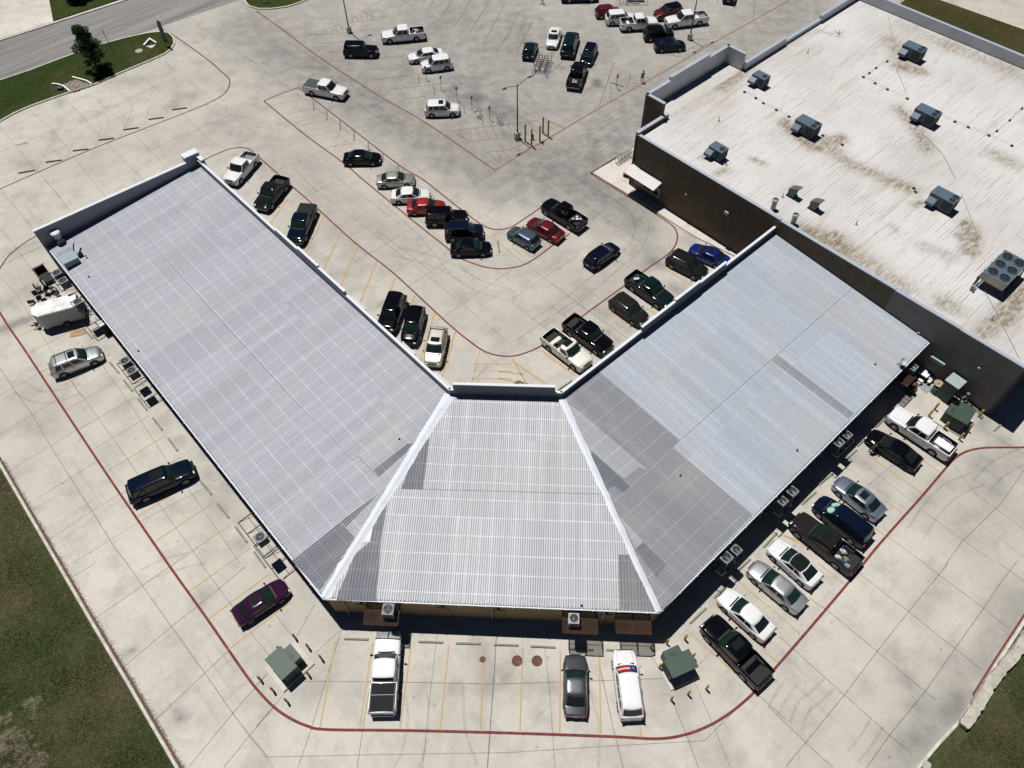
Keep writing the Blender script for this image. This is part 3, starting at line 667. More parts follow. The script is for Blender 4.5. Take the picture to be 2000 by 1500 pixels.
patch(onM, z12((870, 1150), (830, 1345), (760, 1345), (600, 1510), (500, 1760), (545, 1760), (650, 1500), (770, 1350)), T_white, Ec, ud, .008, rm)
patch(onM, z12((760, 1350), (915, 1350), (880, 1775), (590, 1768), (610, 1700)), T_dark, Ec, ud, .006, rm, 'dark ribbed sheets at the lower left corner')
patch(onM, z13((780, 1437), (855, 1437), (1050, 1850), (788, 1838)), T_dark, Ec, ud, .006, rm, 'dark ribbed sheets at the lower right corner')
ud = Ec-W0
patch(onL, z12((1110, 625), (1150, 620), (1090, 700), (900, 865), (860, 815)), T_dark2, Ec, W0-Ec, .006, rl, 'dark sheet beside the left hip')
patch(onL, z12((905, 985), (880, 1010), (660, 1235), (615, 1195)), T_dark, Ec, W0-Ec, .006, rl)
patch(onL, z12((615, 1200), (725, 1310), (600, 1500), (470, 1700), (260, 1480)), T_dark, Ec, W0-Ec, .006, rl, 'dark sheets at the low end of the left wing roof')
# lap seams part way up the slopes
M_seam = worn('roof_seam', (.10, .11, .13), .1, .75)
def seam(fn_, pp, w_=.05, par=rl, m_=M_seam, lift=.018):
    q = MB(); pts = fn_(*pp); 
    for a, b_ in zip(pts[:-1], pts[1:]):
        t = (b_-a).normalized(); nn = Vector((-t.y, t.x, 0))*w_/2
        q.add([a+nn+Vector((0, 0, lift)), b_+nn+Vector((0, 0, lift)), b_-nn+Vector((0, 0, lift)), a-nn+Vector((0, 0, lift))], [(3, 2, 1, 0)])
    return sbuild(q, 'seam', m_, parent=par)
seam(onL, [(238, 408), (420, 613), (560, 766)]+z12((540, 570), (700, 750), (750, 720), (900, 870)))
seam(onM, z12((1065, 955), (1875, 975))+[(1060, 962), (1175, 965)], par=rm)
seam(onR, z13((1230, 600), (1875, 30))+[(1510, 700), (1676, 553)], par=rr)
# hip flashings
def hip(a, b_, wd, name, seed=1):
    q = MB(); t = (b_-a).normalized(); nn = Vector((-t.y, t.x, 0)); n = 26; vs = []
    random.seed(seed)
    for i in range(n+1):
        p = a.lerp(b_, i/n); w1 = wd*(.75+.35*i/n); j1 = random.uniform(-.03, .05); j2 = random.uniform(-.03, .05)
        vs += [p+nn*(w1+j1)+Vector((0, 0, -.01)), p+nn*(w1*.3)+Vector((0, 0, .05)), p+Vector((0, 0, .10)), p-nn*(w1*.3)+Vector((0, 0, .05)), p-nn*(w1+j2)+Vector((0, 0, -.01))]
    q.add(vs, [(5*i+k_+1, 5*i+k_, 5*i+5+k_, 5*i+6+k_) for i in range(n) for k_ in range(4)])
    o = sbuild(q, 'hip_flashing', M_flash, 40)
    return o
hip(Ec, F1, .42, 'l', 3); hip(R0, F2, .30, 'r', 5)

# parapets -------------------------------------------------------------
def wallseg(a, b_, z0, z1, th, mats, cap=.10, capw=None, name='parapet', out=1):
    """upright wall on the line a-b, thickness th towards the outside (left of a->b when out=1)"""
    t = (b_-a); t.z = 0; t.normalize(); nn = Vector((-t.y, t.x, 0))*out
    q = MB(); q.prism([(p.x, p.y) for p in (a, b_, b_+nn*th, a+nn*th)], z0, z1)
    o = sbuild(q, name, mats)
    cw = capw or th
    c_ = MB(); e = .03; c_.prism([(p.x, p.y) for p in (a-nn*e-t*.02, b_-nn*e+t*.02, b_+nn*(cw+e)+t*.02, a+nn*(cw+e)-t*.02)], z1+.001, z1+cap)
    q2 = c_.build('coping', M_white, o)
    return o
def along(a, b_, px, py, z):
    """foot of the image spot on line a-b"""
    p = G(px, py, z); t = Vector((b_.x-a.x, b_.y-a.y, 0)); L = t.length; t.normalize()
    return Vector((a.x, a.y, 0))+t*((p-a).dot(t))
f2 = lambda p: Vector((p.x, p.y, 0))
M_face = M('front_parapet_wall', (.62, .64, .66), .6, var=.06)
def run(a, b_, cuts, zs, th=.42, matin=M_grayin, out=1):
    th = .20; zs = [z+.42 for z in zs]; pts = [f2(a)] + cuts + [f2(b_)]
    for p, q_, z in zip(pts[:-1], pts[1:], zs): wallseg(p, q_, 2.6, z, th, matin, out=out)
# left wing front, a -> b going from F0 to F1, outside is the left-hand side
cL = [along(F0, F1, 537, 455, 5.9), along(F0, F1, 582, 494, 6.0), along(F0, F1, 621, 531, 6.0), along(F0, F1, 672, 580, 5.9)]
run(F0, F1, cL, [5.62, 5.95, 6.25, 6.05, 5.62], .40)
t_ = (f2(F1)-f2(F0)).normalized(); nL = Vector((-t_.y, t_.x, 0))
# centre
tm_ = (f2(F2)-f2(F1)).normalized(); nM = Vector((-tm_.y, tm_.x, 0))
cM = [along(F1, F2, 884, 770, 6.3), along(F1, F2, 1084, 775, 6.3)]
run(f2(F1)+nM*.0, F2, cM, [5.62, 6.45, 5.62], .38, M_dkblue)
cR = [along(F2, F3, 1258, 652, 6.0), along(F2, F3, 1320, 600, 6.0), along(F2, F3, 1366, 562, 6.0), along(F2, F3, 1418, 522, 6.0)]
run(F2, F3, cR, [5.62, 6.15, 6.35, 6.15, 5.7], .42, M_dkblue)
tr_ = (f2(F3)-f2(F2)).normalized(); nR = Vector((-tr_.y, tr_.x, 0))
# end wall of the left wing with deep back, corrugation shade striped into its colour
te = (f2(F0)-f2(W0)).normalized(); nE = Vector((-te.y, te.x, 0))
M_corr = None
m, nt, b = nodes('corrugated_back'); tc = N(nt, 'ShaderNodeTexCoord'); mp = N(nt, 'ShaderNodeMapping'); mp.inputs['Rotation'].default_value = (0, 0, -math.atan2(te.y, te.x)); nt.links.new(tc.outputs['Object'], mp.inputs[0])
sx = N(nt, 'ShaderNodeSeparateXYZ'); nt.links.new(mp.outputs[0], sx.inputs[0]); wv = math_(nt, 'SINE', math_(nt, 'MULTIPLY', sx.outputs[0], 2*math.pi/.3))
nt.links.new(mix(nt, (.16, .18, .21), (.24, .265, .30), math_(nt, 'MULTIPLY_ADD', wv, .5, .5)), b.inputs['Base Color']); b.inputs['Roughness'].default_value = .5; M_corr = m
wallseg(f2(W0)-te*.3, f2(F0)-te*1.2, 0, 6.1, .3, M_corr)
wallseg(f2(F0)-te*1.2, f2(F0)+te*.5, 0, 6.75, .9, M_corr)
wallseg(f2(F0)-nE*.0+te*.10, f2(F0)+t_*1.1+te*.10, 2.6, 6.4, .40, M_grayin)
# rear and side walls below the eaves
def inset(p, q_, r_, dd):
    pass
ins = .30
def wall(a, b_, z1, mat, dd, name='wall', th=.2, s0=0, s1=0):
    t = (f2(b_)-f2(a)).normalized(); nn = Vector((-t.y, t.x, 0)); a2, b2 = f2(a)+nn*dd+t*s0, f2(b_)+nn*dd+t*s1
    q = MB(); q.prism([(p.x, p.y) for p in (a2, b2, b2+nn*th, a2+nn*th)], 0, z1); return sbuild(q, name, mat)
wall(W0, Ec, 3.78, M_tan, ins, s0=.0, s1=-.12); wall(Ec, R0, 3.78, M_tan, ins, s0=.12, s1=-.12); wall(R0, R1, 3.78, M_tan, ins, s0=.12)
# store fronts under the canopies: walls with glazing
M_stucco = M('front_wall', (.52, .44, .33), .85, var=.1)
M_glass = M('shop_glass', (.02, .025, .03), .08, var=.05)
def front(a, b_, nn, dd, n):
    t = (f2(b_)-f2(a)); L = t.length; t.normalize(); a2 = f2(a)-nn*dd
    q = MB(); q.prism([(p.x, p.y) for p in (a2, a2+t*L, a2+t*L-nn*.2, a2-nn*.2)], 0, 4.4); o = sbuild(q, 'wall', M_stucco)
    for i in range(n):
        c0 = a2+t*(L*(i+.12)/n)+nn*.01; c1 = a2+t*(L*(i+.88)/n)+nn*.01
        g_ = MB(); g_.prism([(p.x, p.y) for p in (c0, c1, c1+nn*.05, c0+nn*.05)], .4, 2.7); wo = g_.build('window', M_glass, o)
        fr = MB()
        for z in (.34, 2.7): fr.prism([(p.x, p.y) for p in (c0, c1, c1+nn*.08, c0+nn*.08)], z, z+.06)
        for k_ in range(5):
            pp = c0.lerp(c1, k_/4); fr.prism([(p.x, p.y) for p in (pp-t*.03, pp+t*.03, pp+t*.03+nn*.08, pp-t*.03+nn*.08)], .40, 2.70)
        fr.build('frame', M_white, wo)
front(F0, F1, nL, .1, 10); front(F1, F2, nM, .1, 2); front(F2, F3, nR, .1, 8)
# eave gutters with straps, downspouts
def gutter(a, b_, spouts):
    t = (b_-a); t.z = 0; t.normalize(); nn = Vector((t.y, -t.x, 0)); L = (f2(b_)-f2(a)).length
    q = MB(); ang = math.atan2(t.y, t.x); mid = (a+b_)/2
    q.box(mid+nn*.06+Vector((0, 0, -.10)), (L, .10, .09), ang); q.box(mid+nn*.012+Vector((0, 0, -.16)), (L, .02, .12), ang)
    o = sbuild(q, 'gutter', M_white)
    s_ = MB()
    for i in range(int(L/2)+1):
        p = a+t*(i*2.0+.3); s_.box(p+nn*.10+Vector((0, 0, -.045)), (.05, .14, .02), ang)
    s_.build('strap', M_white, o)
    for d_ in spouts:
        p = a+t*d_-nn*.2; sp = MB(); sp.tube(p+Vector((0, 0, -.25)), Vector((p.x, p.y, .25)), .055, n=8); sp.tube(Vector((p.x, p.y, .25)), Vector((p.x, p.y, .1))+nn*.18, .055, n=8)
        sp.tube(p+Vector((0, 0, -.26)), p+nn*.2+Vector((0, 0, -.14)), .055, n=8)
        sbuild(sp, 'downspout', M('downspout_grey', (.42, .43, .42), .5), 40)
LM = (f2(R0)-f2(Ec)).length
gutter(Ec, R0, [1.2, 5.3, LM*.502, LM*.842]); gutter(W0, Ec, [6, 18, 30, 42]); gutter(R0, R1, [5, 14, 23, 32])
# dark ticks at the sheet ends along the eaves
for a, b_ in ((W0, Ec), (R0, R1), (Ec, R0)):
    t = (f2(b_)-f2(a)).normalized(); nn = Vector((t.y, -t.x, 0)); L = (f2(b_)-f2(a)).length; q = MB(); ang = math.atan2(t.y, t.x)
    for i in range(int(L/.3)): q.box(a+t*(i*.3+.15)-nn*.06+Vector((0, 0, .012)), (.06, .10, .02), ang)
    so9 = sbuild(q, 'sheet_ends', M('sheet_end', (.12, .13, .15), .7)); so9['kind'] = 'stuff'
# steel doors in the rear walls
M_door = M('rear_door', (.27, .20, .11), .7, var=.1); M_lamp = M('wall_lamp', (.03, .03, .03), .5)
def door(a, b_, dist):
    t = (f2(b_)-f2(a)).normalized(); nn = Vector((t.y, -t.x, 0)); ang = math.atan2(t.y, t.x); p = f2(a)+t*dist-nn*(ins-.03)
    q = MB(); q.box(p+Vector((0, 0, 1.05)), (.95, .05, 2.1), ang); o = sbuild(q, 'door', M_door)
    h = MB(); h.box(p+t*.38+nn*.05+Vector((0, 0, 1.0)), (.12, .05, .05), ang); h.build('handle', M_flash, o)
    l = MB(); l.box(p+nn*.08+Vector((0, 0, 2.55)), (.26, .16, .22), ang, taper=.7); sbuild(l, 'lamp', M_lamp)
for x in (2.6, 8.9, 13.2, 21.5): door(Ec, R0, x)
for x in (4, 10, 16, 22, 28, 34, 38): door(W0, Ec, x)
for x in (4, 9, 14, 19, 24, 29, 34): door(R0, R1, x)
# front canopies of ribbed sheet poking out past the parapet
def canopy(px0, px1, a, b_, nn, z=4.4):
    p0 = along(a, b_, *px0, z); p1 = along(a, b_, *px1, z); q = MB(); n = 18
    for i in range(n):
        c0 = p0.lerp(p1, i/n); c1 = p0.lerp(p1, (i+.75)/n)
        q.prism([(p.x, p.y) for p in (c0+nn*.42, c1+nn*.42, c1+nn*1.15, c0+nn*1.15)], z-.05, z+.02)
    q.prism([(p.x, p.y) for p in (p0+nn*.42, p1+nn*.42, p1+nn*1.2, p0+nn*1.2)], z-.10, z-.055)
    sbuild(q, 'canopy', M_white)
canopy((674, 588), (703, 612), F0, F1, nL); canopy((770, 680), (797, 702), F0, F1, nL); canopy((835, 738), (868, 768), F0, F1, nL); canopy((1110, 768), (1160, 728), F2, F3, nR, 4.2)
# small things on the shop roof
M_galv = M('galvanised', (.20, .255, .30), .5, .1, var=.12); M_galv2 = M('dark_galvanised', (.16, .22, .26), .5, .3, var=.12)
M_blk = M('black_part', (.015, .016, .018), .5); M_copper = M('tan_can', (.45, .42, .38), .5, .2)
def ground_on(fn, px, py): return on_plane(fn, px, py)
def cow_vent(px, py, fn, label, base, s_=1.0):
    p = on_plane(fn, px, py); o = empty('roof_vent', p, 0, label, 'roof vent', 'small pipes through the shop roof')
    q = MB(); q.tube((0, 0, -.05), (0, 0, .40*s_), .045*s_, n=8); q.build('pipe', M_galv2, o, 40)
    q = MB(); q.lathe([(.14*s_, -.02), (.12*s_, .03), (.05*s_, .08)], n=12); q.build('flashing', M_blk, o, 40)
for i, (px, py, fn, lb) in enumerate(((174, 541, PL, 'small dark vent pipe on the left roof below the air conditioner'), (271, 686, PL, 'lone dark vent pipe near the low edge of the left roof'), (780, 858, PL, 'dark vent pipe near the upper end of the left hip'), (1329, 929, PR, 'small vent pipe on the grey part of the right roof'), (1709, 712, PR, 'dark vent pipe near the far corner of the right roof'), (1557, 880, PR, 'small vent pipe on the bluish roof near its low edge'), (1136, 1183, PM, 'thin bent pipe at the low edge of the centre roof'), (170, 504, PL, 'dark bent pipe beside the roof air conditioner'))):
    cow_vent(px, py, fn, lb, 0, .8)
# exhaust fan
p = on_plane(PL, 119, 472); o = empty('exhaust_fan', p, 0, 'round white-topped exhaust fan on the far corner of the left roof', 'exhaust fan')
q = MB(); q.box((0, 0, .22), (.8, .8, .5), .7); q.build('curb', M_galv, o)
q = MB(); q.lathe([(.30, .45), (.36, .6), (.40, 1.05), (.44, 1.1)], n=20); q.build('housing', M_copper, o, 50)
q = MB(); q.lathe([(.44, 1.1), (.48, 1.12), (.48, 1.28), (.40, 1.36), (.0, 1.38)], n=20, cap0=True, cap1=False); q.build('cap', M_white, o, 50)
p = on_plane(PL, 140, 512); o = empty('roof_air_handler', p, math.atan2(te.y, te.x), 'blue-grey sloped metal box on the far corner of the left roof', 'air handler')
q = MB(); q.prism([(-.7, -.7), (.7, -.7), (.7, .7), (-.7, .7)], .05, .75); q.add([(-.75, -.75, .751), (.75, -.75, .751), (.75, .2, 1.15), (-.75, .2, 1.15), (.75, .75, 1.15), (-.75, .75, 1.15), (.75, .75, .751), (-.75, .75, .751)], [(0, 1, 2, 3), (3, 2, 4, 5), (5, 4, 6, 7), (1, 6, 4, 2), (0, 3, 5, 7)]); q.build('cabinet', M_galv, o)
q = MB(); q.box((1.1, .1, .25), (.5, .35, .45), 0); q.path([(.7, .3, .7), (1.0, .5, 1.3), (1.25, .9, 1.3)], .06); q.tube((1.1, .1, .5), (1.5, .1, 1.0), .09); q.build('motor', M_blk, o)
# satellite dish at the far low corner
p = on_plane(PR, 1758, 713); o = empty('satellite_dish', p, R(-60), 'small white dish on the far low corner of the right roof', 'satellite dish')
q = MB(); q.tube((0, 0, 0), (0, 0, .5), .03); q.box((0, 0, .02), (.5, .5, .04)); q.build('mast', M_galv2, o)
q = MB(); rot = Matrix.Rotation(R(40), 3, 'Y'); q.lathe([(.32, .08), (.24, .03), (.12, 0), (.0, -.01)], (0.05, 0, .55), rot, 18, False, False); q.lathe([(.33, .08), (.25, .02), (.0, -.03)], (0.04, 0, .55), rot, 18, False, False); q.build('reflector', M_white, o, 60)

# ---------------------------------------------------------------- the big store
BZ = 7.15
c0, cS, cK = G(1242, 262, BZ), G(1529, 426, BZ), G(2012, 722, BZ)
cFC, cQ = G(1683, 0, 7.0), G(2000, 133, 7.0)
cQ2 = cQ+(cQ-cFC).normalized()*38
tq = (f2(cK)-f2(c0)).normalized(); tn = Vector((-tq.y, tq.x, 0))
cQ2 = f2(cK)+tn*((f2(cFC)-f2(c0)).dot(tn)+1.0)
store = empty('big_store', f2((c0+cK)/2), 0, 'large flat-roofed store with stained white roof and brown walls', 'building')
so_ = Vector(store.location)
def bb(mb, name, mat, smooth=None, parent=None):
    o = mb.build(name, mat, None, smooth); o.parent = parent or store
    if parent is None: o.location = -so_
    return o
def storeroof():
    m, nt, b = nodes('store_roof'); tc = N(nt, 'ShaderNodeTexCoord'); v = tc.outputs['Object']
    mp = N(nt, 'ShaderNodeMapping'); mp.inputs['Rotation'].default_value = (0, 0, -math.atan2(tn.y, tn.x)); nt.links.new(v, mp.inputs[0])
    def st(sx_, sy_): 
        q = N(nt, 'ShaderNodeMapping'); q.inputs['Scale'].default_value = (sx_, sy_, 1); nt.links.new(mp.outputs[0], q.inputs[0]); return q.outputs[0]
    sep = N(nt, 'ShaderNodeSeparateXYZ'); nt.links.new(mp.outputs[0], sep.inputs[0])
    c = mix(nt, (.47, .457, .445), (.55, .545, .545), ramp(nt, noise(nt, v, .10, 4), [(.35, 0.), (.6, 1.)]))
    # broken dark corrugation dashes following the ribs
    rib = ramp(nt, math_(nt, 'SINE', math_(nt, 'MULTIPLY', sep.outputs[1], 2*math.pi/.36)), [(.35, 0.), (.95, 1.)])
    dash = ramp(nt, noise(nt, st(.22, 2.4), 1.0, 6, .75), [(.47, 0.), (.62, 1.)])
    area = ramp(nt, noise(nt, v, .13, 5, .65), [(.36, .12), (.58, 1.)])
    c = mix(nt, c, (.20, .18, .17), math_(nt, 'MULTIPLY', math_(nt, 'MULTIPLY', rib, dash), math_(nt, 'MULTIPLY', area, .8)))
    # long joint lines
    jn = math_(nt, 'LESS_THAN', math_(nt, 'ABSOLUTE', math_(nt, 'SUBTRACT', math_(nt, 'FRACT', math_(nt, 'DIVIDE', sep.outputs[1], 2.2)), .5)), .016)
    c = mix(nt, c, (.30, .25, .22), math_(nt, 'MULTIPLY', math_(nt, 'MULTIPLY', jn, ramp(nt, noise(nt, st(.5, .5), 1.0, 5, .8), [(.45, 0.), (.62, 1.)])), .65))
    # fine soiling dashes
    c = mix(nt, c, (.27, .24, .22), math_(nt, 'MULTIPLY', ramp(nt, noise(nt, st(.5, 6.0), 1.0, 5, .8), [(.60, 0.), (.74, 1.)]), .5))
    c = mix(nt, c, (.36, .29, .21), math_(nt, 'MULTIPLY', ramp(nt, noise(nt, st(.10, .9), 1.2, 6, .7), [(.55, 0.), (.72, 1.)]), .7))
    # ponding stains, stored per vertex
    at = N(nt, 'ShaderNodeAttribute', attribute_name='stain'); 
    c = mix(nt, c, (.195, .155, .10), math_(nt, 'MULTIPLY', at.outputs['Fac'], ramp(nt, noise(nt, st(.9, 2.5), 1.2, 6, .8), [(.34, .0), (.60, 1.2)])))
    c = mix(nt, c, ramp(nt, noise(nt, v, 3, 5, .7), [(.3, .94), (.7, 1.04)]), 1.0, 'MULTIPLY')
    nt.links.new(c, b.inputs['Base Color']); b.inputs['Roughness'].default_value = .75; b.inputs['Specular IOR Level'].default_value = .3
    return m
RZ = 6.85
A_, B_ = f2(c0), f2(cK); Lk = (B_-A_).length; Dk = (f2(cFC)-A_).dot(tn)
nu_, nv_ = 90, 110
stains = []
def stn(pts, wd, kk): stains.append(([G(*p, RZ) for p in pts], wd, kk))
stn([(1535, 240), (1560, 265), (1590, 285), (1610, 280), (1640, 270)], .9, 1.4); stn([(1600, 290), (1625, 275)], .35, 2.0)
stn([(1620, 290), (1660, 320), (1720, 345), (1780, 370)], 1.1, .8); stn([(1740, 80), (1770, 130), (1775, 135)], 1.2, .7); stn([(1755, 130), (1800, 140)], 1.0, .9)
stn([(1760, 215), (1790, 250), (1810, 290)], 1.0, .9); stn([(1890, 440), (1900, 465), (1895, 490)], .8, 1.5); stn([(1870, 460), (1897, 475)], .4, 1.4)
stn([(1785, 400), (1800, 395)], .5, 1.1); stn([(2000, 570), (1975, 600), (1960, 620)], 1.0, 1.6); stn([(1560, 450), (1620, 475), (1640, 490)], 1.4, 1.2); stn([(1620, 470), (1630, 465)], .9, 1.5)
stn([(1640, 485), (1700, 520), (1760, 560)], 1.6, .7); stn([(1840, 590), (1860, 600)], 1.2, .8); stn([(1940, 300), (1960, 310), (1980, 320)], 1.2, .7); stn([(1860, 90), (1960, 130), (2000, 150)], 1.8, .55)
stn([(1410, 170), (1450, 140), (1460, 130)], .9, .9); stn([(1310, 220), (1380, 180), (1420, 160)], 1.3, .4); stn([(1770, 50), (1850, 90)], 1.4, .4); stn([(1470, 310), (1490, 320)], .5, .9); stn([(1370, 310), (1390, 300)], .4, .9); stn([(1740, 440), (1750, 450)], .5, .5); stn([(1800, 480), (1855, 500)], .9, .5); stn([(1500, 90), (1600, 60), (1640, 70)], .5, .4); stn([(1920, 650), (1940, 630)], 1., .8); stn([(1400, 340), (1420, 330)], .5, .8)
vs = []; sv = []
Xr = np.zeros((nv_+1, nu_+1)); Yr = np.zeros((nv_+1, nu_+1))
for j in range(nv_+1):
    for i in range(nu_+1):
        p = A_+tq*(Lk*i/nu_)+tn*(Dk*j/nv_); Xr[j, i] = p.x; Yr[j, i] = p.y; vs.append((p.x, p.y, RZ))
FIELD = stains; sg = seg_arr(Xr, Yr).ravel()
me = bpy.data.meshes.new('roof'); me.from_pydata(vs, [], [(j*(nu_+1)+i, j*(nu_+1)+i+1, (j+1)*(nu_+1)+i+1, (j+1)*(nu_+1)+i) for j in range(nv_) for i in range(nu_)])
at = me.attributes.new('stain', 'FLOAT', 'POINT'); at.data.foreach_set('value', np.clip(sg, 0, 1).astype(np.float32)); me.materials.append(storeroof()); me.update()
br_ = link('roof', me, store, -so_)
M_brown = M('brown_wall', (.125, .094, .064), .9, var=.18, scale=.8); M_taupe = M('taupe_wall', (.19, .17, .155), .9, var=.12, scale=.8)
M_cap = M('steel_coping', (.42, .47, .54), .45, .3, var=.1); M_pback = M('store_parapet', (.55, .57, .60), .7, var=.12, scale=.8)
def bwall(a, b_, z0, z1, th, mat, cap=True, side=1, name='wall', cw=0):
    t = (b_-a).normalized(); nn = Vector((-t.y, t.x, 0))*side
    q = MB(); q.prism([(p.x, p.y) for p in (a, b_, b_+nn*th, a+nn*th)], z0, z1); o = bb(q, name, mat)
    if cap:
        q = MB(); e = .04; q.prism([(p.x, p.y) for p in (a-nn*e-t*.01, b_-nn*e+t*.01, b_+nn*(th+e)+t*.01, a+nn*(th+e)-t*.01)], z1+.001, z1+.09); q.build('coping', M_cap, o)
    return o
s1, s2, s3 = [A_+tq*((G(*p, BZ)-A_).dot(tq)) for p in ((1529, 427), (1753, 562), (1877, 641))]
bwall(A_, s1, 0, 7.15, .3, M_brown); bwall(s1, s2, 0, 7.05, .3, M_brown); bwall(s2, s3, 0, 6.98, .3, M_taupe); bwall(s3, B_, 0, 6.92, .3, M_taupe)
bwall(B_, f2(cQ2), 0, 7.1, .3, M_taupe)
fce = A_+tn*Dk; bk = f2(cQ2)
bwall(fce, B_+tn*Dk, 0, 8.1, .35, M_pback, side=1)
# front: low parapet, projecting facade box and stepped parapet
h0 = A_; hj = A_+tn*((G(1308, 227, 7.2)-A_).dot(tn))
bwall(hj, A_, 0, 7.4, .32, M_brown, side=1)
q1 = G(1261, 184, 8.9); q1 = f2(q1); qb = q1+tn*((G(1473, 112, 8.9)-q1).dot(tn))
bwall(q1, q1+tn*((hj-q1).dot(tn))*0+tq*((hj-q1).dot(tq)), 0, 8.9, .32, M_brown, side=1)
k1 = q1+tn*((G(1308, 158, 8.9)-q1).dot(tn)); k2 = q1+tn*((G(1384, 107, 9.2)-q1).dot(tn)); k3 = q1+tn*((G(1424, 88, 8.9)-q1).dot(tn))
for a, b_, z in ((k1, q1, 8.9), (k2, k1, 9.35), (k3, k2, 8.9)): bwall(a, b_, 0, z, .32, M_pback, side=1, name='facade_wall')
k4 = k3+tq*((hj-k3).dot(tq)); bwall(k4, k3, 0, 8.9, .32, M_pback, side=1)
# roof over the projecting entrance part
q = MB(); q.sheet([hj+tq*.0, q1+tq*((hj-q1).dot(tq)), q1, k3, k4], 6.854); bb(q, 'roof', bpy.data.materials['store_roof'])
e1 = k4; 
l1 = e1+tn*((G(1500, 107, 7.6)-e1).dot(tn)); l2 = e1+tn*((G(1545, 76, 7.9)-e1).dot(tn)); l3 = e1+tn*((G(1611, 37, 7.6)-e1).dot(tn)); l4 = A_+tn*Dk
proj_ = lambda p: A_+tn*((p-A_).dot(tn))
e1, l1, l2, l3 = map(proj_, (e1, l1, l2, l3))
for a, b_, z in ((l2, e1, 7.75), (l3, l2, 7.3), (l4, l3, 7.75)): bwall(a, b_, 0, z, .32, M_pback, side=1, name='facade_wall')

# rooftop units
M_rtu = M('unit_blue_grey', (.075, .105, .135), .5, .1, var=.12, scale=2); M_rtu2 = M('unit_louvre', (.025, .035, .05), .55, .1, var=.2, scale=8); M_rtu3 = M('unit_light', (.095, .135, .175), .45, .15, var=.08)
RA = math.atan2(tq.y, tq.x)
def rtu(px, py, fans, label, s_=1.0, hood=True):
    s_ *= .84
    p = G(px, py, RZ); o = empty('rooftop_unit', p, RA, label, 'air conditioner', 'packaged rooftop units on the store roof')
    Lx, Ly, Hh = (2.9*s_, 1.7*s_, 1.35*s_) if fans == 2 else (2.1*s_, 1.5*s_, 1.2*s_)
    q = MB(); q.box((0, 0, .12), (Lx*.96, Ly*.94, .3)); q.build('curb', M_rtu2, o)
    q = MB(); q.box((0, 0, .28+Hh/2), (Lx, Ly, Hh), bev=.02); q.build('cabinet', M_rtu, o)
    q = MB(); q.box((0, 0, .28+Hh+.02), (Lx+.05, Ly+.05, .035)); bd = q.build('top_panel', M_rtu3, o)
    for sx_, sy_ in ((Lx/2+.008, 0),): 
        q = MB(); 
        for k_ in range(7): q.box((sx_, 0, .45+k_*Hh*.12), (.03, Ly*.85, .05))
        q.build('louvre', M_rtu2, o)
    q = MB()
    for k_ in range(5): q.box((Lx*.28-.0+k_*.001, -Ly/2-.012, .45+k_*Hh*.17), (Lx*.38, .03, Hh*.10))
    q.build('coil', M_rtu2, o)
    for k_ in range(fans):
        cy_ = (k_-.5)*Ly*.46 if fans == 2 else 0; cc = (Lx*.5-.48*s_, cy_, .28+Hh+.04); rr_ = .34*s_
        q = MB(); q.lathe([(rr_+.06, 0), (rr_+.06, .05), (rr_, .05), (rr_, .012)], cc, n=20, cap1=False); fo = q.build('fan', M_rtu3, o, 40)
        q = MB(); q.lathe([(rr_, .004), (0.001, .006)], cc, n=20, cap0=False, cap1=False); q.build('fan_opening', M_blk, fo)
        q = MB(); q.lathe([(.1, .01), (.1, .035), (0.001, .04)], cc, n=12, cap0=False, cap1=False)
        for a in range(3): q.box((cc[0]+.2*math.cos(a*2.09)*s_, cc[1]+.2*math.sin(a*2.09)*s_, cc[2]+.02), (.26*s_, .13*s_, .01), a*2.09)
        q.build('fan_blades', M_rtu2, fo)
    if hood:
        q = MB(); hx = -Lx*.30; q.add([(hx-.45, -Ly/2, .75+Hh*.35), (hx+.45, -Ly/2, .75+Hh*.35), (hx+.45, -Ly/2, .4), (hx-.45, -Ly/2, .4), (hx-.45, -Ly/2-.55, .75), (hx+.45, -Ly/2-.55, .75), (hx+.45, -Ly/2-.55, .42), (hx-.45, -Ly/2-.55, .42)],
              [(0, 4, 5, 1), (4, 7, 6, 5), (0, 3, 7, 4), (1, 5, 6, 2), (3, 2, 6, 7), (0, 1, 2, 3)]); q.build('hood', M_rtu3, o)
    return o
rtu(1778, 113, 2, 'two-fan rooftop unit nearest the far edge of the store roof', 1.05)
rtu(1803, 238, 2, 'two-fan rooftop unit in the row of pipes in mid roof', 1.05)
rtu(1572, 260, 2, 'two-fan rooftop unit standing in the dark brown stain', 1.05)
rtu(1835, 403, 2, 'two-fan rooftop unit closest to the six-fan condenser', 1.05)
rtu(1482, 166, 1, 'small single-fan rooftop unit nearest the stepped facade', 1.0)
rtu(1399, 307, 1, 'small single-fan rooftop unit above the side awning', 1.0)
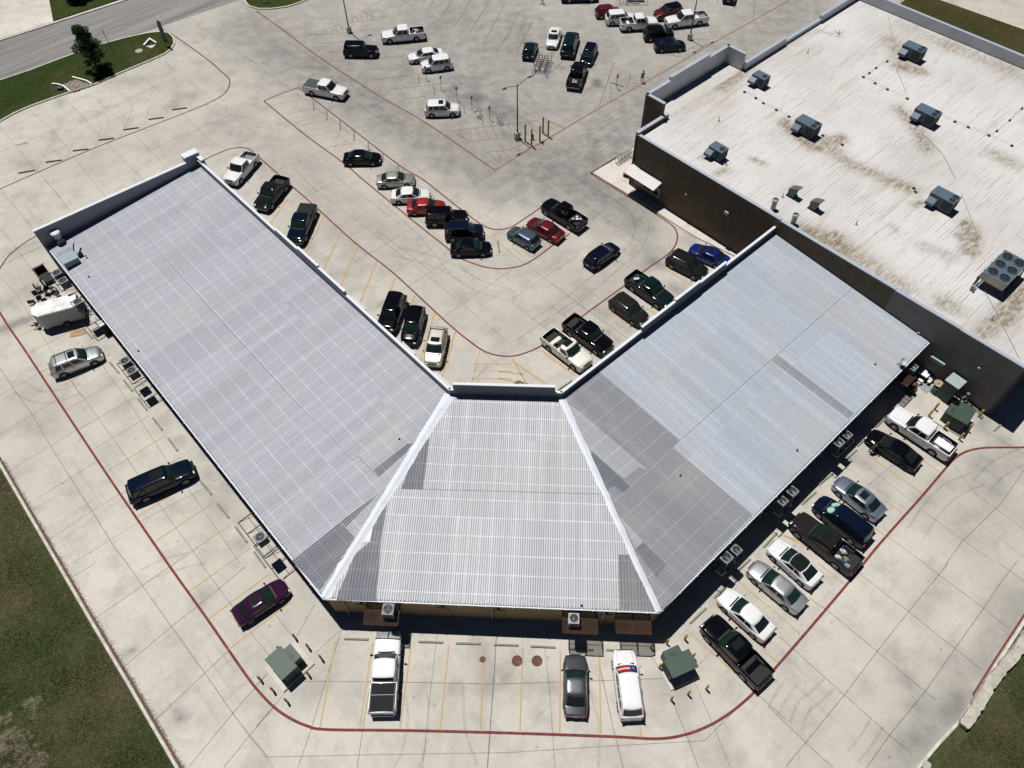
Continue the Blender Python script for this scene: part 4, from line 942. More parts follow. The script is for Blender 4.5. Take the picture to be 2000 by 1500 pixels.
# six fan condenser on legs
p = G(1946, 548, RZ); o = empty('refrigeration_condenser', p, RA, 'six-fan condenser standing on a steel frame on the store roof', 'condenser')
q = MB(); q.box((0, 0, 1.35), (2.3, 4.3, .75), bev=.02); q.build('casing', M('condenser_side', (.40, .36, .27), .5, .3), o)
q = MB(); q.box((0, 0, 1.745), (2.36, 4.36, .04)); q.box((0, 0, 1.77), (.06, 4.3, .03)); q.build('top_panel', M_rtu3, o)
for ix in (-1, 1):
    for iy in (-1, 0, 1):
        cc = (ix*.56, iy*1.4, 1.77); rr_ = .44
        q = MB(); q.lathe([(rr_+.06, 0), (rr_+.06, .08), (rr_, .08), (rr_, .012)], cc, n=22, cap1=False); fo = q.build('fan', M_rtu, o, 40)
        q = MB(); q.lathe([(rr_, .004), (0.001, .006)], cc, n=22, cap0=False, cap1=False); q.build('fan_opening', M_blk, fo)
        q = MB(); q.lathe([(.12, .01), (.12, .05), (0.001, .06)], cc, n=12, cap0=False, cap1=False)
        for a in range(4): q.box((cc[0]+.26*math.cos(a*1.57+.4), cc[1]+.26*math.sin(a*1.57+.4), cc[2]+.03), (.30, .16, .012), a*1.57+.4)
        q.build('fan_blades', M_rtu2, fo)
q = MB()
for y in (-2.0, -.7, .7, 2.0):
    for x in (-1.25, 1.25): q.box((x, y, .48), (.08, .08, .96))
    q.box((0, y, .94), (2.7, .09, .09))
for x in (-1.25, 1.25): q.box((x, 0, .93), (.1, 4.5, .1)); q.box((x, 0, .12), (.1, 4.5, .08))
q.build('support_frame', M_blk, o)
q = MB(); q.path([(-1.0, -2.3, .7), (-1.0, -2.9, .5), (-.7, -3.1, .1)], .07); q.box((-1.0, -2.9, .35), (.3, .3, .5)); q.build('pipework', M_galv, o)
# boxy vents and round stacks
for px, py, lb in ((1546, 382, 'olive sheet-metal vent box, the one nearer the facade'), (1588, 407, 'olive sheet-metal vent box, the one nearer the shop roof')):
    p = G(px, py, RZ); o = empty('vent_box', p, RA, lb, 'roof vent', 'olive vent boxes on the store roof')
    q = MB(); q.box((0, 0, .4), (.75, .7, .8)); q.add([(-.45, -.4, .8), (.38, -.4, .8), (.38, .4, .8), (-.45, .4, .8), (-.1, -.4, 1.1), (.75, -.4, 1.35), (.75, .4, 1.35), (-.1, .4, 1.1)], [(3, 2, 1, 0), (0, 1, 5, 4), (1, 2, 6, 5), (2, 3, 7, 6), (3, 0, 4, 7), (4, 5, 6, 7)]); q.build('duct', M('olive_metal', (.10, .13, .11), .5, .2), o)
    q = MB(); q.box((0, 0, .04), (.95, .9, .08)); q.build('curb', M_rtu2, o)
for px, py, lb in ((1509, 408, 'shiny round exhaust stack at the roof step, left one'), (1548, 437, 'shiny round exhaust stack beyond the roof step, right one')):
    p = G(px, py, RZ); o = empty('exhaust_stack', p, 0, lb, 'exhaust stack', 'round stacks at the store roof edge')
    q = MB(); q.lathe([(.26, 0), (.26, 1.0), (.30, 1.02), (.30, 1.2)], n=18, cap1=False); q.build('stack', M_copper, o, 40)
    q = MB(); q.lathe([(.31, 1.2), (.33, 1.22), (.25, 1.26), (.23, 1.18)], n=18, cap0=False, cap1=False); q.lathe([(.25, 1.1), (.001, 1.1)], n=18, cap0=False, cap1=False); q.build('rim', M_galv, o, 40)
# sleeper blocks carrying the gas line
pb = [(1733, 120), (1711, 133), (1698, 143), (1686, 151), (1709, 163), (1733, 175), (1772, 193), (1836, 224), (1865, 238), (1891, 249), (1931, 265), (1976, 285), (1947, 256), (1972, 235), (1996, 212), (1516, 215), (1541, 228), (1607, 265), (1645, 283), (1785, 368), (1788, 375), (1454, 180), (1476, 192), (1491, 202)]
blk0 = None
for i, (px, py) in enumerate(pb):
    p = G(px, py, RZ+.05)
    if blk0 is None:
        q = MB(); q.box((0, 0, .07), (.34, .18, .15), bev=.02); q.box((0, 0, .165), (.10, .20, .04)); blk0 = q.build('pipe_support', M('support_block', (.06, .055, .05), .8)); o = blk0
        tag(o, 'small dark support block under the gas pipe on the store roof', 'pipe support', 'pipe support blocks on the store roof')
    else: o = blk0.copy(); COL.objects.link(o)
    o.location = p-Vector((0, 0, .05)); o.rotation_euler = (0, 0, RA+R(90)*(i in (0, 1, 2, 12, 13, 14)))
for idx, lb in (((0, 1, 2, 3), 'thin gas pipe running to the farthest rooftop unit'), ((3, 4, 5, 6), 'thin gas pipe between the far corner block and the mid-roof unit'), ((7, 8, 9, 10, 11), 'thin gas pipe running right from the mid-roof unit to the photo edge'), ((10, 12, 13, 14), 'short gas pipe branching up-right near the photo edge'), ((15, 16), 'short gas pipe left of the unit in the brown stain'), ((17, 18), 'short gas pipe right of the unit in the brown stain'), ((21, 22, 23, 15), 'thin gas pipe from the small facade-side unit toward the stained unit')):
    pp = MB(); pts = [G(*pb[i], RZ)+Vector((0, 0, .20)) for i in idx]; pp.path(pts, .014); tag(pp.build('gas_pipe', M_galv2, None, 50), lb, 'pipe', 'gas pipe runs on the store roof')
# thin vent pipes of the store roof
first = None
for i, (px, py, lb) in enumerate(((1638, 66, 'tripod-like broken antenna base near the far facade corner'), (1577, 104, 'thin vent pipe left of the farthest roof unit'), (1404, 236, 'thin vent pipe between the two small roof units'), (1418, 322, 'thin pipe just beside the small unit over the awning'), (1672, 438, 'thin vent pipe in the middle of the near roof'), (1936, 624, 'thin vent pipe near the right end of the near roof edge'), (1528, 385, 'thin pipe beside the olive vent boxes'))):
    p = G(px, py, RZ); o = empty('vent_pipe', p, i, lb, 'vent pipe'); q = MB(); q.tube((0, 0, 0), (0, 0, .55), .04); q.lathe([(.15, 0), (.12, .04), (.05, .08)], n=10)
    if i == 0: q.tube((0, 0, .05), (.8, .3, .3), .03); q.tube((0, 0, .05), (-.5, .6, .2), .03); q.tube((0, 0, .05), (-.3, -.9, .1), .03)
    q.build('pipe', M_galv2, o, 40)
for ci, pts in enumerate(([(1734, 30), (1744, 75)], [(1750, 135), (1770, 180)], [(1800, 260), (1840, 300), (1866, 350)], [(1878, 380), (1905, 450), (1905, 480)], [(1918, 560), (1945, 610), (1990, 700)])):
    cab = MB(); cab.path([G(*p, RZ)+Vector((0, 0, .05)) for p in pts], .02)
    tag(cab.build('roof_cable', M('roof_cable', (.34, .31, .28), .8)), 'thin brown cable on the white roof '+('above the farthest unit', 'below the farthest unit', 'between the mid-roof unit and the near right unit', 'from the near right unit to the condenser', 'below the six-fan condenser')[ci], 'cable', 'cables on the store roof')
# ---------------------------------------------------------------- vehicles
M_tyre = M('tyre', (.018, .018, .019), .85); M_rimS = M('alloy_rim', (.42, .43, .45), .35, .7); M_rimD = M('dark_rim', (.05, .05, .055), .4, .5)
M_vglass = M('vehicle_glass', (.010, .014, .015), .06, var=.05, spec=.5); M_teal = M('windscreen_glass', (.010, .027, .024), .07, var=.5, scale=1.2)
M_trim = M('black_trim', (.02, .02, .022), .6); M_chrome = M('chrome', (.45, .46, .48), .22, .9, var=.03)
M_head = M('headlamp', (.55, .57, .60), .12, .3, var=.1); M_tail = M('tail_lamp', (.28, .012, .012), .25); M_seamc = M('panel_gap', (.03, .03, .032), .8)
M_galvc = M('dull_rail', (.30, .31, .32), .6); M_plate = M('number_plate', (.55, .56, .58), .6); M_under = M('underbody', (.012, .012, .012), .9); M_bed = M('bed_liner', (.024, .025, .027), .8, var=.2)
def lerp(a, b_, t): return a+(b_-a)*t
def tab(T, x):
    if x <= T[0][0]: return T[0][1]
    for (x0, y0), (x1, y1) in zip(T[:-1], T[1:]):
        if x <= x1: return lerp(y0, y1, (x-x0)/(x1-x0))
    return T[-1][1]
# x as fraction of length, -.5 rear .. .5 front
TYPES = {
 'sedan': dict(L=4.75, W=1.82, H=1.44, wr=.33, ax=(-.300, .290), wb=.250, wt=.080, rtp=-.215, rb=-.395, top=[(-.5, .60), (-.492, .82), (-.47, .95), (-.36, 1.00), (.2, .97), (.27, .93), (.42, .80), (.47, .72), (.495, .58), (.5, .50)], rw=.79, win=[(.06, .47), (.51, .84)], belt=.95),
 'coupe': dict(L=4.75, W=1.84, H=1.42, wr=.34, ax=(-.295, .300), wb=.240, wt=.07, rtp=-.21, rb=-.425, top=[(-.5, .60), (-.492, .84), (-.47, .98), (-.40, 1.0), (.2, .97), (.27, .92), (.42, .80), (.47, .72), (.495, .58), (.5, .50)], rw=.78, win=[(.06, .47), (.51, .80)], belt=.95),
 'hatch': dict(L=4.30, W=1.80, H=1.52, wr=.33, ax=(-.305, .300), wb=.27, wt=.11, rtp=-.38, rb=-.475, top=[(-.5, .62), (-.492, .90), (-.47, .98), (.25, .96), (.32, .90), (.43, .80), (.48, .70), (.5, .54)], rw=.80, win=[(.05, .40), (.43, .72), (.76, .93)], belt=.96),
 'suv': dict(L=4.75, W=1.90, H=1.74, wr=.37, ax=(-.300, .295), wb=.262, wt=.115, rtp=-.40, rb=-.475, top=[(-.5, .72), (-.492, 1.02), (-.475, 1.10), (.22, 1.10), (.30, 1.07), (.44, .95), (.48, .84), (.5, .62)], rw=.82, win=[(.05, .36), (.39, .68), (.72, .93)], belt=1.08),
 'bigsuv': dict(L=5.25, W=2.02, H=1.90, wr=.40, ax=(-.290, .315), wb=.235, wt=.145, rtp=-.43, rb=-.480, top=[(-.5, .78), (-.495, 1.10), (-.48, 1.18), (.22, 1.18), (.30, 1.17), (.45, 1.08), (.485, .98), (.5, .70)], rw=.76, win=[(.05, .34), (.37, .65), (.69, .95)], belt=1.16),
 'boxsuv': dict(L=4.5, W=1.88, H=1.84, wr=.40, ax=(-.285, .320), wb=.155, wt=.105, rtp=-.455, rb=-.480, top=[(-.5, .78), (-.495, 1.10), (-.48, 1.18), (.14, 1.18), (.18, 1.14), (.46, 1.08), (.485, .98), (.5, .70)], rw=.80, win=[(.05, .34), (.37, .65), (.69, .95)], belt=1.16),
 'van': dict(L=5.15, W=1.98, H=1.76, wr=.35, ax=(-.295, .315), wb=.315, wt=.16, rtp=-.43, rb=-.485, top=[(-.5, .70), (-.495, 1.02), (-.48, 1.09), (.28, 1.05), (.34, .98), (.44, .84), (.48, .72), (.5, .56)], rw=.76, win=[(.05, .33), (.36, .66), (.69, .95)], belt=1.04),
 'pickup': dict(L=5.85, W=2.02, H=1.92, wr=.41, ax=(-.285, .325), wb=.218, wt=.118, rtp=-.122, rb=-.146, top=[(-.5, 1.10), (-.495, 1.26), (-.155, 1.27), (.17, 1.22), (.28, 1.20), (.45, 1.12), (.485, 1.02), (.5, .74)], rw=.85, win=[(.06, .50), (.55, .92)], belt=1.22, bed=(-.485, -.160)),
}
WHEELS = {}
def wheel_meshes(r, dark):
    k = (round(r, 3), dark)
    if k not in WHEELS:
        t = MB(); rot = Matrix.Rotation(R(90), 3, 'X')
        t.lathe([(r*.62, -.11), (r*.93, -.12), (r, -.09), (r, .09), (r*.93, .12), (r*.62, .11)], rot=rot, n=24, cap0=True, cap1=True)
        a = t.build('wheel', M_tyre, None, 40); ma = a.data; bpy.data.objects.remove(a)
        q = MB(); q.lathe([(r*.66, -.124), (r*.62, -.135), (r*.58, -.115)], rot=rot, n=24, cap0=False, cap1=False)
        for i in range(5):
            an = i*2*math.pi/5; q.box((math.cos(an)*r*.33, .118, math.sin(an)*r*.33), (r*.62, .02, r*.15), rot=Matrix.Rotation(-an, 3, 'Y'))
        q.lathe([(r*.66, .124), (r*.62, .135), (r*.58, .115)], rot=rot, n=24, cap0=False, cap1=False)
        q.lathe([(r*.60, .108), (.001, .108)], rot=rot, n=24, cap0=False, cap1=False); q.lathe([(r*.60, -.108), (.001, -.108)], rot=rot, n=24, cap0=False, cap1=False)
        q.lathe([(.07, .12), (.001, .14)], rot=rot, n=10, cap0=False, cap1=False)
        b_ = q.build('rim', M_rimD if dark else M_rimS, None, 40); mb = b_.data; bpy.data.objects.remove(b_)
        # both faces: mirror for the other side via rotation
        WHEELS[k] = (ma, mb)
    return WHEELS[k]
KIND = dict(sedan='parked_sedan', coupe='parked_coupe', hatch='parked_hatchback', suv='parked_suv', bigsuv='parked_suv', boxsuv='parked_suv', van='parked_van', pickup='pickup_truck')
CATN = dict(sedan='car', coupe='car', hatch='car', suv='SUV', bigsuv='SUV', boxsuv='SUV', van='minivan', pickup='pickup truck')
def vehicle(kind, F, Rr, pm, label, group, roofm=None, sunroof=0, rails=0, ribs=0, darkrim=False, teal=True, cover=0, load=None, shade=None, single=False, plate=True, name=None, cat=None, spoiler=False, longb=1.0, panoramic=False, rollbar=False, rearteal=False, rack=0):
    T = dict(TYPES[kind]); T['top'] = list(T['top'])
    pf, pr = G(F[0], F[1], .7), G(Rr[0], Rr[1], .7)
    L = min(max((pf-pr).length*1.02, T['L']*.93), T['L']*1.09); W = T['W']; H = T['H']
    if single: T['rtp'] = -.04; T['rb'] = -.065; T['bed'] = (-.485, -.085); T['win'] = [(.08, .86)]
    c = (pf+pr)/2; an = az(pr, pf)
    o = empty(name or KIND[kind], Vector((c.x, c.y, 0)), an, label, cat or CATN[kind], group)
    ax = [a*L for a in T['ax']]; wr = T['wr']; ar_ = wr*1.16
    top = lambda x: tab(T['top'], x/L)
    wt_ = [(-.5, .72), (-.495, .80), (-.48, .87), (-.45, .93), (-.38, .985), (-.25, 1.0), (.26, 1.0), (.38, .965), (.44, .91), (.475, .81), (.49, .71), (.5, .58)]
    if kind in ('pickup', 'bigsuv', 'boxsuv'): wt_ = [(-.5, .91), (-.49, .96), (-.44, 1.0), (.34, 1.0), (.42, .97), (.46, .91), (.485, .83), (.5, .70)]
    hw = lambda x: W/2*tab(wt_, x/L)
    bed = T.get('bed')
    def zb(x):
        z = .22 if kind not in ('pickup', 'bigsuv', 'boxsuv') else .32
        if abs(x) > .47*L: z += (abs(x)/L-.47)*3.0
        for a in ax:
            if abs(x-a) < ar_: z = max(z, wr+math.sqrt(ar_**2-(x-a)**2)*.98)
        return z
    keys = set([-.5, -.495, -.485, -.47, -.44, -.40, -.36, .2, .25, .30, .36, .42, .45, .47, .485, .495, .5]); xs_ = set(round(k*L, 4) for k in keys)
    for i in range(-8, 9): xs_.add(round(i*L/20, 4))
    for a in ax:
        for k in (-1.001, -.985, -.93, -.8, -.6, -.35, 0, .35, .6, .8, .93, .985, 1.001): xs_.add(round(a+k*ar_, 4))
    if bed: 
        for k in bed: xs_.add(round(k*L, 4)); xs_.add(round(k*L-.03, 4)); xs_.add(round(k*L+.03, 4))
    xs_ = sorted(xs_); xs2 = [xs_[0]]
    for x in xs_[1:]:
        if x-xs2[-1] > .008: xs2.append(x)
    xs_ = xs2
    def half(x):
        w_, t, z0 = hw(x), top(x), zb(x); inb = bed and bed[0]*L+.01 < x < bed[1]*L-.01
        zs = t-.075 if not bed or x > bed[1]*L else t-.03
        z0 = min(z0, zs-.08)
        if inb: return [(0, z0), (w_*.80, z0), (w_*.975, z0), (w_, lerp(z0, zs, .3)), (w_, lerp(z0, zs, .7)), (w_*.985, zs), (w_*.955, t), (w_*.90, t), (w_*.88, t-.02), (w_*.88, .80), (0, .80)]
        return [(0, z0), (w_*.80, z0), (w_*.975, z0), (w_, lerp(z0, zs, .3)), (w_*1.0, lerp(z0, zs, .68)), (w_*.965, zs-.01), (w_*.90, lerp(zs, t, .6)), (w_*.80, t-.012), (w_*.55, t+.008), (w_*.3, t+.016), (0, t+.02)]
    m = MB(); rings = []
    for x in xs_:
        h = half(x); full = [(x, y, z) for y, z in h]+[(x, -y, z) for y, z in h[-2:0:-1]]
        rings.append(full)
    n = len(rings[0]); m.v = [p for r_ in rings for p in r_]
    for i in range(len(rings)-1):
        for j in range(n): m.f.append((i*n+j, i*n+(j+1) % n, (i+1)*n+(j+1) % n, (i+1)*n+j))
    m.f = [f[::-1] for f in m.f]
    m.f.append(tuple(range(n))); m.f.append(tuple(range((len(rings)-1)*n, len(rings)*n))[::-1])
    m.m = [0]*len(m.f)
    # greenhouse
    xwb, xwt, xrt, xrb = (T[k]*L for k in ('wb', 'wt', 'rtp', 'rb')); zb0 = T['belt']-.03; zt0 = H-.075
    wbm, wrm = W/2*.925, W/2*T['rw']
    def ge(t):
        tt = t; xf = lerp(xwb, xwt, tt); xr = lerp(xrb, xrt, tt**1.1); w_ = lerp(wbm, wrm, tt**1.15); z = lerp(zb0, zt0, tt); return xf, xr, w_, z
    bowf, bowr = ({'boxsuv': .05, 'pickup': .10}.get(kind, .13)), (.10 if kind not in ('pickup', 'boxsuv') else .03)
    if kind == 'van': bowf = .24
    def front_(u, t):
        xf, xr, w_, z = ge(t); y = (u*2-1)*w_*.95; return Vector((xf-bowf*(u*2-1)**2, y, z))
    def rear_(u, t):
        xf, xr, w_, z = ge(t); y = (1-u*2)*w_*.92; return Vector((xr+bowr*(u*2-1)**2, y, z))
    def side_(sg):
        def f(u, t):
            xf, xr, w_, z = ge(t); a = xf-bowf-.10; b2 = xr+bowr+.09; x = lerp(a, b2, u)
            taper = 1-.035*(2*u-1)**2
            return Vector((x, sg*w_*taper, z))
        return f
    NT = 5
    gl = MB()
    def ring(t):
        pts = [front_(i/8, t) for i in range(9)]+[side_(1)(i/8, t) for i in range(9)]+[rear_(i/6, t) for i in range(7)]+[side_(-1)(1-i/8, t) for i in range(9)]
        return pts
    rg = [ring(i/NT) for i in range(NT+1)]; nn_ = len(rg[0]); base = len(m.v)
    cx_ = (xwt+xrt)/2-bowf/2
    for k, (s_, dz) in enumerate(((.975, .035), (.90, .058), (.6, .074), (.3, .078))):
        rg.append([Vector((cx_+(p.x-cx_)*s_, p.y*s_, zt0+dz)) for p in rg[NT]])
    roof_i = NT+1
    vs = [tuple(p) for r_ in rg for p in r_]+[(cx_, 0, zt0+.078)]
    fs = []
    for k in range(len(rg)-1):
        for j in range(nn_): fs.append((k*nn_+j, k*nn_+(j+1) % nn_, (k+1)*nn_+(j+1) % nn_, (k+1)*nn_+j))
    last = (len(rg)-1)*nn_
    for j in range(nn_): fs.append((last+j, last+(j+1) % nn_, last+nn_))
    if roofm:
        m.add(vs, [f for f in fs if f[0] < NT*nn_]); 
        q = MB(); q.add([tuple(Vector(v_)+Vector((0, 0, .002))) for v_ in vs], [f for f in fs if f[0] >= NT*nn_]); 
        body = m.build('body', pm, o, 38); q.build('roof', roofm, o, 60)
    else:
        m.add(vs, fs); body = m.build('body', pm, o, 38)
    def pane(name, fn, u0, u1, t0, t1, mat, nu=8, nv=4, off=.008, flip=False, par=o):
        q = MB(); cc = Vector((cx_, 0, .8))
        def f(a, b_):
            u, t = lerp(u0, u1, a), lerp(t0, t1, b_); e = .01
            p = fn(u, t); du = fn(u+e, t)-fn(u-e, t); dv = fn(u, t+e)-fn(u, t-e); nrm_ = du.cross(dv).normalized()
            if nrm_.dot(p-cc) < 0: nrm_ = -nrm_
            return p+nrm_*off
        q.grid(f, nu, nv); o2 = q.build(name, mat, par, 180)
        return o2
    wm = M_teal if teal else M_vglass
    ws = pane('windshield', front_, .025, .975, .05, .95, wm)
    if shade == 'foil': 
        for a in (-1, 1): 
            q = MB(); q.grid(lambda u, v: front_(.5+a*.22+(u-.5)*.40*math.sqrt(max(0.02, 1-(2*v-1)**2)), .16+v*.66)+Vector((.02, 0, .022)), 6, 6); q.build('sun_shade', M('foil_shade', (.36, .62, .55), .4, .2), ws, 180)
    if shade == 'flag':
        for a, b_, mt in ((.06, .34, 'flag_blue'), (.34, .94, 'flag_red')):
            q = MB(); q.grid(lambda u, v: front_(lerp(a, b_, u), .14+v*.72)+Vector((.015, 0, .018)), 6, 3); q.build('sun_shade', MATS.get(mt) or M(mt, {'flag_blue': (.02, .035, .14), 'flag_red': (.33, .02, .02)}[mt], .5), ws, 180)
        q = MB(); q.grid(lambda u, v: front_(lerp(.34, .94, u), .44+v*.18)+Vector((.02, 0, .026)), 6, 2); q.build('sun_shade_stripe', M('flag_white', (.55, .55, .6), .5), ws, 180)
        q = MB(); p0 = front_(.20, .50)+Vector((.03, 0, .035)); ex = (front_(.21, .5)-front_(.19, .5)).normalized(); ey = (front_(.2, .6)-front_(.2, .4)).normalized()
        st_ = [p0+ex*math.cos(R(90+k*36))*(.10 if k % 2 == 0 else .042)+ey*math.sin(R(90+k*36))*(.10 if k % 2 == 0 else .042) for k in range(10)]
        q.add(st_+[p0], [(k, (k+1) % 10, 10) for k in range(10)]); q.build('star', M('flag_white', (.55, .55, .6), .5), ws)
    rwm = M_vglass
    rw_ = pane('rear_window', rear_, .06, .94, .16 if kind in ('sedan', 'coupe') else .10, .92, M_teal if rearteal else rwm)
    for sg in (1, -1):
        for (a, b_) in T['win']: pane('side_window', side_(sg), a, b_, .12, .90, M_vglass, 6, 3)
    # wheels
    for a in ax:
        for sg in (1, -1):
            ma, mb = wheel_meshes(wr, darkrim)
            wo = link('wheel', ma, o, Vector((a, sg*(W/2-.115), wr)), 0 if sg > 0 else math.pi); link('rim', mb, wo)
    q = MB(); q.box((0, 0, .34 if kind != 'pickup' else .42), (L*.90, W*.62, .20)); 
    for a in ax: q.tube((a, -W*.38, wr), (a, W*.38, wr), .06)
    q.build('chassis', M_under, o)
    # lamps, mirrors, grille, bumper, plates
    xf = .5*L; zt_f = top(.47*L); lz = zt_f-.13; big = kind in ('pickup', 'bigsuv', 'boxsuv')
    for sg in (1, -1):
        q = MB(); y = hw(.485*L)*.80
        q.box((.480*L, sg*y, lz), (.16, W*.17, .13 if not big else .20), -sg*.28, bev=.03); q.build('headlight', M_head, o, 40)
        q = MB(); y = hw(-.485*L)*.90
        if big and kind != 'boxsuv': q.box((-.493*L, sg*(W/2*.93), top(-.49*L)-.26), (.10, .14, .36), bev=.02)
        else: q.box((-.487*L, sg*y, top(-.48*L)-.17), (.12, W*.15, .16), sg*.2, bev=.03)
        q.build('taillight', M_tail, o, 40)
        q = MB(); mx = xwb-.22 if kind != 'van' else xwb-.42; q.box((mx, sg*(W/2+.10), T['belt']+.05), (.12 if not big else .13, .21, .15 if not big else .20), sg*.2, bev=.04); q.box((mx, sg*(W/2-.02), T['belt']+.0), (.06, .14, .05)); q.build('mirror', pm if not big else M_trim, o, 50)
    q = MB(); gz = zt_f-.16 if not big else zt_f-.20; q.box((.492*L, 0, gz), (.07, W*.40, .14 if not big else .30), bev=.02)
    q.box((.497*L, 0, .40), (.06, W*.62, .12), bev=.02); q.build('grille', M_trim if not big or pm.name in ('paint_black', 'paint_navy') else M_trim, o)
    if big:
        q = MB(); q.box((.50*L, 0, .56), (.14, W*.84, .16), bev=.05); 
        q.build('front_bumper', M_chrome if kind == 'pickup' else M_trim, o, 50)
        q = MB(); q.box((-.505*L, 0, .56), (.18, W*.86, .16), bev=.04); q.build('rear_bumper', M_chrome if kind == 'pickup' else M_trim, o, 50)
    else:
        q = MB(); q.box((-.492*L, 0, .36), (.08, W*.66, .14), bev=.02); q.build('bumper', M_trim, o)
    q = MB(); q.box((-.5*L-.012 if not big else -.60*L*0-.5*L-.10, 0, .62 if not big else .60), (.012, .32, .16)); q.build('number_plate', M_plate, o)
    # panel gaps and handles
    q = MB()
    wx0 = xwb-bowf; doors = [lerp(xwb-.12, xrb+.2, k) for k in ((0, .47, .92) if not single else (0, .9))]
    if kind == 'pickup' and not single: doors = [xwb-.14, lerp(xwb, xrb, .52), xrb+.05]
    for sg in (1, -1):
        for dx in doors:
            z0, z1 = zb(dx)+.12, T['belt']-.10
            q.box((dx, sg*(W/2-.003), (z0+z1)/2), (.014, .012, z1-z0))
        q.box((lerp(doors[0], doors[-1], .5), sg*(W/2-.003), zb(0)+.12), (doors[0]-doors[-1], .012, .014))
        # bonnet edges
    for yy in (.66, -.66):
        P_ = [Vector((x, yy*hw(x)*1.0, tab(T['top'], x/L)+.003)) for x in [lerp(xwb+.04, .455*L, k/6) for k in range(7)]]
        for a, b_ in zip(P_[:-1], P_[1:]): q.tube(a, b_, .008, n=4, caps=False)
    if kind in ('sedan', 'coupe'):
        for yy in (.62, -.62):
            P_ = [Vector((x, yy*hw(x), tab(T['top'], x/L)+.003)) for x in [lerp(xrb-.02, -.47*L, k/3) for k in range(4)]]
            for a, b_ in zip(P_[:-1], P_[1:]): q.tube(a, b_, .008, n=4, caps=False)
    q.build('panel_gaps', M_seamc, o)
    for sg in (1, -1):
        for dx in doors[1:]:
            q = MB(); q.box((dx+.14, sg*(W/2+.012), T['belt']-.20), (.17, .03, .03), bev=.01); q.build('door_handle', pm if not big else M_chrome, o)
    q = MB(); q.box((xwb+.02, 0, T['belt']+.0), (.12, W*.66, .03)); q.build('wiper_cowl', M_trim, o)
    if sunroof:
        q = MB(); a = (.55 if panoramic else .0); x1 = xwt-bowf-.16; x0 = x1-(.62 if not panoramic else 1.15); q.box(((x0+x1)/2, 0, zt0+.078), (x1-x0, wrm*1.15, .03), bev=.012)
        q.build('sunroof', M_vglass, o)
    if rails or rack:
        x1, x0 = xwt-.35, xrt+.25
        for sg in (1, -1):
            q = MB(); q.box(((x0+x1)/2, sg*wrm*.90, zt0+.105), (x1-x0, .045, .04), bev=.012); q.build('roof_rail', M_chrome if rails == 2 else M_trim, o)
        if rack:
            for k in (.12, .62)[:rack]: q = MB(); q.box((lerp(x0, x1, k), 0, zt0+.13), (.06, wrm*1.9, .03)); q.build('crossbar', M_trim, o)
    if ribs:
        q = MB()
        for k in range(ribs): yy = lerp(-.68, .68, k/(ribs-1))*wrm; q.box((lerp(xwt-.35, xrt+.2, .5), yy, zt0+.071+.004*(1-abs(yy))), (abs(xwt-xrt)-.65, .035, .018))
        q.build('roof_ribs', pm, o)
    if bed:
        b0, b1 = bed[0]*L, bed[1]*L; wi = hw(-.3*L)*.88
        q = MB(); e = .012
        q.add([(b0+e+.03, -wi+e, .812), (b1-e-.03, -wi+e, .812), (b1-e-.03, wi-e, .812), (b0+e+.03, wi-e, .812), (b0+e+.03, -wi+e, 1.235), (b1-e-.03, -wi+e, 1.235), (b1-e-.03, wi-e, 1.235), (b0+e+.03, wi-e, 1.235)],
              [(0, 1, 2, 3), (0, 4, 5, 1), (3, 2, 6, 7), (0, 3, 7, 4), (1, 5, 6, 2)])
        for sg in (1, -1): q.box((ax[0], sg*(wi-.10), .92), (.9, .2, .22), bev=.04)
        q.build('bed_liner', M_bed if load != 'greybed' else M('bed_paint', (.20, .21, .21), .6), o)
        if cover:
            q = MB(); q.box(((b0+b1)/2, 0, 1.302), (b1-b0+.04, wi*2+.1, .035), bev=.012); cv_ = q.build('bed_cover', M('tonneau', (.014, .015, .017), .8, var=.1, spec=.2) if cover != 3 else M('tonneau_blue', (.05, .07, .075), .45), o)
            if cover == 2:
                q = MB(); 
                for sg in (1, -1): q.box(((b0+b1)/2, sg*(wi-.02), 1.326), (b1-b0, .02, .012))
                q.box((lerp(b0, b1, .58), 0, 1.327), (.04, wi*2-.05, .012)); q.build('cover_rails', M_galvc, cv_)
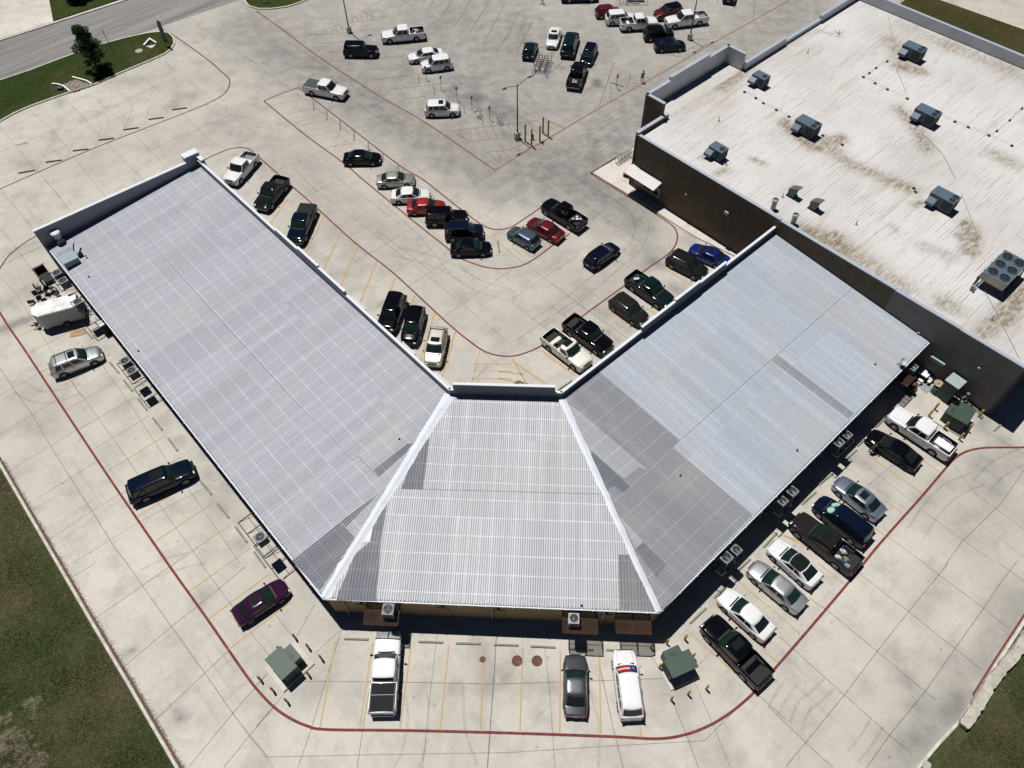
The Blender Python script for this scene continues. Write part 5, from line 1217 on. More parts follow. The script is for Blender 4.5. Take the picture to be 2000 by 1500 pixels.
        if load and load != 'greybed':
            random.seed(len(label)); 
            cols = {'junk': [(.5, .5, .52), (.12, .12, .13), (.35, .3, .25), (.7, .7, .7)], 'bags': [(.50, .52, .58), (.03, .07, .20), (.26, .28, .10), (.55, .56, .6), (.30, .34, .42)], 'paint': [(.85, .85, .85), (.45, .35, .62), (.6, .45, .4), (.85, .85, .85)], 'bucket': [(.6, .62, .64)], 'spare': [(.02, .02, .02)], 'tyres': [(.03, .03, .03)]}[load]
            if load == 'spare':
                q = MB(); q.lathe([(.18, 0), (.34, 0), (.36, .10), (.34, .2), (.18, .2), (.17, .1)], n=20, cap0=False, cap1=False); q2 = q.build('spare_tyre', M_tyre, None, 40)
                mwm = Matrix.Translation(o.location) @ Matrix.Rotation(an, 4, 'Z'); q2.location = mwm @ Vector((b1-.50, -wi+.45, .825)); tag(q2, 'black loose tyre lying in the bed of the cream white pickup', 'tyre')
            else:
                for k in range({'junk': 5, 'bags': 5, 'paint': 6, 'bucket': 2, 'tyres': 3}[load]):
                    q = MB(); xx = lerp(b0+.45, b1-.45, random.random()); yy = random.uniform(-.5, .5)
                    if load == 'paint': xx = lerp(b0+.4, b1-.5, k/5); yy = -.12+.1*(k % 2)
                    kind_ = random.random()
                    if load == 'bags':
                        rr9 = random.Random(k*7+len(label)); n9 = 11; q.v = [(.34*math.cos(i*6.283/n9)*rr9.uniform(.6, 1.15)*(1-.28*l), .20*math.sin(i*6.283/n9)*rr9.uniform(.6, 1.2)*(1-.28*l), .09*l+rr9.uniform(-.015, .03)*(l > 0)) for l in range(3) for i in range(n9)]; q.f = [(l*n9+i, l*n9+(i+1) % n9, l*n9+n9+(i+1) % n9, l*n9+n9+i) for l in range(2) for i in range(n9)]+[tuple(range(2*n9, 3*n9)), tuple(range(n9-1, -1, -1))]; q.m = [0]*len(q.f)
                    elif kind_ < .5 or load == 'bucket': q.lathe([(.13, 0), (.15, .32), (.16, .33), (.14, .3)], n=14)
                    else: q.box((0, 0, .13), (random.uniform(.3, .7), random.uniform(.2, .4), .26), random.random()*3, bev=.02)
                    nm_ = {'junk': ('tool_box', 'tool bin', 'tool box'), 'bags': ('stuffed_bag', 'stuffed bag', 'bag'), 'paint': ('supply_tub', 'supply tub', 'tub'), 'bucket': ('bucket', 'grey bucket', 'bucket'), 'tyres': ('bucket', 'bucket', 'bucket')}[load]
                    q2 = q.build(nm_[0], M('load_%s_%d' % (load, k % len(cols)), cols[k % len(cols)], .6), None, 40)
                    mwm = Matrix.Translation(o.location) @ Matrix.Rotation(an, 4, 'Z'); q2.location = mwm @ Vector((xx, yy, .825)); q2.rotation_euler = (0, 0, an)
                    tag(q2, nm_[1]+' lying in the bed of the '+' '.join(label.split()[:6]), nm_[2], 'things in the bed of the '+' '.join(label.split()[:4]))
                if load == 'paint':
                    q = MB(); n_ = 14
                    q.box((0, 0, .16), (1.5, .85, .32), bev=.03); q.add([(.55*math.cos(i*math.pi/n_), -.32*0-.30+.0, .34+.38*math.sin(i*math.pi/n_)) for i in range(n_+1)]+[(.42*math.cos(i*math.pi/n_), -.30, .34+.26*math.sin(i*math.pi/n_)) for i in range(n_+1)], [(i, i+1, n_+2+i, n_+1+i) for i in range(n_)])
                    q2 = q.build('cargo_box', M('white_frame_paint', (.8, .8, .8), .5), None, 40); mwm = Matrix.Translation(o.location) @ Matrix.Rotation(an, 4, 'Z'); q2.location = mwm @ Vector(((b0+b1)/2-.1, -.0, .83)); q2.rotation_euler = (0, 0, an); tag(q2, 'white framed cargo box filling the bed of the white pickup by the transformer', 'cargo')
        if rollbar:
            q = MB(); 
            for sg in (1, -1): q.path([(b1-.02, sg*.8, 1.26), (b1+.02, sg*.78, 2.0), (b0+.3, sg*.8, 1.95)], .03)
            q.path([(b1+.02, -.78, 2.0), (b1+.02, .78, 2.0)], .03); q.build('rack', M_trim, o)
    if spoiler:
        q = MB(); q.box((-.46*L, 0, 1.06), (.2, W*.7, .03), bev=.01); q.build('spoiler', pm, o)
    return o
P_ = dict(white=paint('white', (.66, .67, .685), 0, .3), black=paint('black', (.003, .003, .005)), navy=paint('navy', (.003, .005, .016), .3, .3), dkblue=paint('deep_blue', (.003, .007, .019), .4, .3),
  silver=paint('silver', (.44, .46, .48), .75, .32), bluesil=paint('blue_silver', (.26, .32, .40), .75, .3), beige=paint('champagne', (.50, .48, .43), .55, .34), tan=paint('pale_gold', (.36, .35, .31), .6, .35), grey=paint('grey', (.055, .06, .065), .4, .3), dgrey=paint('dark_grey', (.010, .012, .014), .6, .3), ggrey=paint('graphite', (.017, .0155, .015), .5, .35),
  red=paint('bright_red', (.26, .010, .008), .2), dred=paint('dark_red', (.14, .006, .012), .5, .3), purple=paint('plum', (.030, .007, .030), .5, .3), blue=paint('royal_blue', (.006, .018, .17), .3, .25), green=paint('bottle_green', (.004, .014, .015), .4, .35), slate=paint('slate_blue', (.075, .11, .155), .6, .3), cream=paint('cream_white', (.72, .70, .64), .1, .32))
GR = {'r': 'vehicles parked behind the right wing', 'b': 'vehicles parked behind the centre', 'l': 'vehicles parked behind the left wing', 'f': 'vehicles parked before the right wing', 'g': 'vehicles parked before the left wing', 'm': 'vehicles parked in the middle row', 'u': 'vehicles parked in the upper lot'}
V = vehicle
V('suv', (197, 686), (99, 724), P_['silver'], 'silver SUV with two black roof crossbars parked beside the cargo trailer', GR['l'], sunroof=1, rack=2, rails=1)
V('bigsuv', (378, 912), (251, 968), P_['dkblue'], 'long dark blue SUV with black sunroof parked alone behind the left wing', GR['l'], sunroof=1, panoramic=True)
V('sedan', (558, 1142), (459, 1208), P_['purple'], 'dark plum sedan parked behind the low end of the left wing', GR['l'], sunroof=1)
V('pickup', (760, 1236), (747, 1394), P_['white'], 'white crew-cab pickup with black bed cover parked behind the centre', GR['b'], cover=2, load=None)
V('sedan', (1124, 1278), (1124, 1399), P_['grey'], 'dark grey sedan behind the centre, facing the rusty platform', GR['b'])
V('suv', (1217, 1270), (1235, 1405), P_['white'], 'white SUV with a red, white and blue star sunshade in its windshield', GR['b'], shade='flag', rails=1)
V('pickup', (1382, 1213), (1493, 1330), P_['black'], 'black pickup with open bed parked nearest the right transformer box', GR['r'], sunroof=1, teal=True)
V('sedan', (1411, 1158), (1504, 1241), P_['white'], 'white sedan with black rear window parked beside the black pickup', GR['r'])
V('sedan', (1468, 1103), (1568, 1186), P_['silver'], 'silver sedan with green-tinted rear window behind the right wing', GR['r'], rearteal=True)
V('coupe', (1508, 1061), (1596, 1138), P_['white'], 'white coupe with black glass roof behind the right wing', GR['r'], roofm=M_vglass)
V('pickup', (1553, 1013), (1672, 1108), P_['ggrey'], 'graphite pickup with sunroof and bags in its black bed', GR['r'], sunroof=1, ribs=0, load='bags')
V('van', (1597, 977), (1697, 1056), P_['dkblue'], 'dark blue minivan with two pale green sunshades in its windshield', GR['r'], shade='foil', ribs=5)
V('sedan', (1635, 937), (1722, 1006), P_['bluesil'], 'blue-silver sedan with sunroof behind the right wing', GR['r'], sunroof=1)
V('coupe', (1698, 846), (1795, 908), P_['black'], 'glossy black car with a person stooping at its front corner', GR['r'], teal=False, darkrim=True)
V('pickup', (1740, 806), (1859, 885), P_['white'], 'white crew-cab pickup carrying a white cargo box by the yellow bollards', GR['r'], load='paint', teal=False)
V('sedan', (1349, 482), (1420, 513), P_['blue'], 'bright royal blue sedan parked at the top end of the right wing', GR['f'], sunroof=1, teal=False)
V('suv', (1378, 536), (1307, 500), P_['dgrey'], 'dark grey SUV with ribbed roof beside the bright blue sedan', GR['f'], ribs=5, teal=False)
V('pickup', (1308, 594), (1231, 541), P_['green'], 'faded bottle green pickup with open bed before the right wing', GR['f'], load='bucket')
V('suv', (1259, 627), (1198, 583), P_['ggrey'], 'graphite compact SUV parked between the green and black pickups', GR['f'], ribs=5)
V('pickup', (1189, 683), (1110, 627), P_['black'], 'black pickup with ribbed roof beside the white pickup before the right wing', GR['f'], ribs=5)
V('pickup', (1146, 714), (1069, 655), P_['cream'], 'cream white pickup with a loose tyre in its bed', GR['f'], sunroof=1, single=True, load='spare')
V('hatch', (1203, 478), (1148, 517), P_['navy'], 'dark navy SUV driving through the turning loop', None, name='moving_suv', cat='SUV')
V('pickup', (1065, 397), (1137, 441), P_['black'], 'black pickup parked at the end of the middle row beside the red sedan', GR['m'], load='junk')
V('sedan', (1034, 430), (1096, 463), P_['dred'], 'deep red sedan parked between the black pickup and the blue-grey hatchback', GR['m'])
V('hatch', (997, 448), (1048, 477), P_['slate'], 'blue-grey hatchback at the inner end of the middle row', GR['m'])
V('sedan', (959, 482), (880, 484), P_['black'], 'black sedan parked lowest in the middle row by the red curve', GR['m'], teal=True)
V('suv', (944, 450), (869, 454), P_['dkblue'], 'dark blue SUV with silvery roof rails in the middle row', GR['m'], rails=2, ribs=4)
V('boxsuv', (912, 424), (833, 425), P_['black'], 'black boxy off-road SUV with ribbed top in the middle row', GR['m'], ribs=6)
V('sedan', (869, 401), (795, 404), P_['red'], 'bright red sedan between the white sedan and the boxy black SUV', GR['m'])
V('sedan', (839, 379), (764, 382), P_['white'], 'white sedan parked beside the bright red sedan', GR['m'])
V('sedan', (809, 348), (736, 352), P_['tan'], 'pale gold-grey sedan parked beside the white sedan', GR['m'])
V('sedan', (743, 307), (671, 308), P_['black'], 'black sedan parked alone highest in the middle row', GR['m'])
V('pickup', (450, 354), (492, 306), P_['white'], 'white pickup parked at the far end of the left wing', GR['g'], teal=False, load='greybed')
V('pickup', (511, 403), (550, 354), P_['dgrey'], 'dark grey pickup second from the far end of the left wing', GR['g'])
V('pickup', (575, 473), (604, 405), P_['dkblue'], 'dark blue pickup with bed cover before the left wing', GR['g'], cover=1)
V('bigsuv', (754, 641), (776, 583), P_['black'], 'black SUV half hidden by the parapet of the left wing', GR['g'])
V('suv', (798, 670), (816, 602), P_['black'], 'black SUV parked between another black SUV and the champagne SUV', GR['g'])
V('suv', (844, 712), (859, 643), P_['beige'], 'champagne SUV with sunroof parked nearest the inner corner', GR['g'], sunroof=1, rack=1, rails=1, ribs=4)
V('pickup', (675, 183), (599, 168), P_['white'], 'white pickup with dark bed cover driving up the aisle', None, cover=3, teal=False)
V('boxsuv', (737, 99), (673, 98), P_['black'], 'black boxy SUV parked next to the upper left lamp post', GR['u'])
V('pickup', (746, 72), (829, 64), P_['white'], 'white work pickup with a bed full of gear in the upper lot', GR['u'], load='junk')
V('sedan', (797, 112), (865, 102), P_['white'], 'white sedan parked just behind a white compact SUV in the upper lot', GR['u'])
V('suv', (823, 129), (882, 121), P_['white'], 'white compact SUV parked beside the white sedan in the upper lot', GR['u'])
V('suv', (897, 212), (830, 214), P_['white'], 'white SUV with black sunroof parked alone below the sign posts', GR['u'], sunroof=1, teal=False)
V('hatch', (1040, 82), (1030, 111), P_['green'], 'very dark green hatchback parked above the cart corral', GR['u'])
V('sedan', (1077, 89), (1086, 56), P_['white'], 'white sedan with sunroof parked between the dark hatchback and black pickup', GR['u'], sunroof=1)
V('bigsuv', (1119, 66), (1107, 107), P_['green'], 'large dark SUV parked to the right of the white sedan in the upper lot', GR['u'])
V('hatch', (1142, 124), (1158, 86), P_['navy'], 'navy hatchback parked beyond the dusty black pickup', GR['u'])
V('pickup', (1135, 125), (1119, 169), P_['black'], 'dusty black pickup parked beside the hatched bay in the upper lot', GR['u'], load='bags')
V('hatch', (1213, 20), (1164, 24), P_['dred'], 'dark red hatchback at the top of the upper lot', GR['u'])
V('suv', (1239, 33), (1184, 37), P_['white'], 'white SUV between the dark red hatchback and a white pickup', GR['u'])
V('pickup', (1283, 43), (1212, 48), P_['white'], 'white pickup with its empty bed next to the white SUV', GR['u'])
V('suv', (1315, 64), (1258, 68), P_['black'], 'black SUV parked beside the navy sedan in the upper lot', GR['u'])
V('sedan', (1338, 85), (1279, 89), P_['navy'], 'navy sedan parked nearest the foot of the right lamp post', GR['u'])
V('suv', (1280, 29), (1331, 18), P_['dred'], 'red and black SUV parked behind the white pickup by the lamp post', GR['u'], roofm=P_['black'])
V('pickup', (1299, 44), (1381, 33), P_['white'], 'white pickup parked behind the right lamp post', GR['u'], load='greybed')
V('bigsuv', (1167, -10), (1097, -8), P_['black'], 'black vehicle cut off by the top edge of the photo', GR['u'])
V('suv', (1431, -28), (1423, 1), P_['black'], 'black vehicle whose tail just shows at the top right', GR['u'])

# ---- cargo trailer
pa, pb2 = Z(5, 300, 1120, 0), Z(5, 600, 1010, 0)
pf, pr = G(80, 630, .9), G(155, 600, .9); an = math.atan2(*( (G(64, 600, 2.3)-G(146, 578, 2.3)).yx))
Lt = 4.6; cen = (G(66, 612, 2.2)+G(150, 584, 2.2))/2
o = empty('cargo_trailer', Vector((cen.x, cen.y, 0)), an, 'white enclosed cargo trailer with pointed nose behind the left wing', 'trailer'); o.scale = (.90, .97, .97)
q = MB(); nose = [(-2.3, -1.0), (1.9, -1.0), (2.5, -.45), (2.5, .45), (1.9, 1.0), (-2.3, 1.0)]
q.prism(nose, .45, 2.38); q.build('box_body', M('trailer_side', (.33, .345, .36), .5, .2, var=.08), o)
q = MB(); q.prism([(x*1.006, y*1.012) for x, y in nose], 2.381, 2.44)
q.build('roof', M('trailer_roof', (.72, .72, .71), .4, .1, var=.35, scale=1.1), o)
q = MB(); q.path([(2.2, .6, .5), (3.4, 0, .5)], .05); q.path([(2.2, -.6, .5), (3.4, 0, .5)], .05); q.tube((3.1, 0, .05), (3.1, 0, .9), .04); q.box((3.45, 0, .52), (.2, .12, .12)); q.box((2.9, 0, .6), (.35, .3, .25)); q.build('tongue', M_trim, o)
for sg in (1, -1):
    ma, mb = wheel_meshes(.33, False); wo = link('wheel', ma, o, Vector((-.3, sg*1.0, .33)), 0 if sg > 0 else math.pi); link('rim', mb, wo)
    q = MB(); n_ = 8; q.add([(-.3+.45*math.cos(math.pi*i/n_), sg*1.003, .34+.42*math.sin(math.pi*i/n_)) for i in range(n_+1)]+[(-.3+.45*math.cos(math.pi*i/n_), sg*1.20, .34+.42*math.sin(math.pi*i/n_)) for i in range(n_+1)], [(i, i+1, n_+2+i, n_+1+i) for i in range(n_)]); q.build('fender', M_trim, o)
q = MB(); 
for sg in (1, -1):
    for z in (.5, 2.33): q.box((-.2, sg*1.006, z), (4.2, .02, .08))
q.build('edge_trim', M_chrome, o)
q = MB(); q.box((1.2, 1.01, 1.3), (.75, .02, 1.5)); q.build('side_door', M('trailer_side', (.33, .345, .36)), o)
# ---------------------------------------------------------------- street furniture
M_pole = M('pole_bronze', (.05, .045, .04), .5, .3); M_con = M('bollard_yellow', (.42, .31, .04), .6, var=.35, scale=6); M_base = M('pole_base', (.42, .40, .36), .9)
M_stop = M('wheel_stop', (.25, .235, .21), .9, var=.25, scale=3); M_signw = M('sign_white', (.7, .7, .7), .5)
def lamp_post(base, H, arms, label, conc_h=.9):
    p = G(*base); o = empty('lamp_post', p, 0, label, 'lamp post', 'lamp posts in the upper lot')
    q = MB(); q.lathe([(.36, -.02), (.36, conc_h), (.33, conc_h+.03)], n=20); q.build('base', M_base, o, 40)
    q = MB(); q.lathe([(.13, conc_h), (.13, conc_h+.15), (.09, conc_h+.3), (.06, H)], n=12); q.build('pole', M_pole, o, 50)
    for a in arms:
        dx, dy = math.cos(a), math.sin(a); q = MB(); pts = [Vector((dx*t*1.7, dy*t*1.7, H-.35+.55*math.sin(t*1.45))) for t in (0, .2, .4, .6, .8, 1)]
        q.path(pts, .035); ao = q.build('arm', M_pole, o, 50)
        q = MB(); e = pts[-1]; q.box(e+Vector((dx*.25, dy*.25, -.02)), (.6, .26, .13), a, bev=.03); ho = q.build('lamp_head', M_pole, ao, 40)
        q = MB(); q.box(e+Vector((dx*.25, dy*.25, -.095)), (.4, .2, .02), a); q.build('lens', M_signw, ho)
lamp_post((1010.7, 270), 7.6, (R(38), R(218)), 'tall double-arm lamp post rising from the hatched island by the yellow posts')
lamp_post((682.7, 63), 7.8, (R(40), R(220)), 'tall lamp post beside the boxy black SUV in the upper left')
lamp_post((1346.7, 77), 7.8, (R(40), R(220)), 'tall lamp post in front of the white pickup at the upper right')
# pick-up sign posts
sp = [((1245, 525), (1247, 583), 'nearest the white compact SUV'), ((1355, 570), (1358, 655), 'second, beside a dark oil patch'), ((1455, 640), (1473, 735), 'just above the roof of the lone white SUV'), ((1560, 710), (1583, 803), 'right of the lone white SUV'), ((1705, 775), (1712, 877), 'between two shopping carts')]
for t, b_, lb in sp:
    p = Z(2, *b_); o = empty('sign_post', p, R(-50), 'thin dark sign post '+lb, 'sign post', 'thin sign posts along the upper row'); q = MB(); q.tube((0, 0, 0), (0, 0, 2.0), .03); q.build('post', M_pole, o, 50)
    q = MB(); q.box((.03, 0, 1.8), (.02, .30, .45)); q.build('sign_panel', M_galv2, o)
p = Z(3, 763, 645); o = empty('sign_post', p, R(-50), 'sign post with round head standing beside a wheel stop in the hatched bay', 'sign post'); q = MB(); q.tube((0, 0, 0), (0, 0, 2.0), .035); q.build('post', M_pole, o, 50)
q = MB(); q.box((.04, 0, 1.75), (.02, .40, .55)); q.build('sign_panel', M_galv2, o)
p = Z(1, 815, 360); o = empty('sign_post', p, R(-50), 'thin tall metal post between the tree and the road', 'sign post'); q = MB(); q.tube((0, 0, 0), (0, 0, 3.0), .035); q.build('post', M('rust_post', (.12, .07, .05), .8), o, 50)
q = MB(); q.box((.04, 0, 2.75), (.02, .08, .5)); q.build('sign_panel', M_galv2, o)
# wheel stops
stops = []
def WS(n, lst, grp, lab): 
    for i, (a, b_) in enumerate(lst): stops.append((Z(n, *a), Z(n, *b_), grp, lab[i] if isinstance(lab, list) else lab))
ordn = ['first', 'second', 'third', 'fourth', 'fifth', 'sixth', 'seventh', 'eighth', 'ninth', 'tenth']
WS(1, [((1267, 805), (1367, 793)), ((1093, 877), (1195, 863)), ((908, 953), (1013, 938)), ((727, 1028), (833, 1015)), ((538, 1107), (645, 1095)), ((340, 1190), (452, 1175)), ((140, 1270), (255, 1250))], 'wheel stops of the angled bays by the grass median', ['dark wheel stop of the angled median bays, %s from the red curve' % x for x in ordn[:7]])
WS(2, [((420, 748), (423, 805)), ((516, 820), (519, 877)), ((615, 890), (617, 950)), ((716, 965), (718, 1027)), ((820, 1040), (823, 1098)), ((925, 1120), (931, 1187)), ((1037, 1205), (1043, 1250))], 'wheel stops of the middle row', ['pale wheel stop of the middle row, %s from its upper end' % x for x in ordn[:7]])
WS(6, [((1770, 455), (1783, 535))], None, 'pale wheel stop in front of the lowest black sedan of the middle row')
WS(2, [((1190, 560), (1194, 615)), ((1300, 632), (1306, 688)), ((1410, 705), (1416, 745)), ((1520, 770), (1528, 830)), ((1655, 850), (1660, 905))], 'wheel stops along the sign posts', ['pale wheel stop of the upper row, %s from the white compact SUV' % x for x in ordn[:5]])
WS(3, [((730, 607), (808, 635))], None, 'wheel stop under the round-headed sign post')
WS(11, [((640, 400-1270+905), (680, 465-1200+905+0))], None, 'x') if False else None
WS(5, [((612, 1100), (678, 1165))], None, 'wheel stop between the cargo trailer and the silver SUV')
WS(11, [((805, 30), (870, 107)), ((905, 158), (972, 243)), ((1010, 293), (1078, 382)), ((1118, 435), (1190, 527)), ((1230, 583), (1303, 680)), ((1467, 897), (1550, 1000)), ((1592, 1063), (1678, 1170)), ((1725, 1235), (1810, 1350)), ((1870, 1430), (1935, 1520))], 'wheel stops behind the left wing', ['wheel stop behind the left wing, %s below the silver SUV' % x for x in ordn[:9]])
WS(16, [((648, 555), (822, 560)), ((1193, 576), (1367, 582)), ((1467, 588), (1642, 592)), ((1745, 598), (1918, 603))], 'wheel stops behind the centre', ['wheel stop left of the white crew-cab pickup behind the centre', 'wheel stop just right of the white pickup behind the centre', 'wheel stop left of the rusty manhole behind the centre', 'wheel stop at the long dark joint behind the centre'])
WS(17, [((140, 610), (313, 618)), ((420, 630), (590, 636)), ((697, 637), (868, 643))], 'wheel stops behind the centre', ['wheel stop above the two round manholes behind the centre', 'wheel stop in front of the dark grey sedan behind the centre', 'wheel stop in front of the white SUV with the star sunshade'])
WS(17, [((1305, 440), (1415, 335)), ((1490, 245), (1580, 155)), ((1650, 60), (1730, -15))], 'wheel stops behind the right wing', ['wheel stop in front of the black pickup by the right transformer', 'wheel stop at the nose of the white sedan with black rear window', 'wheel stop at the nose of the silver sedan'])
WS(14, [((-15, 1365), (45, 1300)), ((255, 1065), (345, 985)), ((400, 905), (450, 865)), ((575, 740), (630, 688)), ((682, 620), (720, 588)), ((815, 482), (850, 448)), ((1658, 528), (1735, 460))], 'wheel stops behind the right wing', ['wheel stop at the nose of the white coupe', 'wheel stop at the nose of the dark blue minivan', 'wheel stop at the nose of the blue-silver sedan', 'wheel stop in the empty bay above the blue-silver sedan', 'wheel stop at the nose of the glossy black car', 'wheel stop at the nose of the white pickup by the bollards', 'lone wheel stop at the rear corner of the big store'])
WS(13, [((335, 235), (430, 170))], None, 'wheel stop behind the parapet at the inner corner of the front walk')
ws0 = None
for a, b_, gp, lb in stops:
    c = (a+b_)/2; L = 1.95; an = az(a, b_)
    if ws0 is None:
        q = MB(); vs = []
        for x, k in ((-.97, .7), (-.9, 1), (.9, 1), (.97, .7)):
            for y, z in ((-.085, 0), (-.085, .06), (-.045, .13*k), (.045, .13*k), (.085, .06), (.085, 0)): vs.append((x, y, z))
        q.add(vs, [(i*6+j, i*6+j+1, i*6+7+j, i*6+6+j)[::-1] for i in range(3) for j in range(5)]+[(0, 1, 2, 3, 4, 5), (23, 22, 21, 20, 19, 18)]); q.box((.6, 0, .12), (.04, .04, .03)); q.box((-.6, 0, .12), (.04, .04, .03)); ws0 = q.build('wheel_stop', M_stop); o = ws0; WSD = ws0.data.copy(); WSD.materials[0] = M('mossy_stop', (.075, .08, .065), .9, var=.3); ws0.data = WSD; WSN = None
    elif gp and 'median' in gp: o = ws0.copy(); COL.objects.link(o)
    else:
        o = ws0.copy(); COL.objects.link(o)
        if WSN is None: WSN = WSD.copy(); WSN.materials[0] = M_stop
        o.data = WSN
    o.location = c; o.rotation_euler = (0, 0, an)
    if gp and 'median' in gp:
        o.data = WSD if o is not ws0 else o.data
    for k_ in ('group',):
        if k_ in o: del o[k_]
    tag(o, lb, 'wheel stop', gp)
# bollards
bol0 = [None]
def bollard(p, h, r_, label, group, col=None):
    k = (h, r_)
    q = MB(); q.lathe([(r_, -.02), (r_, h-.03), (r_*.8, h), (.001, h+.02)], n=14, cap1=False)
    o = q.build('bollard', M_con, None, 50); o.location = p; tag(o, label, 'bollard', group)
for i, (x, y) in enumerate([(290, 550), (388, 622), (482, 702), (178, 640), (388, 820), (130, 938), (232, 1018), (38, 858)]):
    bollard(Z(16, x, y), 1.05, .085, 'yellow bollard of the left transformer, '+['farthest up', 'between the topmost one and the right one', 'rightmost', 'behind the box', 'between box and yellow stall line', 'middle of the lower three', 'lowest', 'leftmost by the red curve'][i], 'bollards around the left transformer')
for i, (x, y) in enumerate([(1140, 600), (1272, 568), (1025, 632), (1330, 700), (1085, 776), (1172, 1012), (1295, 972), (1428, 932)]):
    bollard(Z(17, x-8, y-10), 1.05, .085, 'yellow bollard of the right transformer, '+['at the edge of the building shadow', 'topmost beside the black pickup', 'leftmost in front of the rusty frames', 'right of the box', 'left of the box', 'lower left', 'lower middle', 'lower right'][i], 'bollards around the right transformer')
for i, (x, y) in enumerate([(1222, 378), (1180, 428), (1300, 285), (1435, 330), (1545, 430), (1290, 520), (1460, 535), (1402, 600)]):
    bollard(Z(14, x-4, y-6), 1.05, .095, 'yellow bollard by the store rear, '+['left of the transformer pad', 'above the nose of the white pickup', 'beside the floor hatch', 'against the brown wall', 'far right one', 'next to the pickup bed', 'lower right of the pad', 'lowest behind the pickup'][i], 'bollards around the transformer behind the big store')
for i, (x, y, h) in enumerate([(97, 1035, 2.6), (142, 1072, 2.6), (203, 1035, 2.3), (226, 975, 2.4), (264, 1000, 2.4)]):
    bollard(Z(3, x, y), h, .11, 'tall yellow post near the middle lamp post, '+['closest to the lamp post', 'lowest on the red line', 'in the centre', 'farthest back', 'rightmost'][i], 'tall yellow posts by the middle lamp post')
p = Z(3, 152, 1020); o = empty('fire_hydrant', p, 0, 'small dark red hydrant among the tall yellow posts', 'hydrant')
q = MB(); q.lathe([(.14, 0), (.14, .05), (.10, .08), (.10, .55), (.13, .58), (.10, .72), (.03, .78), (.03, .83), (.001, .84)], n=14, cap1=False); q.build('barrel', M('hydrant_red', (.10, .015, .012), .6), o, 50)
q = MB(); q.tube((-.22, 0, .45), (.22, 0, .45), .055); q.tube((0, 0, .42), (0, -.22, .42), .07); q.build('outlet', M('hydrant_red', (.10, .015, .012)), o, 50)

# transformers
M_tf = M('transformer_green', (.045, .072, .059), .5, var=.1, scale=2); M_tf2 = M('transformer_dark', (.03, .048, .038), .5, var=.1)
M_tfl = M('transformer_pale', (.30, .38, .37), .5, var=.1)
def transformer(p, an, label, s_=1.0, mat=None):
    pad = MB(); pad.box((.25, 0, .06), (2.9*s_, 2.5*s_, .16), bev=.02)
    po = pad.build('transformer_pad', M_walk, None, None, p, an); tag(po, 'pale concrete pad under the '+label[0].lower()+label[1:], 'concrete pad')
    o = empty('transformer_box', p+Vector((0, 0, .14)), an, label, 'transformer')
    m_ = mat or M_tf
    q = MB(); q.box((.05, 0, .75*s_), (1.2*s_, 2.1*s_, 1.5*s_), bev=.03); q.build('tank', m_, o)
    q = MB(); q.box((-.1+.05, 0, 1.5*s_+.03), (1.45*s_, 2.2*s_, .06), bev=.02); lid = q.build('lid', m_, o)
    q = MB(); q.box((.95*s_, .1, .62*s_), (.65*s_, 1.35*s_, 1.24*s_), bev=.03); q.box((.95*s_, .1, 1.26*s_), (.70*s_, 1.4*s_, .04)); q.build('terminal_cabinet', m_, o)
    q = MB(); q.box((.85*s_, .1, 1.30*s_), (.25*s_, .5*s_, .03)); q.box((1.29*s_, .1, .7*s_), (.02, .2, .3)); q.build('hatch', M_tf2, o)
    for sg in (1, -1): 
        q = MB()
        for k in range(5): q.box((-.35*s_+k*.16*s_, sg*1.07*s_, .8*s_), (.04, .05, 1.1*s_))
        q.build('cooling_fins', M_tf2, o)
transformer(G(561, 1306), R(45), 'Green transformer box behind the lower end of the left wing'.replace('Green', 'Green'))
transformer(G(1322, 1307), R(112), 'Green transformer box behind the lower end of the right wing')
transformer(G(1866, 826), R(138), 'Green transformer box behind the big store beside the white pickup')
# utility cabinet by the store wall, cable reel, furniture
p = Z(14, 1372, 185)-tn*.55; p = p-tn*max(0, .95+(p-A_).dot(tn)); o = empty('switch_cabinet', p, az(G(1700, 520), G(1900, 650)), 'tall green switch cabinet with pale top against the store wall', 'cabinet')
q = MB(); q.box((0, 0, 1.2), (1.3, 1.3, 2.4), bev=.03); q.build('body', M_tf, o); q = MB(); q.box((0, 0, 2.43), (1.42, 1.42, .06)); q.build('top', M_tfl, o)
q = MB(); q.box((0, -.66, 1.2), (.03, .03, 2.1)); q.box((.08, -.67, 1.2), (.04, .04, .25)); q.build('door_gap', M_tf2, o)
p = Z(14, 1290, 150); p = p-tn*max(0, .9+(p-A_).dot(tn)); o = empty('cable_reel', p, R(30), 'wooden cable reel standing on end over a green drum near the store wall', 'cable reel')
q = MB(); q.lathe([(.45, .9), (.45, .96)], n=24); q.lathe([(.45, .05), (.45, .11)], n=24); q.lathe([(.16, .96), (.16, .98), (.08, .985), (.08, .90)], n=16, cap1=False); q.build('flange', M('reel_wood', (.36, .26, .19), .8), o, 40)
q = MB(); q.lathe([(.26, .11), (.26, .9)], n=20); q.build('core', M('reel_cable', (.10, .06, .05), .7), o, 50)
p = Z(14, 1268, 185); p = p-tn*max(0, 1.3+(p-A_).dot(tn)); o = empty('drum', p, 0, 'teal drum beside the wooden cable reel', 'drum'); q = MB(); q.lathe([(.3, 0), (.3, .85), (.27, .86), (.27, .8)], n=20, cap1=False); q.build('shell', M('teal_drum', (.05, .16, .15), .5), o, 40); q = MB(); q.lathe([(.31, .4), (.31, .43)], n=20); q.build('hoop', M_tf2, o, 40)
p = G(1806, 727, .79); p.z = 0; o = empty('picnic_table', p, RA, 'white table with two benches standing at the end of the right wing', 'table')
M_pt = M('table_white', (.72, .71, .70), .6)
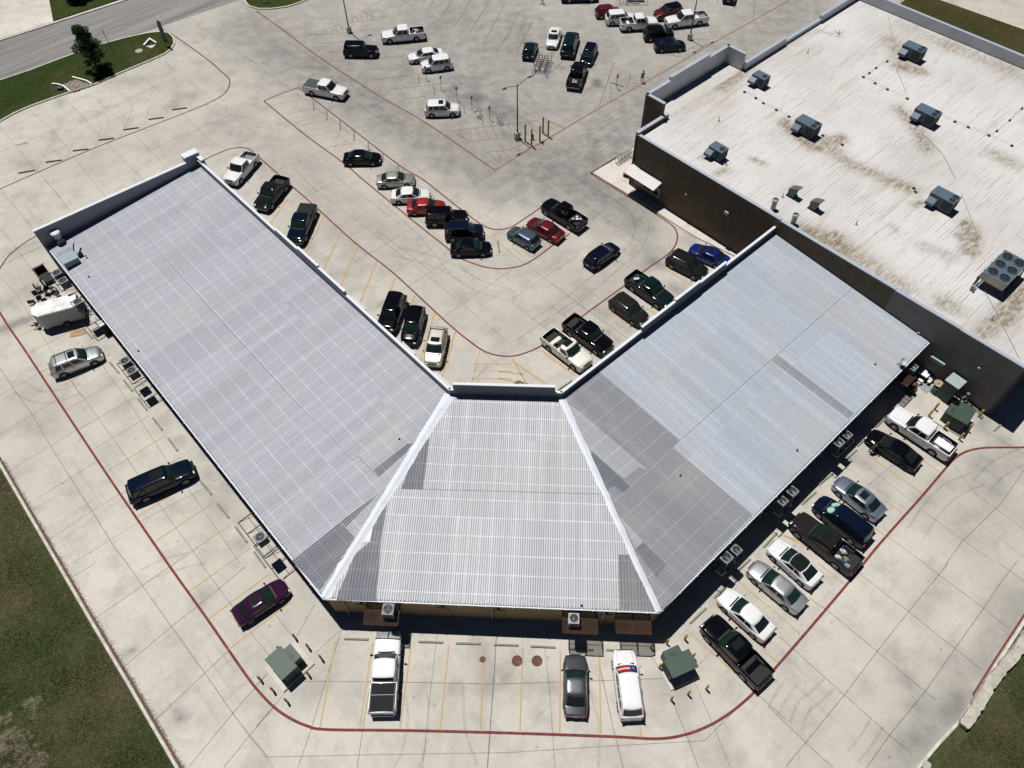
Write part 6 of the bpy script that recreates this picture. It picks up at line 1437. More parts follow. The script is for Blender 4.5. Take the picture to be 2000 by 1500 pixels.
q = MB(); q.box((0, 0, .76), (1.0, .95, .06), bev=.01); q.build('tabletop', M_pt, o)
q = MB(); q.box((-.05, -.82, .44), (1.0, .28, .05), bev=.01); q.tube((-.45, -.82, 0), (-.45, -.82, .42), .03); q.tube((.35, -.82, 0), (.35, -.82, .42), .03); q.build('bench', M_pt, o)
q = MB(); q.box((.84, .0, .44), (.28, 1.0, .05), bev=.01); q.tube((.84, -.4, 0), (.84, -.4, .42), .03); q.tube((.84, .4, 0), (.84, .4, .42), .03); q.build('bench', M_pt, o)
for sx_ in (1, -1):
    q = MB(); q.tube((sx_*.35, .35, 0), (sx_*.35, .25, .75), .03); q.tube((sx_*.35, -.35, 0), (sx_*.35, -.25, .75), .03); q.build('leg', M_trim, o)
p = Z(14, 1155, 215); q = MB(); q.box((0, 0, .015), (1.0, 1.0, .02), 0); o = q.build('floor_slab', M('blue_slab', (.25, .28, .31), .8), None, None, p, R(30)); tag(o, 'pale blue flat sheet on the concrete below the white table', 'sheet')
p = Z(14, 1262, 258); o = empty('floor_hatch', p, R(-52), 'dark square steel floor hatch near the bollard', 'hatch'); q = MB(); q.box((0, 0, .02), (1.15, 1.15, .03)); q.build('plate', M('hatch_steel', (.075, .07, .05), .7, .2), o); q = MB(); q.box((.3, 0, .04), (.12, .05, .02)); q.box((0, .58, .035), (1.2, .04, .03)); q.box((0, -.58, .035), (1.2, .04, .03)); q.build('frame', M_galv2, o)
# meters / pipework on the store wall
p = B_-tq*6.5; 
def onwall(d, z, size, mat, name, label, cat):
    q = MB(); q.box((0, 0, 0), size, bev=.02); o = q.build(name, mat, None, None, A_+tq*d-tn*(size[1]/2+.01)+Vector((0, 0, z)), RA); return tag(o, label, cat)
dB = (Z(14, 1590, 170, 2.5)-A_).dot(tq)
onwall(Lk-6.3, 2.6, (1.4, .35, .35), M_tfl, 'wall_duct', 'pale long duct box fixed low on the rear store wall', 'duct')
p = Z(14, 1450, 265); p = p-tn*max(0, .7+(p-A_).dot(tn)); o = empty('valve_assembly', p, R(20), 'dark cluster of valves and pipes beside the transformer pad', 'valve')
q = MB(); q.path([(0, 0, 0), (0, 0, .9), (.8, 0, .9), (.8, 0, 0)], .09, 10); q.lathe([(.2, .5), (.2, .58)], (0.4, -.2, 0), n=14); q.tube((.4, 0, .9), (.4, 0, 1.35), .05); q.lathe([(.16, 1.3), (.16, 1.34)], (.4, 0, 0), n=14); q.build('pipework', M_galv2, o, 40); q = MB(); q.box((-.5, .2, .3), (.5, .4, .6), bev=.02); q.build('box', M_tf2, o)
p = Z(14, 1340, 60); o = empty('leaning_ladder', p, 0, 'dark ladder leaning by the corner of store and shops', 'ladder'); q = MB()
for sg in (-.2, .2): q.tube((sg, 0, 0), (sg+.6, 1.0, 2.8), .03)
for k in range(8): t = (k+.5)/8; q.tube((-.2+.6*t, t, 2.8*t), (.2+.6*t, t, 2.8*t), .02)
q.build('rails', M_blk, o)
for i_, (n_, x, y, w_, lb) in enumerate(((16, 1660, 705, .24, 'rusty brown manhole cover near the long dark joint'), (17, 37, 715, .42, 'round brown manhole cover, left of the pair'), (17, 183, 716, .42, 'round brown manhole cover, right of the pair'), (1, 1020, 377, .55, 'grey round manhole cover in the grass near the culvert'))):
    p = Z(n_, x, y); q = MB(); q.lathe([(w_, 0), (w_, .012), (w_*.93, .022), (w_*.9, .014), (.001, .016)], n=26, cap1=False); o = q.build('manhole_cover', M('manhole_iron', (.14, .075, .055), .8, .2, var=.3, scale=6) if i_ < 3 else M('manhole_grey', (.33, .32, .29), .9), None, 40, p if i_ < 3 else p+Vector((0, 0, .115))); tag(o, lb, 'manhole cover')

# condensers on racks
M_ac = M('ac_grey', (.165, .18, .195), .55, .1, var=.08); M_acd = M('ac_coil', (.10, .115, .13), .6, .2); M_rust = M('rack_rust', (.05, .023, .014), .85, var=.35, scale=3)
M_grate, gnt, gb = nodes('grating'); gv = coords(gnt)
gc = mix(gnt, (.022, .011, .007), (.085, .038, .019), ramp(gnt, noise(gnt, gv, 1.5, 6, .7), [(.3, 0.), (.7, 1.)])); gnt.links.new(gc, gb.inputs['Base Color']); gb.inputs['Roughness'].default_value = .9; gb.inputs['Alpha'].default_value = .38
def condenser(loc, an, label, group, s_=1.0, mat=None, parent=None, teal=False):
    o = empty('ac_condenser', loc, an, label, 'air conditioner', group); mt = mat or M_ac; w_ = .80*s_; h = .78*s_
    q = MB(); q.box((0, 0, h/2), (w_*.94, w_*.94, h*.94)); q.build('coil', M_acd, o)
    q = MB()
    for sx_ in (1, -1):
        for sy_ in (1, -1): q.box((sx_*w_*.46, sy_*w_*.46, h/2), (.08, .08, h))
    for k in range(6): q.box((0, 0, .1+k*h*.14), (w_*.965, w_*.965, .016))
    q.build('grille', mt, o)
    q = MB(); q.box((0, 0, .03), (w_, w_, .06)); q.build('base_pan', mt, o)
    # top with round opening
    q = MB(); n = 24; rr_ = w_*.40; vs = []; 
    for i in range(n):
        a = 2*math.pi*i/n; cx, sy = math.cos(a), math.sin(a); k = 1/max(abs(cx), abs(sy)); k = min(k, 1.30); vs += [(cx*k*w_/2, sy*k*w_/2, h), (cx*k*w_/2, sy*k*w_/2, h+.05), (cx*rr_, sy*rr_, h+.06), (cx*rr_, sy*rr_, h-.02)]
    q.add(vs, [(4*i+k_, 4*((i+1) % n)+k_, 4*((i+1) % n)+k_+1, 4*i+k_+1) for i in range(n) for k_ in range(3)]); top_ = q.build('top_cover', mt, o)
    q = MB(); q.lathe([(rr_, h-.01), (.001, h-.01)], n=24, cap0=False, cap1=False); q.build('fan_well', M_blk, o)
    q = MB(); q.lathe([(.07, h), (.07, h+.03), (.001, h+.04)], n=12, cap0=False, cap1=False)
    for a in range(3): q.box((rr_*.5*math.cos(a*2.09+.5), rr_*.5*math.sin(a*2.09+.5), h+.01), (rr_*.85, rr_*.40, .008), rot=Matrix.Rotation(a*2.09+.5, 3, 'Z') @ Matrix.Rotation(.35, 3, 'X'))
    q.build('fan_blade', M('fan_metal', (.07, .075, .08), .35, .3), o)
    return o
def rack(pc, t, nn, wl, dp, zt, label, deck=True, mat=M_rust, cells=2, group='steel racks on the rear walls'):
    """bracket platform: pc = point on wall line, t along wall, nn outward"""
    o = empty('wall_rack', pc, math.atan2(t.y, t.x), label, 'steel rack', group); q = MB()
    for x in [lerp(-wl/2, wl/2, k/cells) for k in range(cells+1)]:
        q.box((x, -dp/2, zt), (.07, dp, .06)); q.tube((x, -.03, zt-.75), (x, -dp+.1, zt-.03), .022, n=6)
    for y in (-.04, -dp+.02): q.box((0, y, zt), (wl, .07, .06))
    q.box((0, -dp*.5, zt-.002), (wl, .04, .04)); q.build('frame', mat, o)
    if deck:
        q = MB(); q.box((0, -dp/2, zt+.035), (wl-.02, dp-.02, .012)); q.build('deck', M_grate, o)
    return o
LW = (f2(Ec)-f2(W0)).length; tL = (f2(Ec)-f2(W0)).normalized(); nLo = Vector((tL.y, -tL.x, 0)); tC = (f2(R0)-f2(Ec)).normalized(); nC = Vector((tC.y, -tC.x, 0)); tR = (f2(R1)-f2(R0)).normalized(); nRo = Vector((tR.y, -tR.x, 0))
def place_ac(px, py, org, t, nn, zc, label, group, rk=None, s_=1.0, mat=None, rz=0):
    p = G(px, py, zc+.78*s_); d_ = (f2(p)-f2(org)).dot(t)
    o = condenser(Vector((p.x, p.y, zc)), math.atan2(t.y, t.x)+rz, label, group, s_, mat)
    return d_, (f2(p)-f2(org)).dot(nn)
def wallpt(org, t, nn, d_): return f2(org)+t*d_-nn*(ins-.22+.02)
gAC = 'condensers on the rear wall racks'
rackz = 2.9
a1 = place_ac(758, 1190, Ec, tC, nC, rackz+.05, 'condenser at the left end of the centre wall, on the wide rusty platform', gAC, s_=1.1)
pc = f2(Ec)+tC*((G(722, 1205, rackz)-Ec).dot(tC)+.9); rack(pc-nC*.2, tC, nC, 2.6, 1.75, rackz, 'wide rusty platform on the left part of the centre wall')
a2 = place_ac(1121, 1208, Ec, tC, nC, rackz+.05, 'condenser above the dark grey sedan, on a rusty platform', gAC, s_=1.0, mat=M('ac_white', (.30, .31, .32), .5))
pc = f2(Ec)+tC*((G(1133, 1212, rackz)-Ec).dot(tC)); rack(pc-nC*.2, tC, nC, 2.6, 1.75, rackz, 'rusty platform above the dark grey sedan')
pc = f2(Ec)+tC*((G(1237, 1218, rackz)-Ec).dot(tC)); rack(pc-nC*.2, tC, nC, 2.6, 1.6, rackz, 'empty rusty platform at the right end of the centre wall')
for px, py, lb, s_ in ((1418, 1088, 'larger condenser of the lowest pair on the right wing wall', 1.15), (1438, 1074, 'smaller condenser of the lowest pair on the right wing wall', .95), (1528, 978, 'lower condenser of the middle pair on the right wing wall', 1.0), (1547, 959, 'upper condenser of the middle pair on the right wing wall', 1.1),
                       (1637, 863, 'larger condenser of the highest pair on the right wing wall', 1.15), (1654, 849, 'smaller condenser of the highest pair on the right wing wall', 1.0), (1782, 716, 'single white condenser at the far end of the right wing', 1.1)):
    place_ac(px, py, R0, tR, nRo, 2.45 if px < 1700 else 2.2, lb, 'condensers behind the right wing', s_=s_)
for px, py, lb in ((1410, 1098, 'lowest dark rack behind the right wing'), (1520, 985, 'middle dark rack behind the right wing'), (1632, 872, 'upper dark rack behind the right wing'), (1765, 745, 'rusty platform at the far end of the right wing')):
    p = G(px+12, py, 2.4); d_ = (f2(p)-f2(R0)).dot(tR); rack(f2(R0)+tR*d_-nRo*.2, tR, nRo, 2.6 if px < 1700 else 1.6, 1.45, 2.42, lb, deck=px > 1700, mat=M_blk if px < 1700 else M_rust, cells=3)
for px, py, lb in ((508, 1049, 'lone condenser on the lower left wing wall'), (257, 724, 'lower condenser of the pair on the left wing wall'), (244, 705, 'upper condenser of the pair on the left wing wall'), (152, 589, 'pale condenser next to the cargo trailer'), (123, 548, 'lower condenser beside the wooden door at the far left'), (111, 533, 'upper condenser beside the wooden door at the far left')):
    place_ac(px, py, W0, tL, nLo, 2.9, lb, 'condensers behind the left wing', s_=1.08)
for px, py, w_, lb, dk in ((505, 1045, 4.2, 'long rusty rack under the lone left wing condenser', True), (258, 722, 3.2, 'black rack under the pair of condensers on the left wing', False), (160, 598, 2.6, 'black rack beside the cargo trailer', False), (120, 545, 3.4, 'rusty rack at the far end of the left wing', True)):
    p = G(px, py, 2.9); d_ = (f2(p)-f2(W0)).dot(tL); rack(f2(W0)+tL*d_-nLo*.2, tL, nLo, w_, 1.75, 2.88, lb, deck=False, mat=M_rust if dk else M_blk, cells=3)
# things on the ground at the far left back
p = Z(5, 300, 690); q = MB(); q.box((0, 0, 1.1), (2.1, 1.9, 2.2)); 
o = empty('wooden_shed', G(96, 545), math.atan2(tL.y, tL.x), 'dark timber-edged enclosure against the far end of the left wing', 'enclosure')
q = MB()
for x in (-.95, .95): q.box((x, -.75, .65), (.1, .1, 1.3))
q.box((0, -.80, 1.32), (2.1, .12, .08)); q.box((-1.0, -.15, 1.32), (.12, 1.3, .08)); q.build('frame', M('timber', (.20, .13, .08), .8), o); q = MB(); q.box((0, -.74, .65), (1.8, .04, 1.2)); q.box((-.95, -.15, .65), (.04, 1.1, 1.2)); q.box((0, -.1, .25), (1.8, 1.0, .5)); q.build('screen', M_blk, o)
def office_chair(p, an, label, fallen=False):
    o = empty('office_chair', p, an, label, 'chair', 'black chairs stored behind the left wing'); 
    if fallen: o.rotation_euler = (R(85), 0, an); o.location.z = .3
    q = MB(); q.box((0, 0, .48), (.52, .5, .1), bev=.03); q.build('seat', M_blk, o); q = MB(); q.box((-.26, 0, .85), (.08, .48, .62), bev=.03); q.build('backrest', M_blk, o)
    q = MB(); q.tube((0, 0, .08), (0, 0, .45), .035)
    for k in range(5): q.tube((0, 0, .1), (.32*math.cos(k*1.257), .32*math.sin(k*1.257), .05), .025)
    q.build('base', M_blk, o)
    for sg in (1, -1): q = MB(); q.box((0, sg*.28, .68), (.3, .05, .04)); q.tube((0, sg*.28, .48), (0, sg*.28, .68), .02); q.build('armrest', M_blk, o)
for i, (x, y, a, f) in enumerate(((300, 790, .5, 0), (280, 830, 2.1, 0), (345, 810, 3.0, 0), (390, 790, 1.2, 0), (430, 830, 4.0, 0), (300, 880, 5.1, 1), (345, 890, 2.4, 0))):
    office_chair(Z(5, x, y+30), a, 'black office chair behind the left wing, '+['top left of the cluster', 'leftmost turned sideways', 'in the middle of the left cluster', 'close to the rack', 'nearest the building wall', 'tipped over near the trailer', 'beside the tipped one'][i], f)
p = Z(5, 570, 1125); q = MB(); q.box((0, 0, .03), (1.5, .9, .04), 0); q.box((.3, .2, .06), (.9, .06, .04), .3); o = q.build('wood_panel', M('plywood', (.34, .24, .15), .8), None, None, p, R(15)); tag(o, 'tan wooden panel lying flat beside the cargo trailer', 'panel')
p = Z(5, 790, 1120); o = empty('storage_box', p, math.atan2(tL.y, tL.x), 'dark bin with a white lid against the left wing wall', 'box'); q = MB(); q.box((0, 0, .7), (.9, .7, 1.4), bev=.03); q.build('bin', M_trim, o); q = MB(); q.box((0, 0, 1.42), (.75, .65, .05)); q.build('lid', M_white, o)
o = empty('pipe_stand', Z(5, 660, 1000), math.atan2(tL.y, tL.x), 'tangled black steel stand between trailer and building', 'stand'); q = MB()
random.seed(4)
for k in range(14): a = Vector((random.uniform(-.9, .9), random.uniform(-.6, .5), random.uniform(.05, 1.2))); b_ = a+Vector((random.uniform(-.8, .8), random.uniform(-.5, .5), random.uniform(-.4, .6))); b_.z = max(b_.z, .03); q.tube(a, b_, .025)
q.build('bars', M_blk, o)
# ---- store side: awning, window, ice box, carts, cage
wside = RA
pA0, pA1 = A_+tq*((Z(3, 905, 1230, 2.7)-A_).dot(tq)), A_+tq*((Z(3, 1115, 1330, 2.7)-A_).dot(tq))
an_w = (pA1-pA0).length+.6; mid = (pA0+pA1)/2
o = empty('side_awning', mid, RA, 'white ribbed metal awning over the side window of the big store', 'awning')
q = MB(); n_ = 16
for i in range(n_):
    x = lerp(-an_w/2, an_w/2, (i+.5)/n_); q.add([(x-.06, -.02, 3.25), (x+.06, -.02, 3.25), (x+.06, -1.5, 2.85), (x-.06, -1.5, 2.85)], [(0, 1, 2, 3)])
q.add([(-an_w/2, -.02, 3.22), (an_w/2, -.02, 3.22), (an_w/2, -1.5, 2.82), (-an_w/2, -1.5, 2.82)], [(0, 1, 2, 3)]); q.box((0, -1.5, 2.80), (an_w, .05, .1)); q.build('ribbed_sheet', M('awning_sheet', (.62, .62, .60), .5, var=.08), o)
q = MB()
for sg in (-1, 1): q.tube((sg*an_w/2.1, -.02, 2.3), (sg*an_w/2.1, -1.4, 2.82), .03)
q.build('bracket', M_white, o)
o = empty('side_window', mid-tn*.02+tq*.3, RA, 'window with white frame under the awning of the big store', 'window')
q = MB(); q.box((0, -.03, 1.55), (an_w*.8, .04, 1.1)); q.build('pane', M_glass, o); q = MB()
for x in (-.5, -.17, .17, .5): q.box((x*an_w*.8, -.06, 1.55), (.07, .06, 1.2))
for z in (.98, 2.12): q.box((0, -.062, z), (an_w*.82, .06, .07))
q.build('frame', M_white, o)
o = empty('ice_box', Z(3, 890, 1345), RA, 'pale metal ice chest with slanted top at the corner of the store', 'ice chest'); q = MB(); q.box((0, 0, .6), (1.0, .75, 1.2), bev=.03); q.add([(-.5, -.375, 1.2), (.5, -.375, 1.2), (.5, .375, 1.55), (-.5, .375, 1.55), (.5, .375, 1.2), (-.5, .375, 1.2)], [(0, 1, 2, 3), (1, 4, 2), (0, 3, 5), (3, 2, 4, 5)]); q.build('cabinet', M('ice_box_paint', (.33, .31, .27), .6), o); q = MB(); q.box((0, -.39, .6), (.8, .03, .8)); q.box((.3, -.42, .6), (.05, .03, .3)); q.build('door', M_galv2, o)
o = empty('red_cart', Z(3, 838, 1300), RA+.3, 'small red wheeled cart beside the ice chest', 'cart'); q = MB(); q.box((0, 0, .55), (.8, .5, .06)); q.box((0, 0, .3), (.8, .5, .06)); q.build('tray', M('cart_red', (.28, .05, .035), .6), o); q = MB(); 
for x in (-.38, .38):
    for y in (-.23, .23): q.tube((x, y, .05), (x, y, .8), .02); q.lathe([(.06, -.02), (.06, .02)], (x, y, .06), Matrix.Rotation(R(90), 3, 'X'), 10)
q.build('frame', M_trim, o)
# shopping carts
M_wire = M('cart_wire', (.34, .35, .36), .4, .6)
cart_src = [None]
def cart(p, an, label, group, red=False):
    if cart_src[0] is None or red:
        o = empty('shopping_cart', p, an, label, 'shopping cart', group); q = MB(); L0, L1 = .85, .45
        for z, k in ((.45, .8), (.62, .9), (.80, .97), (.98, 1.0)):
            c_ = [(-.42*k, -.27*k, z), (.48*k, -.20*k, z), (.48*k, .20*k, z), (-.42*k, .27*k, z), (-.42*k, -.27*k, z)]; q.path(c_, .012, 5)
        for i in range(7):
            x = lerp(-.42, .48, i/6); 
            for sg in (1, -1): q.tube((x*.8, sg*.2, .45), (x, sg*lerp(.27, .20, i/6), .98), .009, n=4)
            q.tube((x*.8, -.2, .45), (x*.8, .2, .45), .009, n=4)
        q.build('basket', M_wire, o); q = MB()
        for sg in (1, -1): q.path([(.42, sg*.2, .12), (-.38, sg*.22, .16), (-.42, sg*.25, 1.0)], .018, 5)
        q.build('frame', M_wire, o); q = MB(); q.tube((-.50, -.27, 1.03), (-.50, .27, 1.03), .025); q.build('handle', M('cart_red', (.28, .05, .035)), o, 50)
        for x in (.38, -.36):
            for sg in (1, -1): q = MB(); q.lathe([(.06, -.02), (.06, .02)], (x, sg*.2, .06), Matrix.Rotation(R(90), 3, 'X'), 10); q.build('caster', M_blk, o)
        cart_src[0] = o; return o
    o = copy_tree(cart_src[0]); o.location = p; o.rotation_euler = (0, 0, an); tag(o, label, 'shopping cart', group); return o
cart(Z(2, 1635, 850), 1.2, 'shopping cart left loose beside the rightmost wheel stop of the upper row', 'loose shopping carts'); cart(Z(2, 1782, 900), 2.0, 'shopping cart standing at the tip of the hatched island', 'loose shopping carts')
cart(Z(3, 42, 1018), .6, 'shopping cart parked against the foot of the middle lamp post', 'loose shopping carts')
for i in range(5): cart(Z(3, 780+i*22, 1195-i*13), RA+1.6, 'shopping cart in the row at the store corner, %s from the red kerb' % ordn[i], 'carts lined up at the store corner')
# cart corral
o = empty('cart_corral', Z(3, 220, 500), R(76), 'steel cart corral packed with carts below the dark hatchback', 'cart corral'); q = MB()
for sg in (-.95, .95):
    q.path([(-2.0, sg, .3), (2.0, sg, .3)], .035); q.path([(-2.0, sg, 1.0), (2.0, sg, 1.0)], .035)
    for x in (-2.0, -.7, .7, 2.0): q.tube((x, sg, 0), (x, sg, 1.05), .035)
q.path([(2.0, -.95, 1.9), (2.0, .95, 1.9)], .03); q.path([(2.0, -.95, 1), (2.0, -.95, 1.9)], .03); q.path([(2.0, .95, 1), (2.0, .95, 1.9)], .03); q.build('rails', M_galv, o, 50)
cc = Matrix.Translation(Z(3, 220, 480)) @ Matrix.Rotation(R(76), 4, 'Z')
for r_ in range(2):
    for i in range(6): cart(cc @ Vector((-1.5+i*.55, -.42+r_*.84, 0)), R(76), 'shopping cart nested in the corral, %s row, %s from its mouth' % (('left', 'right')[r_], ordn[i]), 'carts nested in the corral')
o = empty('cart_corral', Z(3, 870, 12), R(0), 'cart corral with a red panel cut by the top edge of the photo', 'cart corral'); q = MB()
for sg in (-.95, .95):
    q.path([(-2.4, sg, .3), (2.4, sg, .3)], .035); q.path([(-2.4, sg, 1.0), (2.4, sg, 1.0)], .035)
    for x in (-2.4, -.8, .8, 2.4): q.tube((x, sg, 0), (x, sg, 1.05), .035)
q.build('rails', M_white, o, 50); q = MB(); q.box((.7, 0, .6), (2.6, .5, .7)); q.build('red_panel', M('cart_red', (.28, .05, .035)), o)
for i in range(3): cart(Z(3, 800+i*50, 20), .1, 'shopping cart in the corral at the top edge, %s from the left' % ordn[i], 'carts in the top corral')

# ---- culvert headwalls, wing walls, feather flag
def slabwall(name, pts, th, z0, z1, mat, label, cat):
    q = MB(); q.ribbon([Vector((p[0], p[1], 0)) for p in pts], th, z0, z1-z0); return tag(q.build(name, mat), label, cat)
M_wc = M('culvert_white', (.78, .76, .71), .8, var=.12)
a, b_, c = Z(1, 1062, 342, .11), Z(1, 1105, 288, .5), Z(1, 1150, 322, .11)
o = empty('culvert_headwall', Z(1, 1105, 335), 0, 'white A-shaped culvert headwall in the grass near the feather flag', 'headwall')
rel = lambda p: Vector((p.x, p.y, 0))-Vector(o.location)
q = MB(); q.ribbon([rel(Z(1, 1060, 348)), rel(Z(1, 1103, 300)), rel(Z(1, 1152, 330))], .22, 0, .42); q.build('wing_wall', M_wc, o)
q = MB(); q.sheet([rel(Z(1, 1070, 342)), rel(Z(1, 1103, 306)), rel(Z(1, 1145, 330))], .14); q.build('opening', M_blk, o)
q = MB(); q.sheet([rel(Z(1, 1068, 345)), rel(Z(1, 1146, 332)), rel(Z(1, 1115, 360))], .145); q.build('apron', M_walk, o)
rip = MB(); random.seed(9)
RP = [Z(1, 455, 632), Z(1, 560, 590), Z(1, 675, 630), Z(1, 535, 680)]
q = MB(); q.sheet(RP, .125); q.build('culvert_apron', M('rubble_bed', (.36, .33, .28), .95, var=.5, scale=2)); tag(bpy.data.objects['culvert_apron'], kind='structure')
for k in range(420):
    u, v = random.random(), random.random(); p = RP[0].lerp(RP[1], u).lerp(RP[3].lerp(RP[2], u), v); s_ = random.uniform(.06, .17); rip.box((p.x, p.y, .13+s_*.3), (s_*1.4, s_, s_), random.random()*3, bev=s_*.3)
tag(rip.build('riprap_stones', M('riprap', (.46, .42, .36), .95, var=.4, scale=2)), 'loose pale rubble stones in the drain mouth at the median kerb', 'stones', kind='stuff')
for nm_, pts, lb in (('wing_wall', [(538, 577), (580, 588), (640, 605), (680, 628)], 'long white curved wing wall on the right of the rubble drain'), ('wing_wall', [(388, 626), (430, 630), (470, 642), (520, 682)], 'short white wing wall on the left of the rubble drain')):
    slabwall(nm_, [Z(1, *p) for p in pts], .18, 0, .36, M_wc, lb, 'wing wall')
o = empty('drain_inlet', Z(1, 447, 660)+Vector((0, 0, .1)), 0, 'dark teal box beside the short wing wall in the grass', 'drain box'); q = MB(); q.box((0, 0, .15), (.7, .5, .3), bev=.03); q.build('box', M_tf2, o); q = MB(); q.box((0, 0, .31), (.74, .54, .04)); q.build('lid', M_tf, o)
p = Z(1, 1213, 335, .11); o = empty('feather_flag', p, R(-12), 'blue feather flag with yellow lettering at the tip of the grass median', 'flag')
q = MB(); q.tube((0, 0, 0), (0, 0, 3.3), .02, .012); q.path([(0, 0, 3.3), (.1, 0, 3.75), (.4, 0, 3.95)], .012); q.build('pole', M_pole, o, 50)
q = MB(); n_ = 14
def fl(u, v): 
    z = .5+v*3.35; w_ = .62 if v < .82 else .62*(1-(v-.82)/.18*.15); x = .02+u*w_ + (max(0, v-.85)*1.3)
    return Vector((x, .05*math.sin(v*9+u*2), z-(u*.22 if v > .9 else 0)))
q.grid(fl, 4, n_); q.grid(lambda u, v: fl(u, v)+Vector((0, .012, 0)), 4, n_, True); fo = q.build('banner', M('flag_cloth', (.03, .09, .22), .7, var=.15), o, 180)
q = MB()
for k in range(7):
    v0 = .12+k*.11
    for sx0, sx1, dv in ((.25, .75, 0), (.25, .4, .03), (.25, .75, .055)): 
        for yo in (-.014, .026): q.add([fl(sx0, v0+dv)+Vector((0, yo, 0)), fl(sx1, v0+dv)+Vector((0, yo, 0)), fl(sx1, v0+dv+.016)+Vector((0, yo, 0)), fl(sx0, v0+dv+.016)+Vector((0, yo, 0))], [(0, 1, 2, 3)])
q.build('lettering', M('flag_yellow', (.35, .42, .08), .7), fo)
p = G(521, 6, .11); o = empty('fallen_sign', p, R(30), 'small white and blue sign board on the grass island at the top', 'sign'); q = MB(); q.box((0, 0, .55), (1.0, .08, .5), bev=.02); q.build('board', M('sign_board', (.45, .52, .6), .6), o); q = MB(); q.tube((-.4, 0, 0), (-.4, 0, .4), .03); q.tube((.4, 0, 0), (.4, 0, .4), .03); q.build('leg', M_pole, o)

# ---- limestone block wall at the lower right
M_lime = None
m, nt, b = nodes('limestone'); v = coords(nt); c = mix(nt, (.32, .30, .26), (.46, .435, .375), ramp(nt, noise(nt, v, 1.2, 6, .7), [(.35, 0.), (.6, 1.)])); c = mix(nt, c, (.16, .16, .15), math_(nt, 'MULTIPLY', ramp(nt, noise(nt, v, 1.6, 8, .75), [(.52, 0.), (.66, 1.)]), .7)); nt.links.new(c, b.inputs['Base Color']); b.inputs['Roughness'].default_value = .95; bump(nt, b, noise(nt, v, 4, 6, .7), .8, .06); M_lime = m
path_ = [Z(18, 1440, 1190, .6), Z(18, 1530, 1060, .6), Z(18, 1620, 900, .6), Z(18, 1720, 770, .6), Z(18, 1830, 650, .6), Z(18, 1900, 540, .6), Z(18, 2010, 400, .6), Z(18, 2110, 260, .6)]
random.seed(11)
for i, (a, b_) in enumerate(zip(path_[:-1], path_[1:])):
    t = (b_-a).normalized(); L = (b_-a).length; q = MB(); nxx, nyy = 9, 5
    nn = Vector((-t.y, t.x, 0)); vs = []
    W_ = .80
    for lay, z in ((0, .05), (1, .45), (2, .62)):
        for k in range(20):
            a_ = 2*math.pi*k/20; cx_, sy_ = math.cos(a_), math.sin(a_); k_ = min(1/max(abs(cx_), abs(sy_)), 1.40)
            jit = .06*mnoise.noise(Vector((i*5+cx_*2, sy_*2, lay*.7)))+random.uniform(-.015, .015); s2_ = (1.0, 1.0, .93)[lay]
            pp = (a+b_)/2+t*(cx_*k_*(L/2+.04+jit*.5)*(1.0, 1.0, .99)[lay])+nn*(sy_*k_*(W_/2+jit*1.5)*s2_); vs.append((pp.x, pp.y, z+.03*mnoise.noise(Vector((cx_*3+i, sy_*3, 2)))))
    fs = [(l*20+k, l*20+(k+1) % 20, l*20+20+(k+1) % 20, l*20+20+k) for l in range(2) for k in range(20)]+[tuple(range(40, 60)), tuple(range(19, -1, -1))]
    q.add(vs, fs); o = q.build('limestone_block', M_lime, None, 50); tag(o, 'rough limestone block of the lower right wall, %s from its lower end' % ordn[i], 'stone block', 'limestone blocks along the lower right kerb')
p = Z(18, 1160, 1490, .1); q = MB(); q.box((0, 0, .1), (.7, .5, .3), 1, bev=.1); o = q.build('limestone_rock', M_lime, None, None, p); tag(o, 'small pale rock in the grass at the very bottom right', 'rock')
# potted shrub at the inner corner
def leaves(mb, c, r_, n, ls, sq=(1, 1, 1), seed=0, shell=.4):
    rnd = random.Random(seed)
    for _ in range(n):
        while True:
            v_ = Vector((rnd.uniform(-1, 1), rnd.uniform(-1, 1), rnd.uniform(-1, 1)))
            if shell < v_.length < 1: break
        p = Vector(c)+Vector((v_.x*r_*sq[0], v_.y*r_*sq[1], v_.z*r_*sq[2])); s_ = ls*rnd.uniform(.6, 1.3)
        a_ = Vector((rnd.uniform(-1, 1), rnd.uniform(-1, 1), rnd.uniform(-.6, .6))).normalized(); b_ = a_.orthogonal().normalized(); b_.rotate(Matrix.Rotation(rnd.random()*6, 3, a_))
        mb.add([p-a_*s_, p+b_*s_*.45, p+a_*s_, p-b_*s_*.45], [(0, 1, 2, 3)])
def leafmat(name, a_, b_):
    m, nt, bs = nodes(name); gi = N(nt, 'ShaderNodeNewGeometry'); v = coords(nt)
    c = mix(nt, a_, b_, gi.outputs['Random Per Island']); nt.links.new(c, bs.inputs['Base Color']); bs.inputs['Roughness'].default_value = .7; bs.inputs['Specular IOR Level'].default_value = .2; return m
M_leaf = leafmat('oak_leaf', (.014, .034, .009), (.052, .095, .026)); M_bark = M('bark', (.09, .07, .05), .95)
p = G(1014, 752, 1.2); o = empty('shrub', Vector((p.x, p.y, .05)), 0, 'small green shrub peeping over the centre parapet', 'shrub'); q = MB(); leaves(q, (0, 0, .9), .6, 260, .12, seed=3); q.build('foliage', leafmat('shrub_leaf', (.02, .07, .02), (.05, .16, .05)), o); q = MB(); q.tube((0, 0, 0), (0, 0, .8), .04); q.build('stem', M_bark, o)
